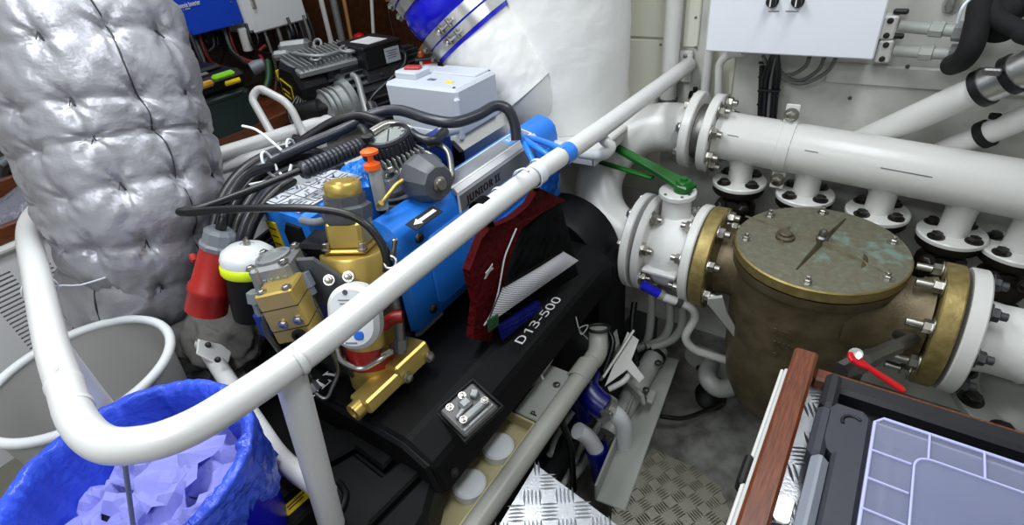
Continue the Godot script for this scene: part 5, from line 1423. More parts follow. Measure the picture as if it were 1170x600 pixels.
func engine() -> void:
	var o := thing("engine", "long black-covered marine diesel engine lying under the air compressor", "engine", Vector3(-0.8, 0.05, -0.7))
	part(o, "block", bx(Vector3(-0.81, 0.31, -0.755), Vector3(0.54, 0.52, 0.99), 0.02), M.black)
	var zf := -0.355
	part(o, "valve_cover", mb().prism(Transform3D(Basis.IDENTITY, Vector3(0, 0, -1.06)), PackedVector2Array([Vector2(-1.08, 0.5), Vector2(-1.07, 0.64), Vector2(-1.05, 0.68), Vector2(-0.6, 0.685), Vector2(-0.552, 0.684), Vector2(-0.54, 0.68), Vector2(-0.497, 0.652), Vector2(-0.489, 0.642), Vector2(-0.478, 0.578), Vector2(-0.49, 0.572), Vector2(-0.53, 0.575)]), 1.06 + zf, 0.006, false), M.cover)
	part(o, "cover_edge", mb().prism(Transform3D(Basis.IDENTITY, Vector3(0, 0, zf - 0.012)), PackedVector2Array([Vector2(-1.07, 0.54), Vector2(-1.06, 0.67), Vector2(-0.6, 0.678), Vector2(-0.55, 0.676), Vector2(-0.5, 0.648), Vector2(-0.484, 0.58), Vector2(-0.53, 0.56)]), 0.02, 0.006), M.black)
	part(o, "end_cover", bx(Vector3(-0.74, 0.44, -1.12), Vector3(0.5, 0.4, 0.14), 0.03), M.black)
	part(o, "end_drum", mb().lathe(fr(Vector3(-0.66, 0.6, -1.06), Vector3(0, 0, -1)), [Vector2(0, -0.02), Vector2(0.14, -0.02), Vector2(0.15, 0.0), Vector2(0.15, 0.1), Vector2(0.1, 0.12), Vector2(0, 0.12)], 40), M.black)
	lettering(o, "model_lettering", "D13-500", fxy(Vector3(-0.5053, 0.6855, -0.7343), Vector3(0, 0, -1), Vector3(-1, 0, 0)), 0.02, M.print_white, 0.165, "Droid Sans", 400)
	var v := Vector3(-0.7897, 0.685, -0.3835)
	lettering(o, "maker_lettering", "VOLVO PENTA", fxy(v + Vector3(0, 0, -0.068), Vector3(0, 0, -1), Vector3(-1, 0, 0)), 0.03, M.print_white, 0.3, "Droid Serif", 700)
	# raised panels of the lower cover in the foreground
	part(o, "lower_cover", mb().prism(Transform3D(Basis(Vector3.RIGHT, PI / 2), Vector3(0, 0.6, 0)), PackedVector2Array([Vector2(-1.05, -0.36), Vector2(-0.5, -0.36), Vector2(-0.47, -0.3), Vector2(-0.44, -0.1), Vector2(-0.46, -0.06), Vector2(-0.52, -0.06), Vector2(-0.57, -0.19), Vector2(-0.84, -0.22), Vector2(-0.9, -0.26), Vector2(-1.05, -0.27)]), 0.1, 0.01), M.cover)
	var raised := [[[Vector3(-0.7553, 0.61, -0.2831), Vector3(-0.7482, 0.61, -0.3336), Vector3(-0.7262, 0.61, -0.346), Vector3(-0.6889, 0.61, -0.3764), Vector3(-0.6544, 0.61, -0.42), Vector3(-0.5867, 0.61, -0.3875), Vector3(-0.5903, 0.61, -0.321), Vector3(-0.6704, 0.61, -0.3267), Vector3(-0.6953, 0.61, -0.2671)], "raised_panel"],
		[[Vector3(-0.6962, 0.61, -0.2316), Vector3(-0.6601, 0.61, -0.3172), Vector3(-0.58, 0.61, -0.3107), Vector3(-0.566, 0.61, -0.3793), Vector3(-0.5232, 0.61, -0.3554), Vector3(-0.5332, 0.61, -0.237), Vector3(-0.5094, 0.61, -0.1852), Vector3(-0.5831, 0.61, -0.1412)], "raised_panel"]]
	for q in raised:
		var pl := PackedVector2Array()
		for p in q[0]:
			pl.append(Vector2(p.x, p.z))
		part(o, q[1], mb().prism(Transform3D(Basis(Vector3.RIGHT, PI / 2), Vector3(0, 0.618, 0)), pl, 0.03, 0.005), M.cover)
	part(o, "moulded_curve", mb().tube(curve([Vector3(-0.5985, 0.615, -0.1953), Vector3(-0.5908, 0.622, -0.2216), Vector3(-0.6064, 0.622, -0.2494), Vector3(-0.6385, 0.615, -0.2612)], 6), 0.006, 8), M.black)
	# opening with the bare casting
	var c0 := Vector3(-0.539, 0.676, -0.4386)
	var c1 := Vector3(-0.5204, 0.686, -0.5181)
	var c2 := Vector3(-0.4643, 0.66, -0.5116)
	var c3 := Vector3(-0.4661, 0.66, -0.417)
	var mid := (c0 + c1 + c2 + c3) * 0.25
	var w := fxy(mid, c1 - c0, c0 - c3)
	var lx := (c1 - c0).length()
	var ly := (c0 - c3).length() * 0.95
	part(o, "opening_rim", mb().tube([w * Vector3(-lx * 0.56, -ly * 0.55, 0.004), w * Vector3(lx * 0.56, -ly * 0.55, 0.004), w * Vector3(lx * 0.56, ly * 0.55, 0.004), w * Vector3(-lx * 0.56, ly * 0.55, 0.004)], 0.005, 8, false, true), M.black)
	var cp := part(o, "casting", mb().box(w * rt(Vector3(0, 0, 0.002)), Vector3(lx, ly, 0.012), 0.004), M.cast_dull, "bare alloy casting")
	part(cp, "bracket", mb().box(w * rt(Vector3(0.004, -ly * 0.18, 0.012)), Vector3(lx * 0.72, ly * 0.22, 0.014), 0.003).box(w * rt(Vector3(0.0, -ly * 0.36, 0.008)), Vector3(lx * 0.9, ly * 0.1, 0.008), 0.002), M.alloy)
	part(cp, "bracket", mb().box(w * rt(Vector3(0, ly * 0.12, 0.012)), Vector3(lx * 0.3, ly * 0.3, 0.02), 0.005).box(w * rt(Vector3(lx * 0.3, ly * 0.16, 0.014), 0, 0, 30), Vector3(lx * 0.2, ly * 0.2, 0.012), 0.002).box(w * rt(Vector3(-lx * 0.2, ly * 0.02, 0.014), 0, 0, 12), Vector3(lx * 0.36, ly * 0.12, 0.008), 0.002), M.alloy)
	var hb := hex_bolt(0.005, 0.004)
	for p in [Vector3(-lx * 0.3, -ly * 0.2, 0.019), Vector3(lx * 0.33, -ly * 0.2, 0.019), Vector3(-lx * 0.28, ly * 0.36, 0.008), Vector3(lx * 0.1, ly * 0.38, 0.008)]:
		inst(cp, "bolt", hb, M.bolt, fr(w * p, w.basis.z))
	inst(o, "bolt", hex_bolt(0.006, 0.004), M.dark_bolt, fr(Vector3(-0.4771, 0.606, -0.385), Vector3(1, 0.3, 0)))
	# small yellow warning label
	var y0 := Vector3(-0.6483, 0.67, -0.1672)
	var y1 := Vector3(-0.6451, 0.67, -0.214)
	var y2 := Vector3(-0.6163, 0.67, -0.2034)
	var yl := mb()
	var yc := fxy((y0 + y2) * 0.5, y1 - y0, Vector3(-1, 0, 0.2))
	yl.box(yc, Vector3((y1 - y0).length(), 0.02, 0.0016))
	var lb := part(o, "warning_label", yl, M.yellow, "yellow warning label")
	part(lb, "print", mb().box(yc * rt(Vector3(0, 0.0035, 0.001)), Vector3(0.034, 0.0022, 0.0006)).box(yc * rt(Vector3(-0.003, -0.002, 0.001)), Vector3(0.028, 0.0022, 0.0006)), M.ink)
	part(o, "label_block", mb().box(yc * rt(Vector3(0, 0, -0.022)), Vector3(0.09, 0.06, 0.042), 0.005), M.cover)
	# ---- filter trough beside the engine
	var t := thing("filter_trough", "cream-painted trough with two round white filter caps beneath the engine cover edge", "trough", Vector3(-0.4975, 0.5, -0.5027))
	var zc := -0.46
	part(t, "floor", bx(Vector3(-0.5, 0.475, zc), Vector3(0.09, 0.008, 0.3)), M.tray_cream)
	part(t, "wall", bx(Vector3(-0.455, 0.49, zc), Vector3(0.006, 0.04, 0.3), 0.002), M.tray_cream)
	for z in [zc - 0.15, zc + 0.15]:
		part(t, "wall", bx(Vector3(-0.5, 0.49, z), Vector3(0.09, 0.04, 0.006), 0.002), M.tray_cream)
	for z in [-0.43, -0.53]:
		part(t, "filter_cap", mb().lathe(Transform3D(Basis.IDENTITY, Vector3(-0.497, 0.478, z)), [Vector2(0.034, 0), Vector2(0.034, 0.02), Vector2(0.03, 0.024), Vector2(0, 0.025)], 28), M.off_white)
	var gp := thing("bearer_plate", "grey painted plate marked with one black letter beside the filter trough", "plate", Vector3(-0.495, 0.5, -0.6334))
	part(gp, "plate", bx(Vector3(-0.478, 0.5, -0.7), Vector3(0.075, 0.008, 0.16), 0.002), M.paint_grey)
	inst(gp, "bolt", hex_bolt(0.006, 0.004), M.dull_steel, Transform3D(Basis.IDENTITY, Vector3(-0.47, 0.504, -0.73)))
	lettering(gp, "letter", "P", fxy(Vector3(-0.472, 0.5045, -0.635), Vector3(0, 0, -1), Vector3(-1, 0, 0)), 0.016, M.ink, 0.0, "Droid Sans", 700)
	var fn := thing("gusset", "pale angled gusset plate between the bearer plate and the drain pipe's elbow", "bracket", Vector3(-0.4926, 0.5685, -0.6944))
	part(fn, "plate", mb().prism(fxy(Vector3(-0.514, 0.5397, -0.7142), Vector3(0.2, 0.1, -1), Vector3(0.3, 1, 0)), PackedVector2Array([Vector2(-0.05, -0.03), Vector2(0.02, -0.05), Vector2(0.055, 0.0), Vector2(0.05, 0.05), Vector2(-0.02, 0.03)]), 0.008, 0.002), M.paint_grey)
	part(fn, "rib", mb().prism(fxy(Vector3(-0.5057, 0.5544, -0.7027), Vector3(1, 0, 0.3), Vector3(0, 1, 0)), PackedVector2Array([Vector2(0, -0.03), Vector2(0.03, 0.0), Vector2(0.01, 0.04), Vector2(0, 0.04)]), 0.006, 0.001), M.paint_grey)
	# ---- the pale grey pipe along the engine
	var g := thing("engine_pipe", "straight grey plastic pipe running along the engine beside the tread plate", "pipe", Vector3(-0.4577, 0.5, -0.5746))
	var a := Vector3(-0.433, 0.5, -0.2126)
	var b := Vector3(-0.4354, 0.5, -0.8387)
	part(g, "pipe", mb().tube([a, b, b + (b - a).normalized() * 0.02], 0.022, 24), M.pipe_grey)
	part(g, "socket", mb().lathe(fr(Vector3(-0.4384, 0.5, -0.773), b - a), [Vector2(0.022, -0.006), Vector2(0.026, -0.004), Vector2(0.026, 0.05), Vector2(0.022, 0.052)], 24), M.pipe_grey)
	part(g, "elbow", mb().tube(curve([b, b + Vector3(0, 0.004, -0.03), b + Vector3(-0.012, 0.016, -0.06), b + Vector3(-0.02, 0.04, -0.075)], 5), 0.0235, 20), M.pipe_grey)
	part(g, "clip", mb().tube(ring(b + Vector3(-0.018, 0.04, -0.075), Vector3(-0.2, 1, -0.3), 0.026, 24), 0.004, 8, false, true), M.ink)
	part(g, "wire", mb().tube(curve([Vector3(-0.4463, 0.6736, -0.7898), Vector3(-0.4237, 0.6482, -0.7698), Vector3(-0.4159, 0.6622, -0.7879), Vector3(-0.4297, 0.6578, -0.7736), Vector3(-0.4084, 0.6375, -0.7723)], 6), 0.002, 6), M.dull_steel)

func bilge_gear() -> void:
	# things down in the gap between engine and tread plate
	var o := thing("bilge_hose", "white elbow joined to blue rubber hose deep in the gap beside the engine pipe", "hose", Vector3(-0.3903, 0.3199, -0.8633))
	part(o, "white_elbow", mb().tube(curve([Vector3(-0.393, 0.3573, -0.8325), Vector3(-0.3677, 0.332, -0.8453), Vector3(-0.3548, 0.2801, -0.8562), Vector3(-0.3591, 0.1877, -0.8648)], 6), 0.022, 18), M.off_white)
	part(o, "blue_hose", mb().tube(curve([Vector3(-0.3995, 0.3615, -0.8311), Vector3(-0.4299, 0.3741, -0.834), Vector3(-0.4637, 0.39, -0.8524), Vector3(-0.4746, 0.3944, -0.8936)], 6), 0.034, 20), M.bilge_blue)
	part(o, "clamp", mb().lathe(fr(Vector3(-0.3953, 0.3593, -0.8324), Vector3(-0.3677, 0.332, -0.8453) - Vector3(-0.4102, 0.3679, -0.8285)), [Vector2(0.03, -0.01), Vector2(0.036, -0.01), Vector2(0.036, 0.01), Vector2(0.03, 0.01)], 24), M.steel)
	part(o, "clamp_screw", mb().box(fr(Vector3(-0.3793, 0.3824, -0.8036), Vector3(1, 0.3, 0)), Vector3(0.014, 0.03, 0.012), 0.002), M.steel)
	var o2 := thing("bilge_hose", "lower blue rubber hose elbow with pale pipe end deep beside the tread plate's corner", "hose", Vector3(-0.4005, 0.1681, -0.8011))
	part(o2, "blue_hose", mb().tube(curve([Vector3(-0.4081, 0.2291, -0.8021), Vector3(-0.395, 0.1803, -0.8006), Vector3(-0.3836, 0.1141, -0.798)], 6), 0.03, 18), M.bilge_blue)
	part(o2, "pale_end", mb().tube(curve([Vector3(-0.4464, 0.3044, -0.7767), Vector3(-0.4259, 0.2704, -0.7936), Vector3(-0.407, 0.2253, -0.7997)], 6), 0.022, 16), M.off_white)
	solo("hose_end", "dark blue hose end behind the engine pipe, left of the white elbow", "hose", mb().tube(curve([Vector3(-0.5217, 0.2932, -0.8925), Vector3(-0.4992, 0.2638, -0.8844), Vector3(-0.4933, 0.2194, -0.8812)], 5), 0.03, 18), M.bilge_blue, Vector3(-0.4992, 0.2638, -0.8844))
	# grey angle beam and the pipe strapped to it
	var ab := thing("angle_beam", "grey painted steel angle beam with bolted clip running beside the bilge pipe", "beam", Vector3(-0.353, 0.1838, -0.9271))
	var a := Vector3(-0.3154, 0.2, -0.6899)
	var b := Vector3(-0.3754, 0.2, -1.2305)
	var f := fxy((a + b) * 0.5, b - a, Vector3(1, 0, 0.2))
	var l := (b - a).length()
	part(ab, "flange", mb().box(f * rt(Vector3(0, -0.0, 0)), Vector3(l, 0.075, 0.006), 0.002), M.paint_grey)
	part(ab, "web", mb().box(f * rt(Vector3(0, 0.037 if f.basis.y.x < 0 else -0.037, 0.03 if f.basis.z.y > 0 else -0.03)), Vector3(l, 0.006, 0.06), 0.002), M.paint_grey)
	part(ab, "clip", mb().box(fxy(Vector3(-0.3574, 0.2503, -1.0114), b - a, Vector3(1, 0, 0.2)), Vector3(0.045, 0.05, 0.014), 0.003), M.paint_grey)
	for p in [Vector3(-0.3575, 0.2741, -1.0089), Vector3(-0.3564, 0.2589, -0.9891), Vector3(-0.3654, 0.2768, -1.1196)]:
		inst(ab, "bolt", hex_bolt(0.007, 0.005), M.dark_bolt, fr(p, Vector3(0, 1, 0.2)))
	var bp := thing("strapped_pipe", "grey bilge pipe clamped to the angle beam beside its bolted clip", "pipe", Vector3(-0.4103, 0.226, -0.9958))
	part(bp, "pipe", mb().tube([Vector3(-0.3938, 0.2504, -1.1971), Vector3(-0.3963, 0.2361, -1.0305), Vector3(-0.4106, 0.1885, -0.8872)], 0.03, 20), M.paint_grey)
	part(bp, "clamp", mb().prism(fxy(Vector3(-0.3849, 0.2632, -1.0015), Vector3(1, 0.2, 0.6), Vector3(0, 1, 0)), PackedVector2Array([Vector2(-0.05, -0.008), Vector2(0.05, -0.01), Vector2(0.045, 0.02), Vector2(-0.035, 0.024)]), 0.012, 0.003), M.paint_grey)
	part(bp, "strap", mb().lathe(fr(Vector3(-0.3933, 0.2506, -1.1673), Vector3(-0.3938, 0.2504, -1.1971) - Vector3(-0.3963, 0.2361, -1.0305)), [Vector2(0.03, -0.006), Vector2(0.034, -0.005), Vector2(0.034, 0.005), Vector2(0.03, 0.006)], 20), M.ink)
	# T-shaped bracket plate
	var tb := thing("tee_bracket", "pale grey tee-shaped bracket plate slanting up beside the bilge pipes", "bracket", Vector3(-0.4146, 0.3881, -0.9796))
	var tf := fxy(Vector3(-0.4214, 0.3812, -0.9838), Vector3(-0.413, 0.4013, -1.0684) - Vector3(-0.4255, 0.3652, -0.9059), Vector3(-0.3581, 0.359, -1.013) - Vector3(-0.4226, 0.385, -0.9862))
	part(tb, "plate", mb().prism(tf, PackedVector2Array([Vector2(-0.09, 0.0), Vector2(0.085, -0.028), Vector2(0.085, 0.01), Vector2(0.02, 0.022), Vector2(0.0, 0.075), Vector2(-0.022, 0.07), Vector2(-0.012, 0.026)]), 0.006, 0.0015), M.white)
	part(tb, "stiffener", mb().box(tf * rt(Vector3(0.0, -0.018, -0.012)), Vector3(0.17, 0.006, 0.03), 0.001), M.white)
	solo("curved_handle", "short bent pale tube below the tee-shaped bracket", "tube", mb().tube(curve([Vector3(-0.4284, 0.3286, -0.9179), Vector3(-0.4007, 0.342, -0.9507), Vector3(-0.3964, 0.3444, -0.9865)], 6), 0.008, 10), M.white, Vector3(-0.4007, 0.342, -0.9507))
	# assorted pipework in the shade
	var rg := RandomNumberGenerator.new()
	rg.seed = 33
	var lines := [[Vector3(-0.4333, 0.1357, -0.8243), Vector3(-0.4289, 0.1707, -1.0408), 0.011, "pale bilge line nearest the engine pipe, running towards the tee bracket"],
		[Vector3(-0.4652, 0.1642, -0.8246), Vector3(-0.4614, 0.1744, -1.0192), 0.009, "slim pale bilge line beside the lower blue hose"],
		[Vector3(-0.448, 0.1458, -0.7457), Vector3(-0.4446, 0.1607, -0.9135), 0.012, "short pale bilge line under the lower blue hose"],
		[Vector3(-0.4794, 0.286, -0.69), Vector3(-0.4814, 0.3136, -0.8189), 0.008, "thin pale line close under the engine pipe"],
		[Vector3(-0.4522, 0.1663, -0.6838), Vector3(-0.4624, 0.206, -0.8627), 0.008, "thin pale line just behind the tread plate's corner"]]
	for q in lines:
		var p: Vector3 = q[0]
		var e: Vector3 = q[1]
		var c := (p + e) * 0.5 + Vector3(rg.randf_range(-0.02, 0.02), rg.randf_range(-0.03, 0.0), 0.0)
		solo("bilge_line", q[3], "pipe", mb().tube(curve([p, c, e], 6), q[2], 10), M.paint_grey, p)
	for q in [[[Vector3(-0.481, 0.3466, -0.7561), Vector3(-0.4501, 0.2696, -0.7439), Vector3(-0.4302, 0.1446, -0.7125)], "black cable hanging in the gap right beside the engine pipe"], [[Vector3(-0.4726, 0.4167, -1.1887), Vector3(-0.4566, 0.3434, -1.1378), Vector3(-0.4182, 0.2573, -1.0931)], "black cable dropping behind the tee-shaped bracket"], [[Vector3(-0.5136, 0.4021, -1.0685), Vector3(-0.4712, 0.3798, -1.036), Vector3(-0.4653, 0.3307, -0.9679)], "black hose curling behind the engine's far end"]]:
		solo("cable", q[1], "cable", mb().tube(curve(q[0], 6), 0.009, 10), M.rubber, q[0][0])
	solo("floor_frame", "dark grey steel frame member crossing the bilge under the pipes", "frame", bx(Vector3(-0.55, 0.06, -1.0), Vector3(0.1, 0.12, 1.0), 0.01), M.dark_alloy, Vector3(-0.55, 0.0, -1.0))
	solo("junction_block", "pale boxy casting in the shadow at the engine's far end", "casting", mb().box(rt(Vector3(-0.5217, 0.3264, -1.0735), 20, 35, 10), Vector3(0.1, 0.09, 0.08), 0.015), M.paint_grey, Vector3(-0.5217, 0.3264, -1.0735))

func tread_bar() -> ArrayMesh:
	var b := mb()
	var k := 8
	var h := 0.0015
	var l := 0.0155
	var w := 0.0021
	for i in k:
		var x0 := -1.0 + 2.0 * i / k
		var x1 := -1.0 + 2.0 * (i + 1) / k
		var w0 := w * (1.0 - x0 * x0)
		var w1 := w * (1.0 - x1 * x1)
		var h0 := h * sqrt(maxf(0.0, 1.0 - x0 * x0))
		var h1 := h * sqrt(maxf(0.0, 1.0 - x1 * x1))
		for s in [-1.0, 1.0]:
			var n := Vector3(0, 0.8, s)
			n = n.normalized()
			b.tri(Vector3(x0 * l, 0, s * w0), Vector3(x1 * l, 0, s * w1), Vector3(x1 * l, h1, 0), n, n, n)
			b.tri(Vector3(x0 * l, 0, s * w0), Vector3(x1 * l, h1, 0), Vector3(x0 * l, h0, 0), n, n, n)
	return b.mesh()

# five-bar tread pattern inside an outline on the level y
func tread(o: Node3D, poly: PackedVector2Array, y: float, m: Material, turn: float, pitch := 0.039) -> void:
	var bar := tread_bar()
	var r := Rect2(poly[0], Vector2.ZERO)
	for p in poly:
		r = r.expand(p)
	var xs := []
	var n := int(maxf(r.size.x, r.size.y) / pitch) + 2
	var c := r.get_center()
	for i in range(-n, n + 1):
		for j in range(-n, n + 1):
			var p := c + Vector2(i * pitch, j * pitch).rotated(turn)
			var a := turn + (PI / 4 if (i + j) % 2 == 0 else -PI / 4)
			for k in 5:
				var q := p + Vector2(0, (k - 2) * 0.0066).rotated(a)
				if Geometry2D.is_point_in_polygon(q, poly):
					xs.append(Transform3D(Basis(Vector3.UP, -a), Vector3(q.x, y, q.y)))
	stuff(o, "tread_bars", bar, m, xs)

func floor_plate(called: String, label: String, pts: Array, y: float, m: Material, turn: float) -> void:
	var pl := PackedVector2Array()
	for p in pts:
		pl.append(Vector2(p.x, p.z))
	var o := thing(called, label, "floor plate", Vector3(pts[0].x, y - 0.006, pts[0].z))
	part(o, "plate", mb().prism(Transform3D(Basis(Vector3.RIGHT, PI / 2), Vector3(0, y, 0)), pl, 0.006, 0.001), m)
	tread(o, pl, y, m, turn)

func plates_and_chest() -> void:
	floor_plate("tread_plate", "bright aluminium five-bar tread plate at the bottom middle in front of the engine", [Vector3(-0.3627, 0.6, -0.4757), Vector3(-0.1897, 0.6, -0.4456), Vector3(-0.1065, 0.6, -0.4314), Vector3(0.0, 0.6, 0.1), Vector3(-0.3, 0.6, 0.1), Vector3(-0.354, 0.6, -0.3221)], 0.6, M.tread, 0.2)
	for x in [-0.3, -0.12]:
		solo("plate_leg", "steel leg under the bright tread plate, " + ("left one" if x < -0.2 else "right one"), "leg", bx(Vector3(x, 0.297, -0.25), Vector3(0.03, 0.594, 0.03)), M.dark_alloy, Vector3(x, 0.0, -0.25))
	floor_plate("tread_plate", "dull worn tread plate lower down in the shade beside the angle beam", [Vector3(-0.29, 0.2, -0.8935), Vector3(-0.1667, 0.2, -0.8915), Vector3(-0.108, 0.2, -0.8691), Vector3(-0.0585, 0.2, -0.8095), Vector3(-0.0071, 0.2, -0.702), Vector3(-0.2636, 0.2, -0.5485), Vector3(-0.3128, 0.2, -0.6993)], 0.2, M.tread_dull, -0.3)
	solo("bilge_step", "dark steel step in the bilge under the dull tread plate", "step", bx(Vector3(-0.21, 0.095, -0.66), Vector3(0.2, 0.19, 0.3), 0.005), M.dark_alloy, Vector3(-0.2, 0, -0.7))
	# ---- wooden chest, its tread-plate top and what lies on it
	var y := 0.8
	var o := thing("wooden_chest", "open-topped chest with reddish wooden rims and white side at the bottom right", "chest", Vector3(0.16, 0.0, -0.4))
	part(o, "rim", bx(Vector3(-0.008, y - 0.012, -0.3), Vector3(0.034, 0.05, 0.89), 0.004), M.wood)
	part(o, "rim", bx(Vector3(0.26, y - 0.03, -0.722), Vector3(0.5, 0.045, 0.026), 0.004), M.wood)
	part(o, "side", bx(Vector3(-0.028, 0.385, -0.3), Vector3(0.006, 0.77, 0.87), 0.002), M.white)
	part(o, "trim_strip", bx(Vector3(-0.034, 0.755, -0.3), Vector3(0.005, 0.02, 0.87), 0.0015), M.white)
	part(o, "end", bx(Vector3(0.25, 0.37, -0.725), Vector3(0.5, 0.72, 0.014), 0.003), M.white)
	part(o, "hinge_pad", bx(Vector3(-0.037, 0.755, -0.52), Vector3(0.012, 0.03, 0.05), 0.004), M.ink)
	var lv := y - 0.03
	part(o, "top_plate", bx(Vector3(0.25, lv - 0.004, -0.3), Vector3(0.5, 0.008, 0.86)), M.tread)
	tread(o, PackedVector2Array([Vector2(0.012, -0.72), Vector2(0.2, -0.72), Vector2(0.2, -0.2), Vector2(0.012, -0.2)]), lv, M.tread, 0.35)
	# black tray
	var t := thing("tray", "black plastic tray with raised rim holding the organiser case on the chest", "tray", Vector3(0.25, lv, -0.5))
	part(t, "base", bx(Vector3(0.27, lv + 0.005, -0.45), Vector3(0.46, 0.01, 0.46)), M.black)
	part(t, "rear_rim", bx(Vector3(0.279, lv + 0.018, -0.704), Vector3(0.506, 0.032, 0.034), 0.006), M.tray_black)
	part(t, "side_rim", bx(Vector3(0.036, lv + 0.03, -0.665), Vector3(0.02, 0.05, 0.07), 0.006), M.tray_black)
	# organiser case
	var c := thing("organiser_case", "dark grey organiser case with clear ribbed lid and grey handle at the bottom right corner", "case", Vector3(0.28, lv + 0.01, -0.44))
	var th := 0.045
	var zb := -0.645
	var top := lv + 0.012 + th
	part(c, "shell", mb().prism(Transform3D(Basis(Vector3.RIGHT, PI / 2), Vector3(0, top - 0.004, 0)), PackedVector2Array([Vector2(0.03, -0.62), Vector2(0.043, zb), Vector2(0.078, zb), Vector2(0.089, zb + 0.012), Vector2(0.089, -0.25), Vector2(0.052, -0.25), Vector2(0.052, -0.555), Vector2(0.03, -0.575)]), th - 0.004, 0.005), M.case_dark)
	var dn := Vector3(0.0673, 0.828, -0.613)
	part(c, "moulded_arc", mb().tube(ring(Vector3(dn.x, top - 0.0035, dn.z), Vector3.UP, 0.012, 24).slice(10, 22), 0.0022, 8), M.ink)
	part(c, "end_block", mb().box(rt(Vector3(0.035, top - 0.02, -0.585)), Vector3(0.02, 0.035, 0.09), 0.006), M.case_dark)
	part(c, "handle", mb().box(rt(Vector3(0.041, top - 0.012, -0.4)), Vector3(0.02, 0.026, 0.29), 0.008), M.case_grey)
	part(c, "hasp", mb().prism(fxy(Vector3(0.018, 0.8, -0.4583), Vector3(0, 0, -1), Vector3(-1, 0, 0.2)), round_rect(0.04, 0.02, 0.006), 0.004, 0.001), M.steel)
	# transparent lid: plate, raised field, border ribs
	var lid := part(c, "lid", mb().prism(Transform3D(Basis(Vector3.RIGHT, PI / 2), Vector3(0, top, 0)), PackedVector2Array([Vector2(0.09, -0.625), Vector2(0.1, zb + 0.008), Vector2(0.5, zb + 0.008), Vector2(0.5, -0.25), Vector2(0.09, -0.25)]), 0.003, 0.001), M.clear, "clear plastic lid")
	part(lid, "raised_field", mb().prism(Transform3D(Basis(Vector3.RIGHT, PI / 2), Vector3(0.315, top + 0.006, -0.42)), round_rect(0.36, 0.34, 0.02), 0.0055, 0.002), M.clear)
	var rm := mat(Color(0.75, 0.76, 0.92), 0.2)
	for k in 7:
		part(lid, "rib", bx(Vector3(0.112, top + 0.0012, -0.575 + k * 0.045), Vector3(0.044, 0.0035, 0.0025), 0.0008), rm)
	for k in 5:
		part(lid, "rib", bx(Vector3(0.15 + k * 0.055, top + 0.0012, -0.614), Vector3(0.0025, 0.0035, 0.044), 0.0008), rm)
	part(lid, "lip", mb().tube([Vector3(0.091, top, -0.25), Vector3(0.091, top, -0.625), Vector3(0.1, top, zb + 0.009), Vector3(0.5, top, zb + 0.009)], 0.0022, 8), rm)
	part(lid, "lip", mb().tube(bend([Vector3(0.136, top + 0.004, -0.25), Vector3(0.136, top + 0.004, -0.59), Vector3(0.494, top + 0.004, -0.59)], 0.02), 0.0016, 8), rm)
	part(c, "floor", bx(Vector3(0.295, lv + 0.016, -0.44), Vector3(0.41, 0.006, 0.38)), M.case_grey)
	part(c, "rear_wall", bx(Vector3(0.295, lv + 0.032, zb + 0.014), Vector3(0.41, 0.036, 0.004)), M.pale_plastic)

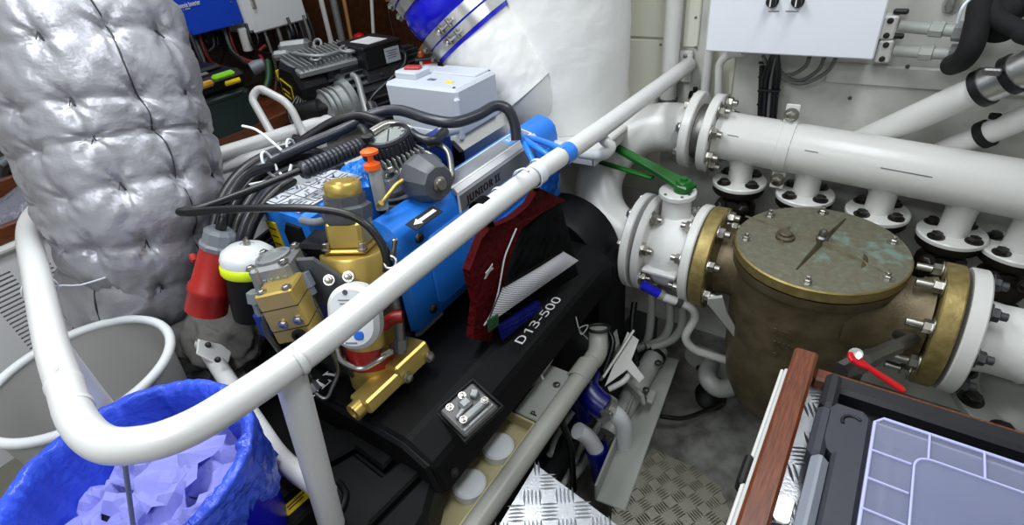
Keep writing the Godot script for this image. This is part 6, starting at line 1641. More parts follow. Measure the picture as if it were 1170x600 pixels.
func compressor() -> void:
	var o := thing("air_compressor", "bright blue and brass breathing-air compressor standing on the black engine cover", "compressor", Vector3(-0.85, 0.687, -0.75))
	# base tray and dark inside
	part(o, "base_frame", bx(Vector3(-0.87, 0.704, -0.77), Vector3(0.34, 0.03, 0.74), 0.008), M.black)
	part(o, "inner_housing", bx(Vector3(-0.88, 0.815, -0.92), Vector3(0.22, 0.19, 0.42), 0.02), M.black)
	# blue belt guard
	var zn := -0.548
	var zr := -1.165
	var gd := part(o, "guard", mb().prism(Transform3D(Basis.IDENTITY, Vector3(0, 0, zr)), PackedVector2Array([Vector2(-0.695, 0.705), Vector2(-0.685, 0.72), Vector2(-0.685, 0.92), Vector2(-0.69, 0.944), Vector2(-0.7, 0.956), Vector2(-0.712, 0.962), Vector2(-0.738, 0.968), Vector2(-0.746, 0.964), Vector2(-0.748, 0.72), Vector2(-0.74, 0.705)]), zn - zr, 0.014, true), M.blue)
	part(gd, "raised_panel", mb().prism(fxy(Vector3(-0.687, 0.82, -0.72), Vector3(0, 0, -1), Vector3.UP), round_rect(0.19, 0.17, 0.02), 0.007, 0.003), M.blue)
	for k in 5:
		part(gd, "vent_rib", mb().prism(fxy(Vector3(-0.687, 0.79 + k * 0.026, -0.9 + k * 0.004), Vector3(0, 0, -1), Vector3.UP), round_rect(0.17, 0.012, 0.005), 0.009, 0.003), M.blue)
	part(gd, "raised_panel", mb().prism(fxy(Vector3(-0.687, 0.82, -1.07), Vector3(0, 0, -1), Vector3.UP), round_rect(0.12, 0.17, 0.02), 0.007, 0.003), M.blue)
	var gs := mb().lathe(Transform3D.IDENTITY, [Vector2(0.011, 0), Vector2(0.01, 0.003), Vector2(0.007, 0.006), Vector2(0.003, 0.0065), Vector2(0, 0.005)], 18).mesh()
	for p in [Vector3(-0.684, 0.9149, -0.6125), Vector3(-0.684, 0.742, -0.6067)]:
		inst(gd, "bolt", gs, M.dark_bolt, fr(p, Vector3.RIGHT))
	part(gd, "foot", bx(Vector3(-0.715, 0.702, -0.6), Vector3(0.05, 0.02, 0.09), 0.008), M.plastic_grey)
	# name plate folded over the top edge
	var z0 := Vector3(-0.684, 0.9204, -0.7373).z
	var z1 := Vector3(-0.69, 0.9066, -1.0512).z
	var zc := (z0 + z1) * 0.5
	var zl := absf(z1 - z0)
	var np := part(o, "name_plate", bx(Vector3(-0.684, 0.924, zc), Vector3(0.003, 0.05, zl), 0.001), M.print_white, "grey name plate with white border")
	var tp := fxy(Vector3(-0.714, 0.9636, zc), Vector3(0, 0, -1), Vector3(-0.04, 0.0095, 0))
	part(np, "plate_top", mb().box(tp, Vector3(zl, 0.04, 0.003), 0.001), M.print_white)
	part(np, "plate_fold", mb().box(rt(Vector3(-0.6895, 0.9525, zc), 0, 0, 40), Vector3(0.012, 0.014, zl), 0.001), M.print_white)
	part(np, "plate_field", bx(Vector3(-0.6822, 0.922, zc), Vector3(0.0015, 0.04, zl - 0.012)), mat(Color(0.42, 0.425, 0.44), 0.35))
	part(np, "plate_field", mb().box(tp * rt(Vector3(0, 0, 0.0016)), Vector3(zl - 0.012, 0.031, 0.001)), mat(Color(0.52, 0.53, 0.55), 0.35))
	lettering(np, "lettering", "JUNIOR II", fxy(Vector3(-0.6813, 0.921, z0 - 0.085), Vector3(0, 0, -1), Vector3.UP), 0.022, M.ink, 0.125, "Droid Sans", 700)
	part(np, "emblem", mb().box(tp * rt(Vector3(zl * 0.33, 0, 0.0022)), Vector3(zl * 0.22, 0.026, 0.0008)), mat(Color(0.35, 0.62, 0.85), 0.35))
	lettering(np, "lettering", "BAUER", tp * rt(Vector3(zl * 0.34, 0.002, 0.0028)), 0.012, M.print_white, zl * 0.18, "Droid Sans", 700)
	# arrow plate
	var aw := fxy(Vector3(-0.6584, 0.9655, -0.6131), Vector3(0, 0, -1), Vector3(-0.04, 0.0095, 0))
	var ap := part(o, "arrow_plate", mb().box(aw, Vector3(0.075, 0.026, 0.002)), M.ink, "black plate with white arrow")
	part(ap, "arrow", mb().prism(aw * rt(Vector3(0, 0, 0.001)), PackedVector2Array([Vector2(-0.03, 0.0), Vector2(-0.014, -0.009), Vector2(-0.014, -0.004), Vector2(0.03, -0.004), Vector2(0.03, 0.004), Vector2(-0.014, 0.004), Vector2(-0.014, 0.009)]), 0.0008), M.print_white)
	# ---- left blue cover with diagram panel
	var lc := part(o, "end_cover", mb().prism(Transform3D(Basis.IDENTITY, Vector3(0, 0, -0.66)), PackedVector2Array([Vector2(-0.965, 0.76), Vector2(-0.965, 0.985), Vector2(-0.955, 0.998), Vector2(-0.85, 0.998), Vector2(-0.835, 0.985), Vector2(-0.832, 0.76)]), 0.18, 0.008, true), M.blue)
	part(lc, "opening", mb().prism(Transform3D(Basis.IDENTITY, Vector3(0, 0, -0.484)), PackedVector2Array([Vector2(-0.905, 0.77), Vector2(-0.905, 0.95), Vector2(-0.89, 0.972), Vector2(-0.845, 0.972), Vector2(-0.842, 0.77)]), 0.008, 0.002), M.ink)
	part(lc, "yellow_label", bx(Vector3(-0.945, 0.9, -0.479), Vector3(0.03, 0.12, 0.003)), M.yellow, "yellow label")
	for k in 6:
		part(lc, "print", bx(Vector3(-0.945, 0.945 - k * 0.018, -0.477), Vector3(0.02, 0.0025, 0.001)), M.ink)
	var dp := fxy(Vector3(-0.9, 0.9995, -0.565), Vector3(0, 0, -1), Vector3(-1, 0, 0))
	var dg := part(lc, "diagram_panel", mb().box(dp, Vector3(0.16, 0.108, 0.002)), M.print_white, "white panel of pictograms")
	var pr := RandomNumberGenerator.new()
	pr.seed = 12
	for i in 4:
		for j in 3:
			var q := dp * rt(Vector3(-0.058 + i * 0.039, -0.034 + j * 0.034, 0.001))
			part(dg, "pictogram", mb().box(q, Vector3(0.036, 0.031, 0.0012)), M.ink)
			var pm := mb().box(q * rt(Vector3(0, 0, 0.0006)), Vector3(0.033, 0.028, 0.0012))
			part(dg, "pictogram", pm, M.pale_plastic)
			var fg := mb()
			for k in 4:
				fg.box(q * rt(Vector3(pr.randf_range(-0.01, 0.01), pr.randf_range(-0.009, 0.009), 0.0014), 0, 0, pr.randf_range(0, 180)), Vector3(pr.randf_range(0.006, 0.02), pr.randf_range(0.002, 0.005), 0.0006))
			part(dg, "pictogram", fg, M.label_grey)
	part(o, "blue_sheet", pillow(Vector3(-0.9533, 0.99, -0.6504), Vector3(-0.9072, 1, -0.7315), Vector3(-0.8223, 0.985, -0.6365), Vector3(-0.8715, 0.98, -0.6181), Vector3(0, 0.012, 0), 0.004, 0.006), M.blue)
	# black covers and levers below
	part(o, "switch_block", mb().box(rt(Vector3(-0.7818, 0.9514, -0.468), 0, 20, 0), Vector3(0.055, 0.045, 0.06), 0.006).box(rt(Vector3(-0.8052, 0.9329, -0.4341), 0, 20, 0), Vector3(0.05, 0.06, 0.05), 0.006), M.black)
	part(o, "grey_tube", mb().tube(curve([Vector3(-0.8157, 0.9997, -0.4685), Vector3(-0.7765, 1.004, -0.4716), Vector3(-0.7504, 1.0138, -0.4846)], 5), 0.007, 10), M.plastic_grey)
	var kb := fxy(Vector3(-0.7224, 0.9283, -0.4172), Vector3(0.5, -0.35, -0.3), Vector3(0.2, 0.8, -0.1))
	part(o, "mounting_bracket", mb().prism(kb, PackedVector2Array([Vector2(-0.055, 0.03), Vector2(-0.03, 0.045), Vector2(0.025, 0.028), Vector2(0.055, 0.03), Vector2(0.062, -0.02), Vector2(0.03, -0.05), Vector2(-0.01, -0.045), Vector2(-0.04, 0.0)]), 0.008, 0.002), M.mid_grey)
	for p in [Vector3(-0.7027, 0.9414, -0.413), Vector3(-0.6774, 0.9431, -0.4338)]:
		inst(o, "bolt", hex_bolt(0.0065, 0.009), M.bolt, fr(p, Vector3(0.5, 0.5, 0.5)))
	# ---- filter tower
	var t0 := Vector3(-0.7383, 1.0787, -0.5193)
	var t1 := Vector3(-0.6962, 0.6974, -0.4366)
	var ax := (t0 - t1).normalized()
	var L := (t0 - t1).length()
	var tf := fr(t1, ax)
	var fl := part(o, "filter_tower", mb().lathe(tf, [Vector2(0.0, -0.01), Vector2(0.048, -0.01), Vector2(0.049, 0.0), Vector2(0.049, L * 0.36), Vector2(0.046, L * 0.37)], 40), M.brass)
	part(fl, "red_band", mb().lathe(tf, [Vector2(0.0492, L * 0.09), Vector2(0.0503, L * 0.09), Vector2(0.0503, L * 0.2), Vector2(0.0492, L * 0.2)], 40), M.red)
	part(fl, "steel_band", mb().lathe(tf, [Vector2(0.0495, L * 0.33), Vector2(0.053, L * 0.33), Vector2(0.053, L * 0.41), Vector2(0.0495, L * 0.41)], 40), M.steel)
	part(fl, "collar", mb().lathe(tf, [Vector2(0.05, L * 0.41), Vector2(0.063, L * 0.415), Vector2(0.063, L * 0.437), Vector2(0.055, L * 0.445), Vector2(0.054, L * 0.52), Vector2(0.0595, L * 0.53), Vector2(0.0595, L * 0.655), Vector2(0.057, L * 0.665), Vector2(0.0, L * 0.665)], 44), M.brass)
	part(fl, "collar_hole", mb().lathe(fr(tf * Vector3(0, L * 0.59, 0) + Vector3(0.1, 0, 0.99).normalized() * 0.059, Vector3(0.1, 0, 0.99)), [Vector2(0.005, 0), Vector2(0.005, 0.0015), Vector2(0, 0.0015)], 12), M.ink)
	var yd := tf.basis.y
	var hf := Transform3D(tf.basis * Basis(Vector3.UP, 0.5), tf.origin)
	part(fl, "head", mb().box(hf * rt(Vector3(0, L * 0.75, 0)), Vector3(0.064, L * 0.13, 0.064), 0.006).box(hf * rt(Vector3(0, L * 0.68, 0)), Vector3(0.074, L * 0.02, 0.074), 0.003), M.brass)
	part(fl, "clamp_ring", mb().lathe(tf, [Vector2(0, L * 0.81), Vector2(0.042, L * 0.81), Vector2(0.044, L * 0.83), Vector2(0.044, L * 0.87), Vector2(0.036, L * 0.88), Vector2(0.036, L * 0.92), Vector2(0, L * 0.92)], 8, 0, TAU, true), M.mid_grey)
	part(fl, "cap", mb().lathe(tf, [Vector2(0, L * 0.91), Vector2(0.029, L * 0.915), Vector2(0.0315, L * 0.925), Vector2(0.0315, L * 0.965), Vector2(0.029, L * 0.975), Vector2(0.022, L * 0.975), Vector2(0.021, L * 0.983), Vector2(0, L * 0.983)], 40), M.brass)
	var so := hex_bolt(0.006, 0.012)
	for p in [Vector3(0.032, L * 0.69, 0.034), Vector3(-0.034, L * 0.69, 0.032), Vector3(0.03, L * 0.69, -0.034)]:
		inst(fl, "bolt", so, M.bolt, Transform3D(hf.basis, hf * p))
	# brass block under the tower
	var bf := fxy(Vector3(-0.6448, 0.7282, -0.4566), Vector3(0.03, 0.03, -1), Vector3(-0.2, 1, 0))
	var bb := part(o, "valve_block", mb().box(bf * rt(Vector3(0.018, 0.0, 0)), Vector3(0.085, 0.042, 0.055), 0.004).box(bf * rt(Vector3(-0.06, -0.006, 0)), Vector3(0.085, 0.03, 0.05), 0.004).lathe(bf * rt(Vector3(-0.1, -0.008, 0.0), 0, 0, 90), [Vector2(0.0, 0), Vector2(0.017, 0), Vector2(0.017, 0.02), Vector2(0.01, 0.021), Vector2(0.009, 0.012), Vector2(0, 0.012)], 24), M.brass)
	for p in [Vector3(-0.01, -0.012, 0.029), Vector3(0.05, -0.012, 0.029)]:
		inst(bb, "bolt", hex_bolt(0.0075, 0.009), M.bolt, fr(bf * p, bf.basis.z))
	# relief valve with red sleeve
	var rv := part(o, "relief_valve", mb().tube([Vector3(-0.6297, 0.77, -0.4584), Vector3(-0.6355, 0.8222, -0.476), Vector3(-0.6419, 0.8741, -0.4853)], [0.011, 0.01, 0.01], 16).lathe(fr(Vector3(-0.6313, 0.7753, -0.4617), Vector3(-0.6355, 0.8222, -0.476) - Vector3(-0.6297, 0.77, -0.4584)), [Vector2(0, 0), Vector2(0.014, 0), Vector2(0.014, 0.02), Vector2(0.01, 0.021), Vector2(0, 0.021)], 6, 0, TAU, true), M.dull_steel)
	part(rv, "red_tab", mb().tube(curve([Vector3(-0.648, 0.8306, -0.4508), Vector3(-0.6353, 0.8438, -0.4643), Vector3(-0.6205, 0.8446, -0.4762)], 5), 0.0115, 10), M.red)
	part(o, "pressure_pipe", mb().tube(bend([Vector3(-0.6439, 0.7742, -0.4512), Vector3(-0.6494, 0.7697, -0.4279), Vector3(-0.6824, 0.748, -0.3992), Vector3(-0.7121, 0.7744, -0.384), Vector3(-0.7165, 0.8026, -0.3897)], 0.02), 0.0055, 12), M.steel)
	part(o, "pipe_nut", mb().lathe(fr(Vector3(-0.6443, 0.7755, -0.452), Vector3(-0.684, 0.7533, -0.4026) - Vector3(-0.6443, 0.7755, -0.452)), [Vector2(0, 0), Vector2(0.011, 0), Vector2(0.011, 0.02), Vector2(0.006, 0.022), Vector2(0, 0.022)], 6, 0, TAU, true), M.bolt)
	# ---- pump block with cast top
	var pf := fxy(Vector3(-0.7282, 0.921, -0.3455), Vector3(0.75, 0.12, -0.55), Vector3(-0.24, 0.9, 0.05))
	var pb := part(o, "pump_block", mb().box(pf, Vector3(0.062, 0.095, 0.06), 0.003), M.brass)
	part(pb, "block_joint", mb().box(pf * rt(Vector3(0, 0.018, 0)), Vector3(0.0626, 0.0016, 0.0606)).box(pf * rt(Vector3(0, -0.022, 0)), Vector3(0.0626, 0.0016, 0.0606)), M.dark_bronze)
	for p in [[Vector3(-0.02, 0.048, 0.02), 1], [Vector3(0.022, 0.048, 0.022), 1], [Vector3(-0.022, 0.048, -0.02), 1], [Vector3(-0.006, -0.01, 0.0305), 2], [Vector3(0.02, -0.008, 0.0305), 2]]:
		inst(pb, "bolt", hex_bolt(0.0055, 0.004), M.bolt, fr(pf * p[0], pf.basis.y if p[1] == 1 else pf.basis.z))
	part(pb, "port", mb().lathe(fr(pf * Vector3(0.012, -0.034, 0.03), pf.basis.z), [Vector2(0.01, 0), Vector2(0.012, 0.006), Vector2(0.006, 0.007), Vector2(0.006, 0.002), Vector2(0, 0.002)], 16), M.dark_bronze)
	var cf := fxy(Vector3(-0.7788, 0.9676, -0.3775), Vector3(0.75, 0.12, -0.55), Vector3(-0.24, 0.9, 0.05))
	var ch := part(o, "cast_head", mb().box(cf * rt(Vector3(0, -0.012, -0.0)), Vector3(0.07, 0.06, 0.07), 0.006).box(cf * rt(Vector3(-0.03, -0.04, 0.01), 0, 0, -8), Vector3(0.014, 0.12, 0.06), 0.004), M.alloy)
	part(ch, "top_ring", mb().lathe(cf * rt(Vector3(0, 0.018, 0)), [Vector2(0.029, 0), Vector2(0.029, 0.005), Vector2(0.024, 0.006), Vector2(0.022, 0.002), Vector2(0, 0.002)], 28), M.alloy)
	for p in [Vector3(-0.028, 0.018, 0.028), Vector3(0.028, 0.018, 0.028), Vector3(0.028, 0.018, -0.028), Vector3(-0.028, 0.018, -0.028)]:
		inst(ch, "bolt", hex_bolt(0.006, 0.006), M.bolt, fr(cf * p, cf.basis.y))
	for k in 5:
		part(ch, "cast_figure", mb().box(cf * rt(Vector3(-0.024 + k * 0.012, -0.012, 0.0355)), Vector3(0.006, 0.02, 0.003), 0.001), M.alloy)
	part(o, "pipe_nut", mb().lathe(fr(Vector3(-0.7325, 0.9559, -0.3875), Vector3(0.4, -1, 0.1)), [Vector2(0, -0.005), Vector2(0.013, -0.005), Vector2(0.013, 0.02), Vector2(0.009, 0.022), Vector2(0.009, 0.034), Vector2(0, 0.034)], 6, 0, TAU, true), M.plastic_grey)
	part(o, "steel_tube", mb().tube(bend([Vector3(-0.7256, 0.9482, -0.3862), Vector3(-0.713, 0.9054, -0.3742), Vector3(-0.7038, 0.8668, -0.3785), Vector3(-0.7008, 0.8206, -0.3867)], 0.03), 0.0048, 10), M.dull_steel)
	part(o, "pipe_nut", mb().lathe(fr(Vector3(-0.7853, 0.9344, -0.3288), Vector3(0.15, -1, 0.2)), [Vector2(0, -0.012), Vector2(0.016, -0.012), Vector2(0.018, 0.006), Vector2(0.012, 0.008), Vector2(0.012, 0.03), Vector2(0, 0.03)], 6, 0, TAU, true), M.plastic_grey)
	part(o, "steel_tube", mb().tube(bend([Vector3(-0.7774, 0.9197, -0.3222), Vector3(-0.7789, 0.8756, -0.3135), Vector3(-0.7809, 0.8324, -0.3204), Vector3(-0.7839, 0.7751, -0.3299)], 0.03), 0.0055, 10), M.dull_steel)
	part(o, "steel_tube", mb().tube(bend([Vector3(-0.7508, 0.8301, -0.3415), Vector3(-0.7489, 0.7289, -0.332), Vector3(-0.7206, 0.7078, -0.3355), Vector3(-0.7145, 0.7517, -0.3779), Vector3(-0.7162, 0.8075, -0.379)], 0.015), 0.004, 10), M.dull_steel)
	part(o, "steel_tube", mb().tube(bend([Vector3(-0.7084, 0.7791, -0.3909), Vector3(-0.7037, 0.7245, -0.3932), Vector3(-0.7238, 0.7346, -0.4018)], 0.01), 0.004, 10), M.dull_steel)
	part(o, "hose_fitting", mb().lathe(fr(Vector3(-0.773, 0.7572, -0.338), Vector3(-0.7389, 0.7214, -0.3332) - Vector3(-0.773, 0.7572, -0.338)), [Vector2(0, -0.01), Vector2(0.012, -0.01), Vector2(0.012, 0.02), Vector2(0.009, 0.022), Vector2(0.013, 0.03), Vector2(0.013, 0.045), Vector2(0, 0.045)], 8, 0, TAU, true), M.mid_grey)
	part(o, "blue_bracket", mb().box(rt(Vector3(-0.7885, 0.8849, -0.3294), 0, 20, 0), Vector3(0.02, 0.05, 0.04), 0.004), M.blue_deep)
	part(o, "blue_bracket", mb().box(rt(Vector3(-0.7623, 0.8542, -0.4297), 0, 20, 0), Vector3(0.06, 0.06, 0.03), 0.004), M.blue_deep)
	# ---- hour counter
	var hf2 := fxy(Vector3(-0.6462, 0.8931, -0.3994), Vector3(0.82, -0.02, -0.45), Vector3(-0.2, 0.75, -0.3))
	var hc := part(o, "hour_counter", mb().prism(hf2 * rt(Vector3(0, 0, -0.028)), round_rect(0.088, 0.112, 0.042, 8), 0.036, 0.008, true), M.off_white, "white oval hour counter")
	part(hc, "screen", mb().box(hf2 * rt(Vector3(-0.004, 0.0, 0.0085)), Vector3(0.04, 0.026, 0.0015)), M.label_grey)
	part(hc, "eyelet", mb().lathe(fr(hf2 * Vector3(-0.008, 0.043, 0.0075), hf2.basis.z), [Vector2(0.005, 0), Vector2(0.004, 0.002), Vector2(0, 0.0015)], 14), M.mid_grey)
	for x in [-0.018, 0.01]:
		part(hc, "button", mb().prism(hf2 * rt(Vector3(x, -0.03, 0.007)), round_rect(0.017, 0.016, 0.006), 0.0025, 0.001), mat(Color(0.15, 0.4, 0.78), 0.4), "blue button")
	for k in 3:
		part(hc, "print", mb().box(hf2 * rt(Vector3(-0.008, 0.03 - k * 0.006, 0.0082)), Vector3(0.026 - k * 0.005, 0.002, 0.0008)), M.plastic_grey)
	part(hc, "print", mb().box(hf2 * rt(Vector3(-0.004, -0.043, 0.0082)), Vector3(0.02, 0.003, 0.0008)), M.plastic_grey)
	# ---- intake filter with lime band
	var ff := fr(Vector3(-0.8653, 0.9237, -0.3652), Vector3(-0.8644, 0.9826, -0.386) - Vector3(-0.8645, 0.8766, -0.3558))
	var inf := part(o, "intake_filter", mb().lathe(ff, [Vector2(0, -0.075), Vector2(0.037, -0.075), Vector2(0.041, -0.03), Vector2(0.041, 0.0), Vector2(0.04, 0.015), Vector2(0, 0.015)], 32), M.black)
	part(inf, "lime_band", mb().lathe(ff, [Vector2(0.036, 0.012), Vector2(0.0455, 0.012), Vector2(0.048, 0.016), Vector2(0.048, 0.028), Vector2(0.046, 0.031)], 36), M.lime)
	part(inf, "milky_cap", mb().lathe(ff, [Vector2(0.046, 0.03), Vector2(0.047, 0.04), Vector2(0.043, 0.052), Vector2(0.03, 0.062), Vector2(0.012, 0.066), Vector2(0.011, 0.063), Vector2(0, 0.063)], 36), M.milky)
	part(inf, "wing_nut", mb().lathe(ff * rt(Vector3(0, 0.064, 0)), [Vector2(0.006, 0), Vector2(0.006, 0.006), Vector2(0.003, 0.007), Vector2(0.003, 0.014), Vector2(0, 0.014)], 6, 0, TAU, true).box(ff * rt(Vector3(0, 0.07, 0)), Vector3(0.022, 0.006, 0.003), 0.001), M.bolt)
	# ---- cylinder with fins, grey conical cooler, gauge, filler
	var cy := fxy(Vector3(-0.7922, 1.0167, -0.6991), Vector3(0.5, 0.12, -0.85), Vector3(-0.25, 0.93, 0.05))
	var cyl := part(o, "cylinder", mb().box(cy * rt(Vector3(0, -0.03, 0)), Vector3(0.1, 0.05, 0.09), 0.012).lathe(cy * rt(Vector3(0, -0.12, 0)), [Vector2(0.035, 0), Vector2(0.035, 0.08)], 24), M.alloy)
	var fn := bx(Vector3.ZERO, Vector3(0.0035, 0.026, 0.1), 0.001).mesh()
	for k in 11:
		inst(cyl, "fin", fn, M.alloy, cy * rt(Vector3(-0.05 + k * 0.01, 0.005, -0.005)))
	for k in 5:
		part(cyl, "cooling_disc", mb().lathe(cy * rt(Vector3(0, -0.115 + k * 0.014, 0)), [Vector2(0.03, 0), Vector2(0.06, 0.001), Vector2(0.06, 0.004), Vector2(0.03, 0.005)], 28), M.alloy)
	inst(cyl, "bolt", hex_bolt(0.009, 0.008), M.bolt, cy * rt(Vector3(-0.025, 0.0, 0.045)))
	inst(cyl, "bolt", hex_bolt(0.007, 0.02), M.bolt, cy * rt(Vector3(-0.01, -0.1, 0.052)))
	var kf := fr(Vector3(-0.7232, 0.9998, -0.6915), Vector3(0.82, 0.04, 0.18))
	var cone := part(o, "cooler_cap", mb().lathe(kf, [Vector2(0.03, -0.02), Vector2(0.047, -0.012), Vector2(0.049, 0.0), Vector2(0.049, 0.01), Vector2(0.036, 0.05), Vector2(0.033, 0.054), Vector2(0.0, 0.054)], 10, 0, TAU, true), M.mid_grey)
	part(cone, "cap_nut", mb().lathe(kf * rt(Vector3(0, 0.054, 0)), [Vector2(0.015, 0), Vector2(0.015, 0.003), Vector2(0.0105, 0.004), Vector2(0.0105, 0.011), Vector2(0.004, 0.011), Vector2(0.003, 0.008), Vector2(0, 0.008)], 20), M.bolt)
	var gf := fr(Vector3(-0.8164, 1.0546, -0.7132), Vector3(-0.02, 1.0, 0.16))
	var pg := part(o, "pressure_gauge", mb().lathe(gf, [Vector2(0, -0.034), Vector2(0.036, -0.034), Vector2(0.043, -0.028), Vector2(0.044, 0.008), Vector2(0.046, 0.012), Vector2(0.044, 0.017), Vector2(0.038, 0.018), Vector2(0.036, 0.012)], 40), M.hose_grey)
	part(pg, "dial", mb().lathe(gf * rt(Vector3(0, 0.012, 0)), [Vector2(0.037, 0), Vector2(0, 0.0005)], 32), mat(Color(0.55, 0.57, 0.56), 0.15))
	part(pg, "needle", mb().box(gf * Transform3D(Basis(Vector3.UP, 0.7), Vector3(0, 0.0135, 0)), Vector3(0.002, 0.0015, 0.05)), M.ink)
	for k in 9:
		var a := 0.6 + k * 0.6
		part(pg, "dial_mark", mb().box(gf * Transform3D(Basis(Vector3.UP, a), Vector3(sin(a), 0.0, cos(a)) * 0.031 + Vector3(0, 0.0132, 0)), Vector3(0.0018, 0.0008, 0.007)), M.ink)
	var gk := gf
	var rb := bx(Vector3.ZERO, Vector3(0.004, 0.03, 0.003), 0.001).mesh()
	for k in 30:
		var a := TAU * k / 30.0
		inst(pg, "grip_rib", rb, M.hose_grey, gk * Transform3D(Basis(Vector3.UP, a), Vector3(sin(a) * 0.0445, -0.008, cos(a) * 0.0445)))
	part(o, "gauge_elbow", mb().lathe(fr(Vector3(-0.8423, 1.0564, -0.6799), Vector3(0.1, 1, 0.1)), [Vector2(0, -0.03), Vector2(0.02, -0.03), Vector2(0.02, 0.0), Vector2(0.012, 0.003), Vector2(0.012, 0.02), Vector2(0, 0.02)], 14).tube(curve([Vector3(-0.8482, 1.0669, -0.6843), Vector3(-0.8575, 1.0791, -0.6877), Vector3(-0.8731, 1.0822, -0.6938)], 4), 0.009, 10), M.ink)
	part(o, "steel_joint", mb().tube(curve([Vector3(-0.8528, 1.0714, -0.7), Vector3(-0.8483, 1.0751, -0.737), Vector3(-0.8382, 1.0711, -0.7566), Vector3(-0.8194, 1.0589, -0.7757)], 5), 0.009, 12), M.bolt)
	part(o, "filler_tube", mb().tube([Vector3(-0.7485, 1.0591, -0.6013), Vector3(-0.7451, 0.9763, -0.5936)], 0.0125, 18), M.clear_tube)
	var fc := fr(Vector3(-0.7477, 1.0626, -0.5973), Vector3(-0.7485, 1.0591, -0.6013) - Vector3(-0.7451, 0.9763, -0.5936))
	part(o, "filler_cap", mb().lathe(fc, [Vector2(0, -0.006), Vector2(0.0155, -0.006), Vector2(0.0155, 0.003), Vector2(0.01, 0.006), Vector2(0.006, 0.008), Vector2(0.005, 0.02), Vector2(0.016, 0.022), Vector2(0.0165, 0.027), Vector2(0.012, 0.03), Vector2(0, 0.03)], 24), M.orange, "orange cap")
	part(o, "filler_pipe", mb().tube(curve([Vector3(-0.7281, 0.997, -0.5787), Vector3(-0.7205, 1.0102, -0.5958), Vector3(-0.7209, 1.0179, -0.6174), Vector3(-0.7196, 1.0204, -0.6358)], 5), 0.004, 10), M.brass)
	part(o, "pipe_nut", mb().lathe(fr(Vector3(-0.7254, 0.9981, -0.5741), Vector3(0.5, 0.6, -0.2)), [Vector2(0, -0.005), Vector2(0.006, -0.005), Vector2(0.006, 0.005), Vector2(0, 0.005)], 6, 0, TAU, true), M.brass)
	for q in [[Vector3(-0.7857, 1.0185, -0.7818), Vector3(-0.7686, 1.0209, -0.797), Vector3(-0.7391, 1.0075, -0.7927), Vector3(-0.7098, 0.9805, -0.7613), Vector3(-0.7067, 0.9701, -0.7548)], [Vector3(-0.7954, 1.0183, -0.7591), Vector3(-0.7654, 1.0137, -0.7627), Vector3(-0.7362, 1.0007, -0.7586)]]:
		part(o, "cooling_pipe", mb().tube(curve(q, 6), 0.007, 10), M.dull_steel)
	part(o, "blue_fan_shroud", mb().box(rt(Vector3(-0.8254, 0.9757, -0.8214), 0, 0, 0), Vector3(0.03, 0.09, 0.14), 0.006).box(rt(Vector3(-0.8077, 1.0254, -0.7862), 0, 15, 10), Vector3(0.08, 0.006, 0.03), 0.002), M.blue_deep)
	# ---- motor shell and electric box
	part(o, "motor_shell", mb().prism(Transform3D(Basis.IDENTITY, Vector3(0, 0, -1.13)), PackedVector2Array([Vector2(-0.8, 0.88), Vector2(-0.8, 0.955), Vector2(-0.825, 0.975), Vector2(-0.97, 0.975), Vector2(-1.0, 0.95), Vector2(-1.0, 0.88)]), 0.22, 0.004), M.steel, "brushed steel motor shell")
	part(o, "shell_end", mb().prism(Transform3D(Basis.IDENTITY, Vector3(0, 0, -0.912)), PackedVector2Array([Vector2(-0.797, 0.78), Vector2(-0.797, 0.957), Vector2(-0.822, 0.978), Vector2(-0.97, 0.978), Vector2(-1.0, 0.95), Vector2(-1.0, 0.78)]), 0.014, 0.003), M.ink)
	var ex := part(o, "electric_box", bx(Vector3(-0.93, 1.033, -1.015), Vector3(0.23, 0.112, 0.16), 0.007), M.pale_plastic, "pale grey electric box")
	part(ex, "box_base", bx(Vector3(-0.93, 0.965, -1.015), Vector3(0.2, 0.045, 0.165), 0.006), M.pale_plastic)
	part(ex, "lid_step", bx(Vector3(-1.005, 1.096, -1.0), Vector3(0.07, 0.02, 0.06), 0.004).box(Transform3D(Basis.IDENTITY, Vector3(-0.9, 1.09, -1.06)), Vector3(0.14, 0.007, 0.06), 0.002), M.pale_plastic)
	part(ex, "corner_rib", mb().box(rt(Vector3(-0.818, 1.02, -0.936)), Vector3(0.014, 0.1, 0.014), 0.004), M.pale_plastic)
	part(ex, "rocker_switch", mb().box(rt(Vector3(-1.0, 1.108, -1.0), 0, 12, 0), Vector3(0.045, 0.012, 0.022), 0.004), mat(Color(0.62, 0.2, 0.18), 0.4), "red rocker switch")
	part(ex, "sticker", bx(Vector3(-0.93, 1.0896, -0.985), Vector3(0.022, 0.0012, 0.012)), M.label_grey)
	part(ex, "sticker", bx(Vector3(-0.87, 1.0896, -0.98), Vector3(0.02, 0.0012, 0.014)), M.yellow)
	screw_set(ex, [Vector3(-0.83, 1.0888, -0.947), Vector3(-0.83, 1.0888, -1.085)], Vector3.UP, 0.004)
	part(ex, "gland", mb().lathe(fr(Vector3(-0.7964, 1.0246, -0.8551), Vector3(-0.5, 0, 1)), [Vector2(0.014, -0.03), Vector2(0.014, 0.0), Vector2(0.01, 0.004), Vector2(0.01, 0.014), Vector2(0, 0.014)], 14), M.pale_plastic)
	# blue straps at the far end
	var bs := mb()
	for q in [[Vector3(-0.7116, 0.985, -0.9912), Vector3(-0.6101, 0.985, -0.9315), Vector3(-0.5427, 0.965, -0.9182)], [Vector3(-0.6877, 0.985, -0.9661), Vector3(-0.6251, 0.985, -0.9673), Vector3(-0.5244, 1, -0.9072)], [Vector3(-0.6962, 0.99, -0.9947), Vector3(-0.6158, 0.975, -0.914), Vector3(-0.5787, 0.94, -0.8959)]]:
		bs.tube(curve(q, 6), 0.007, 8)
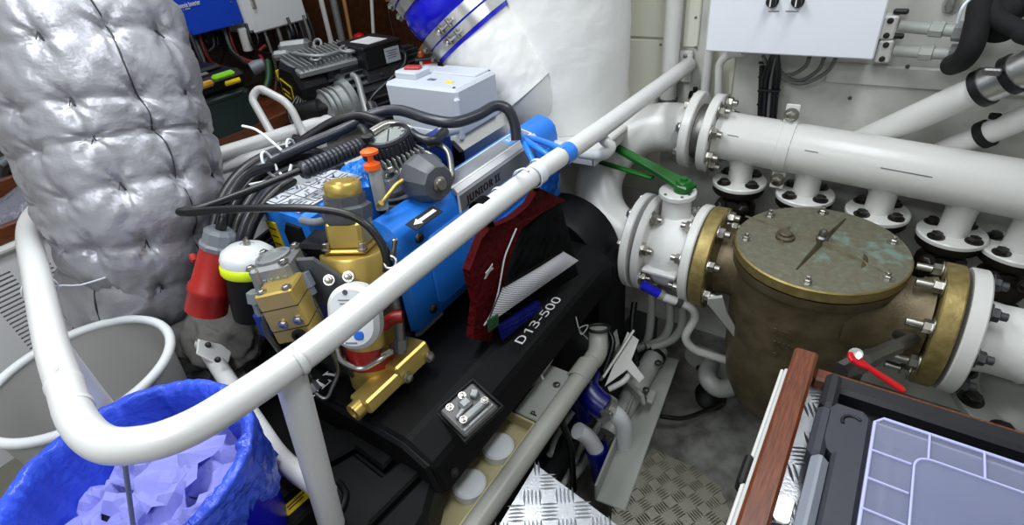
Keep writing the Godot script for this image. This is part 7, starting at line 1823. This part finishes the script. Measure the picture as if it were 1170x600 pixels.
	part(o, "lashing", bs, M.blue, "blue lashing strap")
	part(o, "end_cloth", pillow(Vector3(-0.6297, 0.965, -0.9533), Vector3(-0.5452, 0.955, -0.9217), Vector3(-0.608, 0.8403, -0.9928), Vector3(-0.6264, 0.8268, -0.9366), Vector3(0.02, 0, 0), 0.01, 0.008), M.blue)
	part(o, "cable_tie", mb().tube(curve([Vector3(-0.68, 0.8899, -0.9308), Vector3(-0.5482, 1.0111, -0.7586), Vector3(-0.5261, 1.0248, -0.7567), Vector3(-0.5117, 1.0242, -0.752)], 6), 0.0025, 6), M.tie)

func hoses() -> void:
	# big dark grey hose looping to the electric box
	var h := thing("air_hose", "thick dark grey hose arching from the blue compressor's far end across the grey electric box", "hose", Vector3(-0.7801, 1.0589, -0.8209))
	part(h, "hose", mb().tube(curve([Vector3(-0.66, 0.9935, -0.9325), Vector3(-0.6663, 1.026, -0.9405), Vector3(-0.6813, 1.0576, -0.9409), Vector3(-0.7023, 1.068, -0.9262), Vector3(-0.7146, 1.0631, -0.8745), Vector3(-0.7394, 1.0626, -0.8247), Vector3(-0.7904, 1.0701, -0.8074), Vector3(-0.8707, 1.0819, -0.8021), Vector3(-0.9231, 1.0764, -0.7726), Vector3(-0.9616, 1.0581, -0.7121), Vector3(-0.9882, 1.0509, -0.6248), Vector3(-1.0185, 1.0372, -0.5441), Vector3(-1.0168, 1.0159, -0.4814), Vector3(-1.0076, 0.9713, -0.4347), Vector3(-1.0102, 0.8943, -0.3969)], 8), 0.0118, 16), M.hose_grey)
	part(h, "print_line", mb().tube(curve([Vector3(-0.922, 1.0873, -0.7752), Vector3(-0.9603, 1.069, -0.7149), Vector3(-0.9865, 1.0616, -0.6276)], 8), 0.0014, 5), M.tie)
	solo("air_hose", "short dark hose with bent end between the pressure gauge and the grey electric box", "hose", mb().tube(curve([Vector3(-0.8136, 1.0495, -0.772), Vector3(-0.7887, 1.0423, -0.7696), Vector3(-0.7636, 1.0366, -0.7838), Vector3(-0.7765, 1.0352, -0.8338)], 7), 0.0105, 14), M.hose_grey, Vector3(-0.7887, 1.0423, -0.7696))
	solo("air_hose", "black hose rising from the coil to the gauge elbow in front of the grey pump", "hose", mb().tube(curve([Vector3(-1.0716, 1.0226, -0.6435), Vector3(-1.0244, 1.0522, -0.6896), Vector3(-0.983, 1.0728, -0.7238), Vector3(-0.9378, 1.0792, -0.7485), Vector3(-0.8887, 1.0744, -0.7513), Vector3(-0.8564, 1.0732, -0.7445)], 7), 0.011, 14), M.rubber, Vector3(-0.983, 1.0728, -0.7238))
	solo("air_hose", "black corrugated hose end dropping beside the gauge elbow", "hose", mb().tube(curve([Vector3(-0.9614, 1.0817, -0.8089), Vector3(-0.9335, 1.068, -0.7879), Vector3(-0.9164, 1.0591, -0.7628)], 6), 0.012, 12), M.rubber, Vector3(-0.9335, 1.068, -0.7879))
	# coil of black hose
	var c := thing("hose_coil", "coil of shiny black hose bundled with white cable ties right of the silver lagging", "hose", Vector3(-1.0146, 0.9556, -0.5073))
	for k in 6:
		var dx := k * 5.0
		var r := 0.012 if k < 3 else 0.01
		var pts := []
		var a0 := Vector3(-1.0366, 0.8899, -0.3577)
		var pa := [Vector3(-1.0302, 0.896, -0.3679), Vector3(-1.04, 0.9558, -0.4119), Vector3(-1.0484, 1.002, -0.4605), Vector3(-1.0557, 1.031, -0.5256), Vector3(-1.0535, 1.036, -0.6077), Vector3(-1.0363, 1.0186, -0.6669), Vector3(-1.0043, 0.9839, -0.692), Vector3(-0.983, 0.9451, -0.6443), Vector3(-0.9996, 0.9173, -0.5467), Vector3(-1.0221, 0.885, -0.4408)]
		for p in pa:
			var q: Vector3 = p
			pts.append(q + Vector3(0.02, -0.006, 0.002) * k + Vector3(0, 0.004 * sin(k * 2.3 + q.x * 9.0), 0))
		part(c, "loop", mb().tube(curve(pts, 6), r, 12), M.rubber if k % 3 != 1 else M.hose_grey)
	for q in [[Vector3(-0.9984, 1.0425, -0.5487), Vector3(0.7, 0.2, -0.35), 0.026], [Vector3(-1.0119, 1.0433, -0.6154), Vector3(0.8, 0.05, -0.35), 0.024]]:
		var f := fr(q[0], q[1])
		var el := []
		for i in 24:
			var a := TAU * i / 24.0
			el.append(f * Vector3(cos(a) * q[2], 0, sin(a) * q[2] * 0.62))
		part(c, "cable_tie", mb().tube(el, 0.003, 6, false, true), M.tie, "white cable tie")
	part(c, "cable_tie", mb().tube(curve([Vector3(-0.985, 1.0632, -0.5768), Vector3(-1.0331, 1.0793, -0.5845), Vector3(-1.0678, 1.0932, -0.5852), Vector3(-1.1018, 1.0986, -0.5791)], 6), 0.003, 6), M.tie, "loose white tail of a cable tie")
	part(c, "cable_tie", mb().tube(curve([Vector3(-0.9497, 1.0377, -0.5361), Vector3(-0.927, 1.032, -0.5332), Vector3(-0.9267, 1.0534, -0.5519)], 6), 0.003, 6), M.tie)
	# charging hose: hairpin of thin black hose with a grip
	var f := thing("charging_hose", "thin shiny black charging hose doubling back from the brass tower to a corrugated grip", "hose", Vector3(-0.7983, 1.0522, -0.4659))
	part(f, "hose", mb().tube(curve([Vector3(-0.6191, 0.9497, -0.4687), Vector3(-0.6199, 0.9766, -0.4761), Vector3(-0.6341, 1.0039, -0.481), Vector3(-0.6569, 1.0297, -0.4782), Vector3(-0.6902, 1.0458, -0.4668), Vector3(-0.739, 1.0571, -0.4392), Vector3(-0.807, 1.0595, -0.4046), Vector3(-0.8852, 1.0553, -0.3718), Vector3(-0.9471, 1.048, -0.3488), Vector3(-0.9651, 1.0485, -0.3431), Vector3(-0.9558, 1.0498, -0.3513), Vector3(-0.9292, 1.0512, -0.3804), Vector3(-0.901, 1.0541, -0.4502), Vector3(-0.8818, 1.0568, -0.5129), Vector3(-0.8754, 1.0566, -0.5481)], 7), 0.0068, 12), M.rubber)
	part(f, "ferrule", mb().lathe(fr(Vector3(-0.6182, 0.9326, -0.4623), Vector3(-0.6199, 0.9766, -0.4761) - Vector3(-0.6182, 0.9326, -0.4623)), [Vector2(0, -0.03), Vector2(0.008, -0.03), Vector2(0.008, 0.012), Vector2(0.0068, 0.013), Vector2(0, 0.013)], 12), M.dull_steel)
	part(f, "bleed_key", mb().tube(ring(Vector3(-0.6111, 0.9665, -0.4741), Vector3(0.3, 0.6, 0.5), 0.01, 16), 0.0028, 6, false, true).box(fr(Vector3(-0.6185, 0.9784, -0.4938), Vector3(0.2, 1, -0.3)), Vector3(0.006, 0.04, 0.01), 0.002), M.bolt)
	var ga := Vector3(-0.8786, 1.0529, -0.5349)
	var gb := Vector3(-0.8485, 1.0585, -0.6769)
	var gdir := (gb - ga).normalized()
	var gl := (gb - ga).length()
	var prof := [Vector2(0, 0), Vector2(0.012, 0.0), Vector2(0.0155, 0.004)]
	for k in 14:
		var s := 0.008 + (gl - 0.02) * k / 14.0
		prof.append(Vector2(0.0172, s))
		prof.append(Vector2(0.0175, s + 0.0045))
		prof.append(Vector2(0.0145, s + 0.007))
	prof.append(Vector2(0.012, gl))
	prof.append(Vector2(0, gl))
	part(f, "grip", mb().lathe(fr(ga, gdir), prof, 22), M.hose_grey, "corrugated grey grip")
	var q := solo("acrylic_sheet", "clear pale plastic sheet between the hose coil and the pictogram panel", "sheet", mb().prism(fxy(Vector3(-0.9779, 0.9876, -0.5323), Vector3(0.6, 0, -0.7), Vector3(0, 1, 0)), round_rect(0.16, 0.07, 0.01), 0.004, 0.001), M.milky, Vector3(-0.9779, 0.9876, -0.5323))

func sport_bag() -> void:
	var o := thing("bag", "maroon and black bag with net pocket hanging from the rail before the blue compressor", "bag", Vector3(-0.55, 0.687, -0.8))
	var tl := Vector3(-0.585, 0.8625, -0.8028)
	var tr_ := Vector3(-0.565, 0.8595, -0.944)
	var br := Vector3(-0.5, 0.6938, -0.9049)
	var bl := Vector3(-0.575, 0.6931, -0.6415)
	part(o, "body", pillow(tl, tr_, br, bl, Vector3(0.022, 0.012, 0.0), 0.045, 0.006), M.bag_black)
	# maroon gusset at the left and over the top
	var gp := PackedVector2Array()
	for p in [Vector3(-0.57, 0.9228, -0.6516), Vector3(-0.57, 0.9294, -0.681), Vector3(-0.57, 0.911, -0.7587), Vector3(-0.57, 0.9106, -0.8144), Vector3(-0.57, 0.93, -0.8587), Vector3(-0.57, 0.8465, -0.9682), Vector3(-0.57, 0.8675, -0.8611), Vector3(-0.57, 0.8737, -0.7816), Vector3(-0.57, 0.8278, -0.7245), Vector3(-0.57, 0.7653, -0.6903), Vector3(-0.57, 0.6808, -0.632), Vector3(-0.57, 0.7309, -0.5799), Vector3(-0.57, 0.8001, -0.6101), Vector3(-0.57, 0.8812, -0.6041)]:
		gp.append(Vector2(-p.z, p.y))
	part(o, "gusset", mb().prism(Transform3D(Basis(Vector3(0, 0, -1), Vector3.UP, Vector3.RIGHT), Vector3(-0.578, 0, 0)), gp, 0.017, 0.0, true), M.maroon)
	var pp := [Vector3(-0.556, 0.8893, -0.7561), Vector3(-0.556, 0.8667, -0.7267), Vector3(-0.556, 0.8448, -0.7039), Vector3(-0.554, 0.7864, -0.6682), Vector3(-0.554, 0.7567, -0.6407), Vector3(-0.556, 0.7424, -0.6134)]
	part(o, "piping", mb().tube(curve(pp, 8), 0.0018, 8), M.tie)
	# net pocket
	var a := Vector3(-0.54, 0.8111, -0.665)
	var b := Vector3(-0.51, 0.794, -0.8444)
	var c := Vector3(-0.485, 0.7589, -0.8718)
	var d := Vector3(-0.54, 0.7608, -0.6011)
	var nrm := Vector3(0.9, 0.45, 0.1).normalized()
	part(o, "net_pocket", mb().sheet(20, 12, func(u, v): return a.lerp(b, u).lerp(d.lerp(c, u), v) + nrm * (0.012 * sin(PI * u) * sin(PI * v) + 0.006)), M.net)
	part(o, "pocket_lining", mb().sheet(20, 12, func(u, v): return a.lerp(b, u).lerp(d.lerp(c, u), v) + nrm * (0.01 * sin(PI * u) * sin(PI * v) + 0.001)), mat(Color(0.12, 0.12, 0.14), 0.8))
	part(o, "pocket_hem", mb().tube(curve([a + nrm * 0.006, a.lerp(b, 0.5) + nrm * 0.01, b + nrm * 0.006], 5), 0.003, 8), M.bag_black)
	part(o, "blue_hem", pillow(Vector3(-0.54, 0.7324, -0.6344), Vector3(-0.52, 0.7177, -0.7591), Vector3(-0.51, 0.7001, -0.755), Vector3(-0.53, 0.6959, -0.6318), Vector3(0.012, 0.006, 0), 0.02, 0.003), M.bag_blue)
	part(o, "green_patch", pillow(Vector3(-0.528, 0.7836, -0.5922), Vector3(-0.528, 0.7737, -0.6283), Vector3(-0.528, 0.7461, -0.626), Vector3(-0.528, 0.7511, -0.5912), Vector3(0.004, 0.002, 0), 0.004), M.wire_green)
	part(o, "emblem", mb().prism(fxy(Vector3(-0.559, 0.846, -0.6512), Vector3(0.0, -0.3, -1), Vector3(0.3, 0.9, 0)), PackedVector2Array([Vector2(-0.012, -0.02), Vector2(0.0, -0.012), Vector2(0.004, 0.002), Vector2(0.014, 0.008), Vector2(0.005, 0.01), Vector2(0.004, 0.022), Vector2(-0.004, 0.01), Vector2(-0.01, 0.004), Vector2(-0.004, -0.004)]), 0.002), M.print_white)
	for q in [[Vector3(-0.58, 0.918, -0.7042), Vector3(-0.5507, 0.985, -0.6552)], [Vector3(-0.575, 0.9177, -0.8652), Vector3(-0.5373, 0.985, -0.8129)]]:
		var top: Vector3 = q[1]
		var f := fr(top, Vector3(0, 0, -1))
		part(o, "strap", mb().tube([q[0], (q[0] as Vector3).lerp(top, 0.5) + Vector3(0.004, 0, 0), top + Vector3(0.0, -0.022, 0)], 0.008, 8), M.bag_black)
		part(o, "strap_loop", mb().lathe(fr(top, Vector3(0, 0, -1)), [Vector2(0.0207, -0.012), Vector2(0.023, -0.012), Vector2(0.023, 0.012), Vector2(0.0207, 0.012)], 24), M.bag_black if q[1] == Vector3(-0.5507, 0.985, -0.6552) else M.tie)

func _ready() -> void:
	camera_and_light()
	make_materials()
	setting()
	pipework()
	column()
	bulkhead_fittings()
	engine()
	guard_rails()
	lagged_pipe()
	compressor()
	port_equipment()
	bins_and_floor_things()
	plates_and_chest()
	sport_bag()
	hoses()
	bilge_gear()
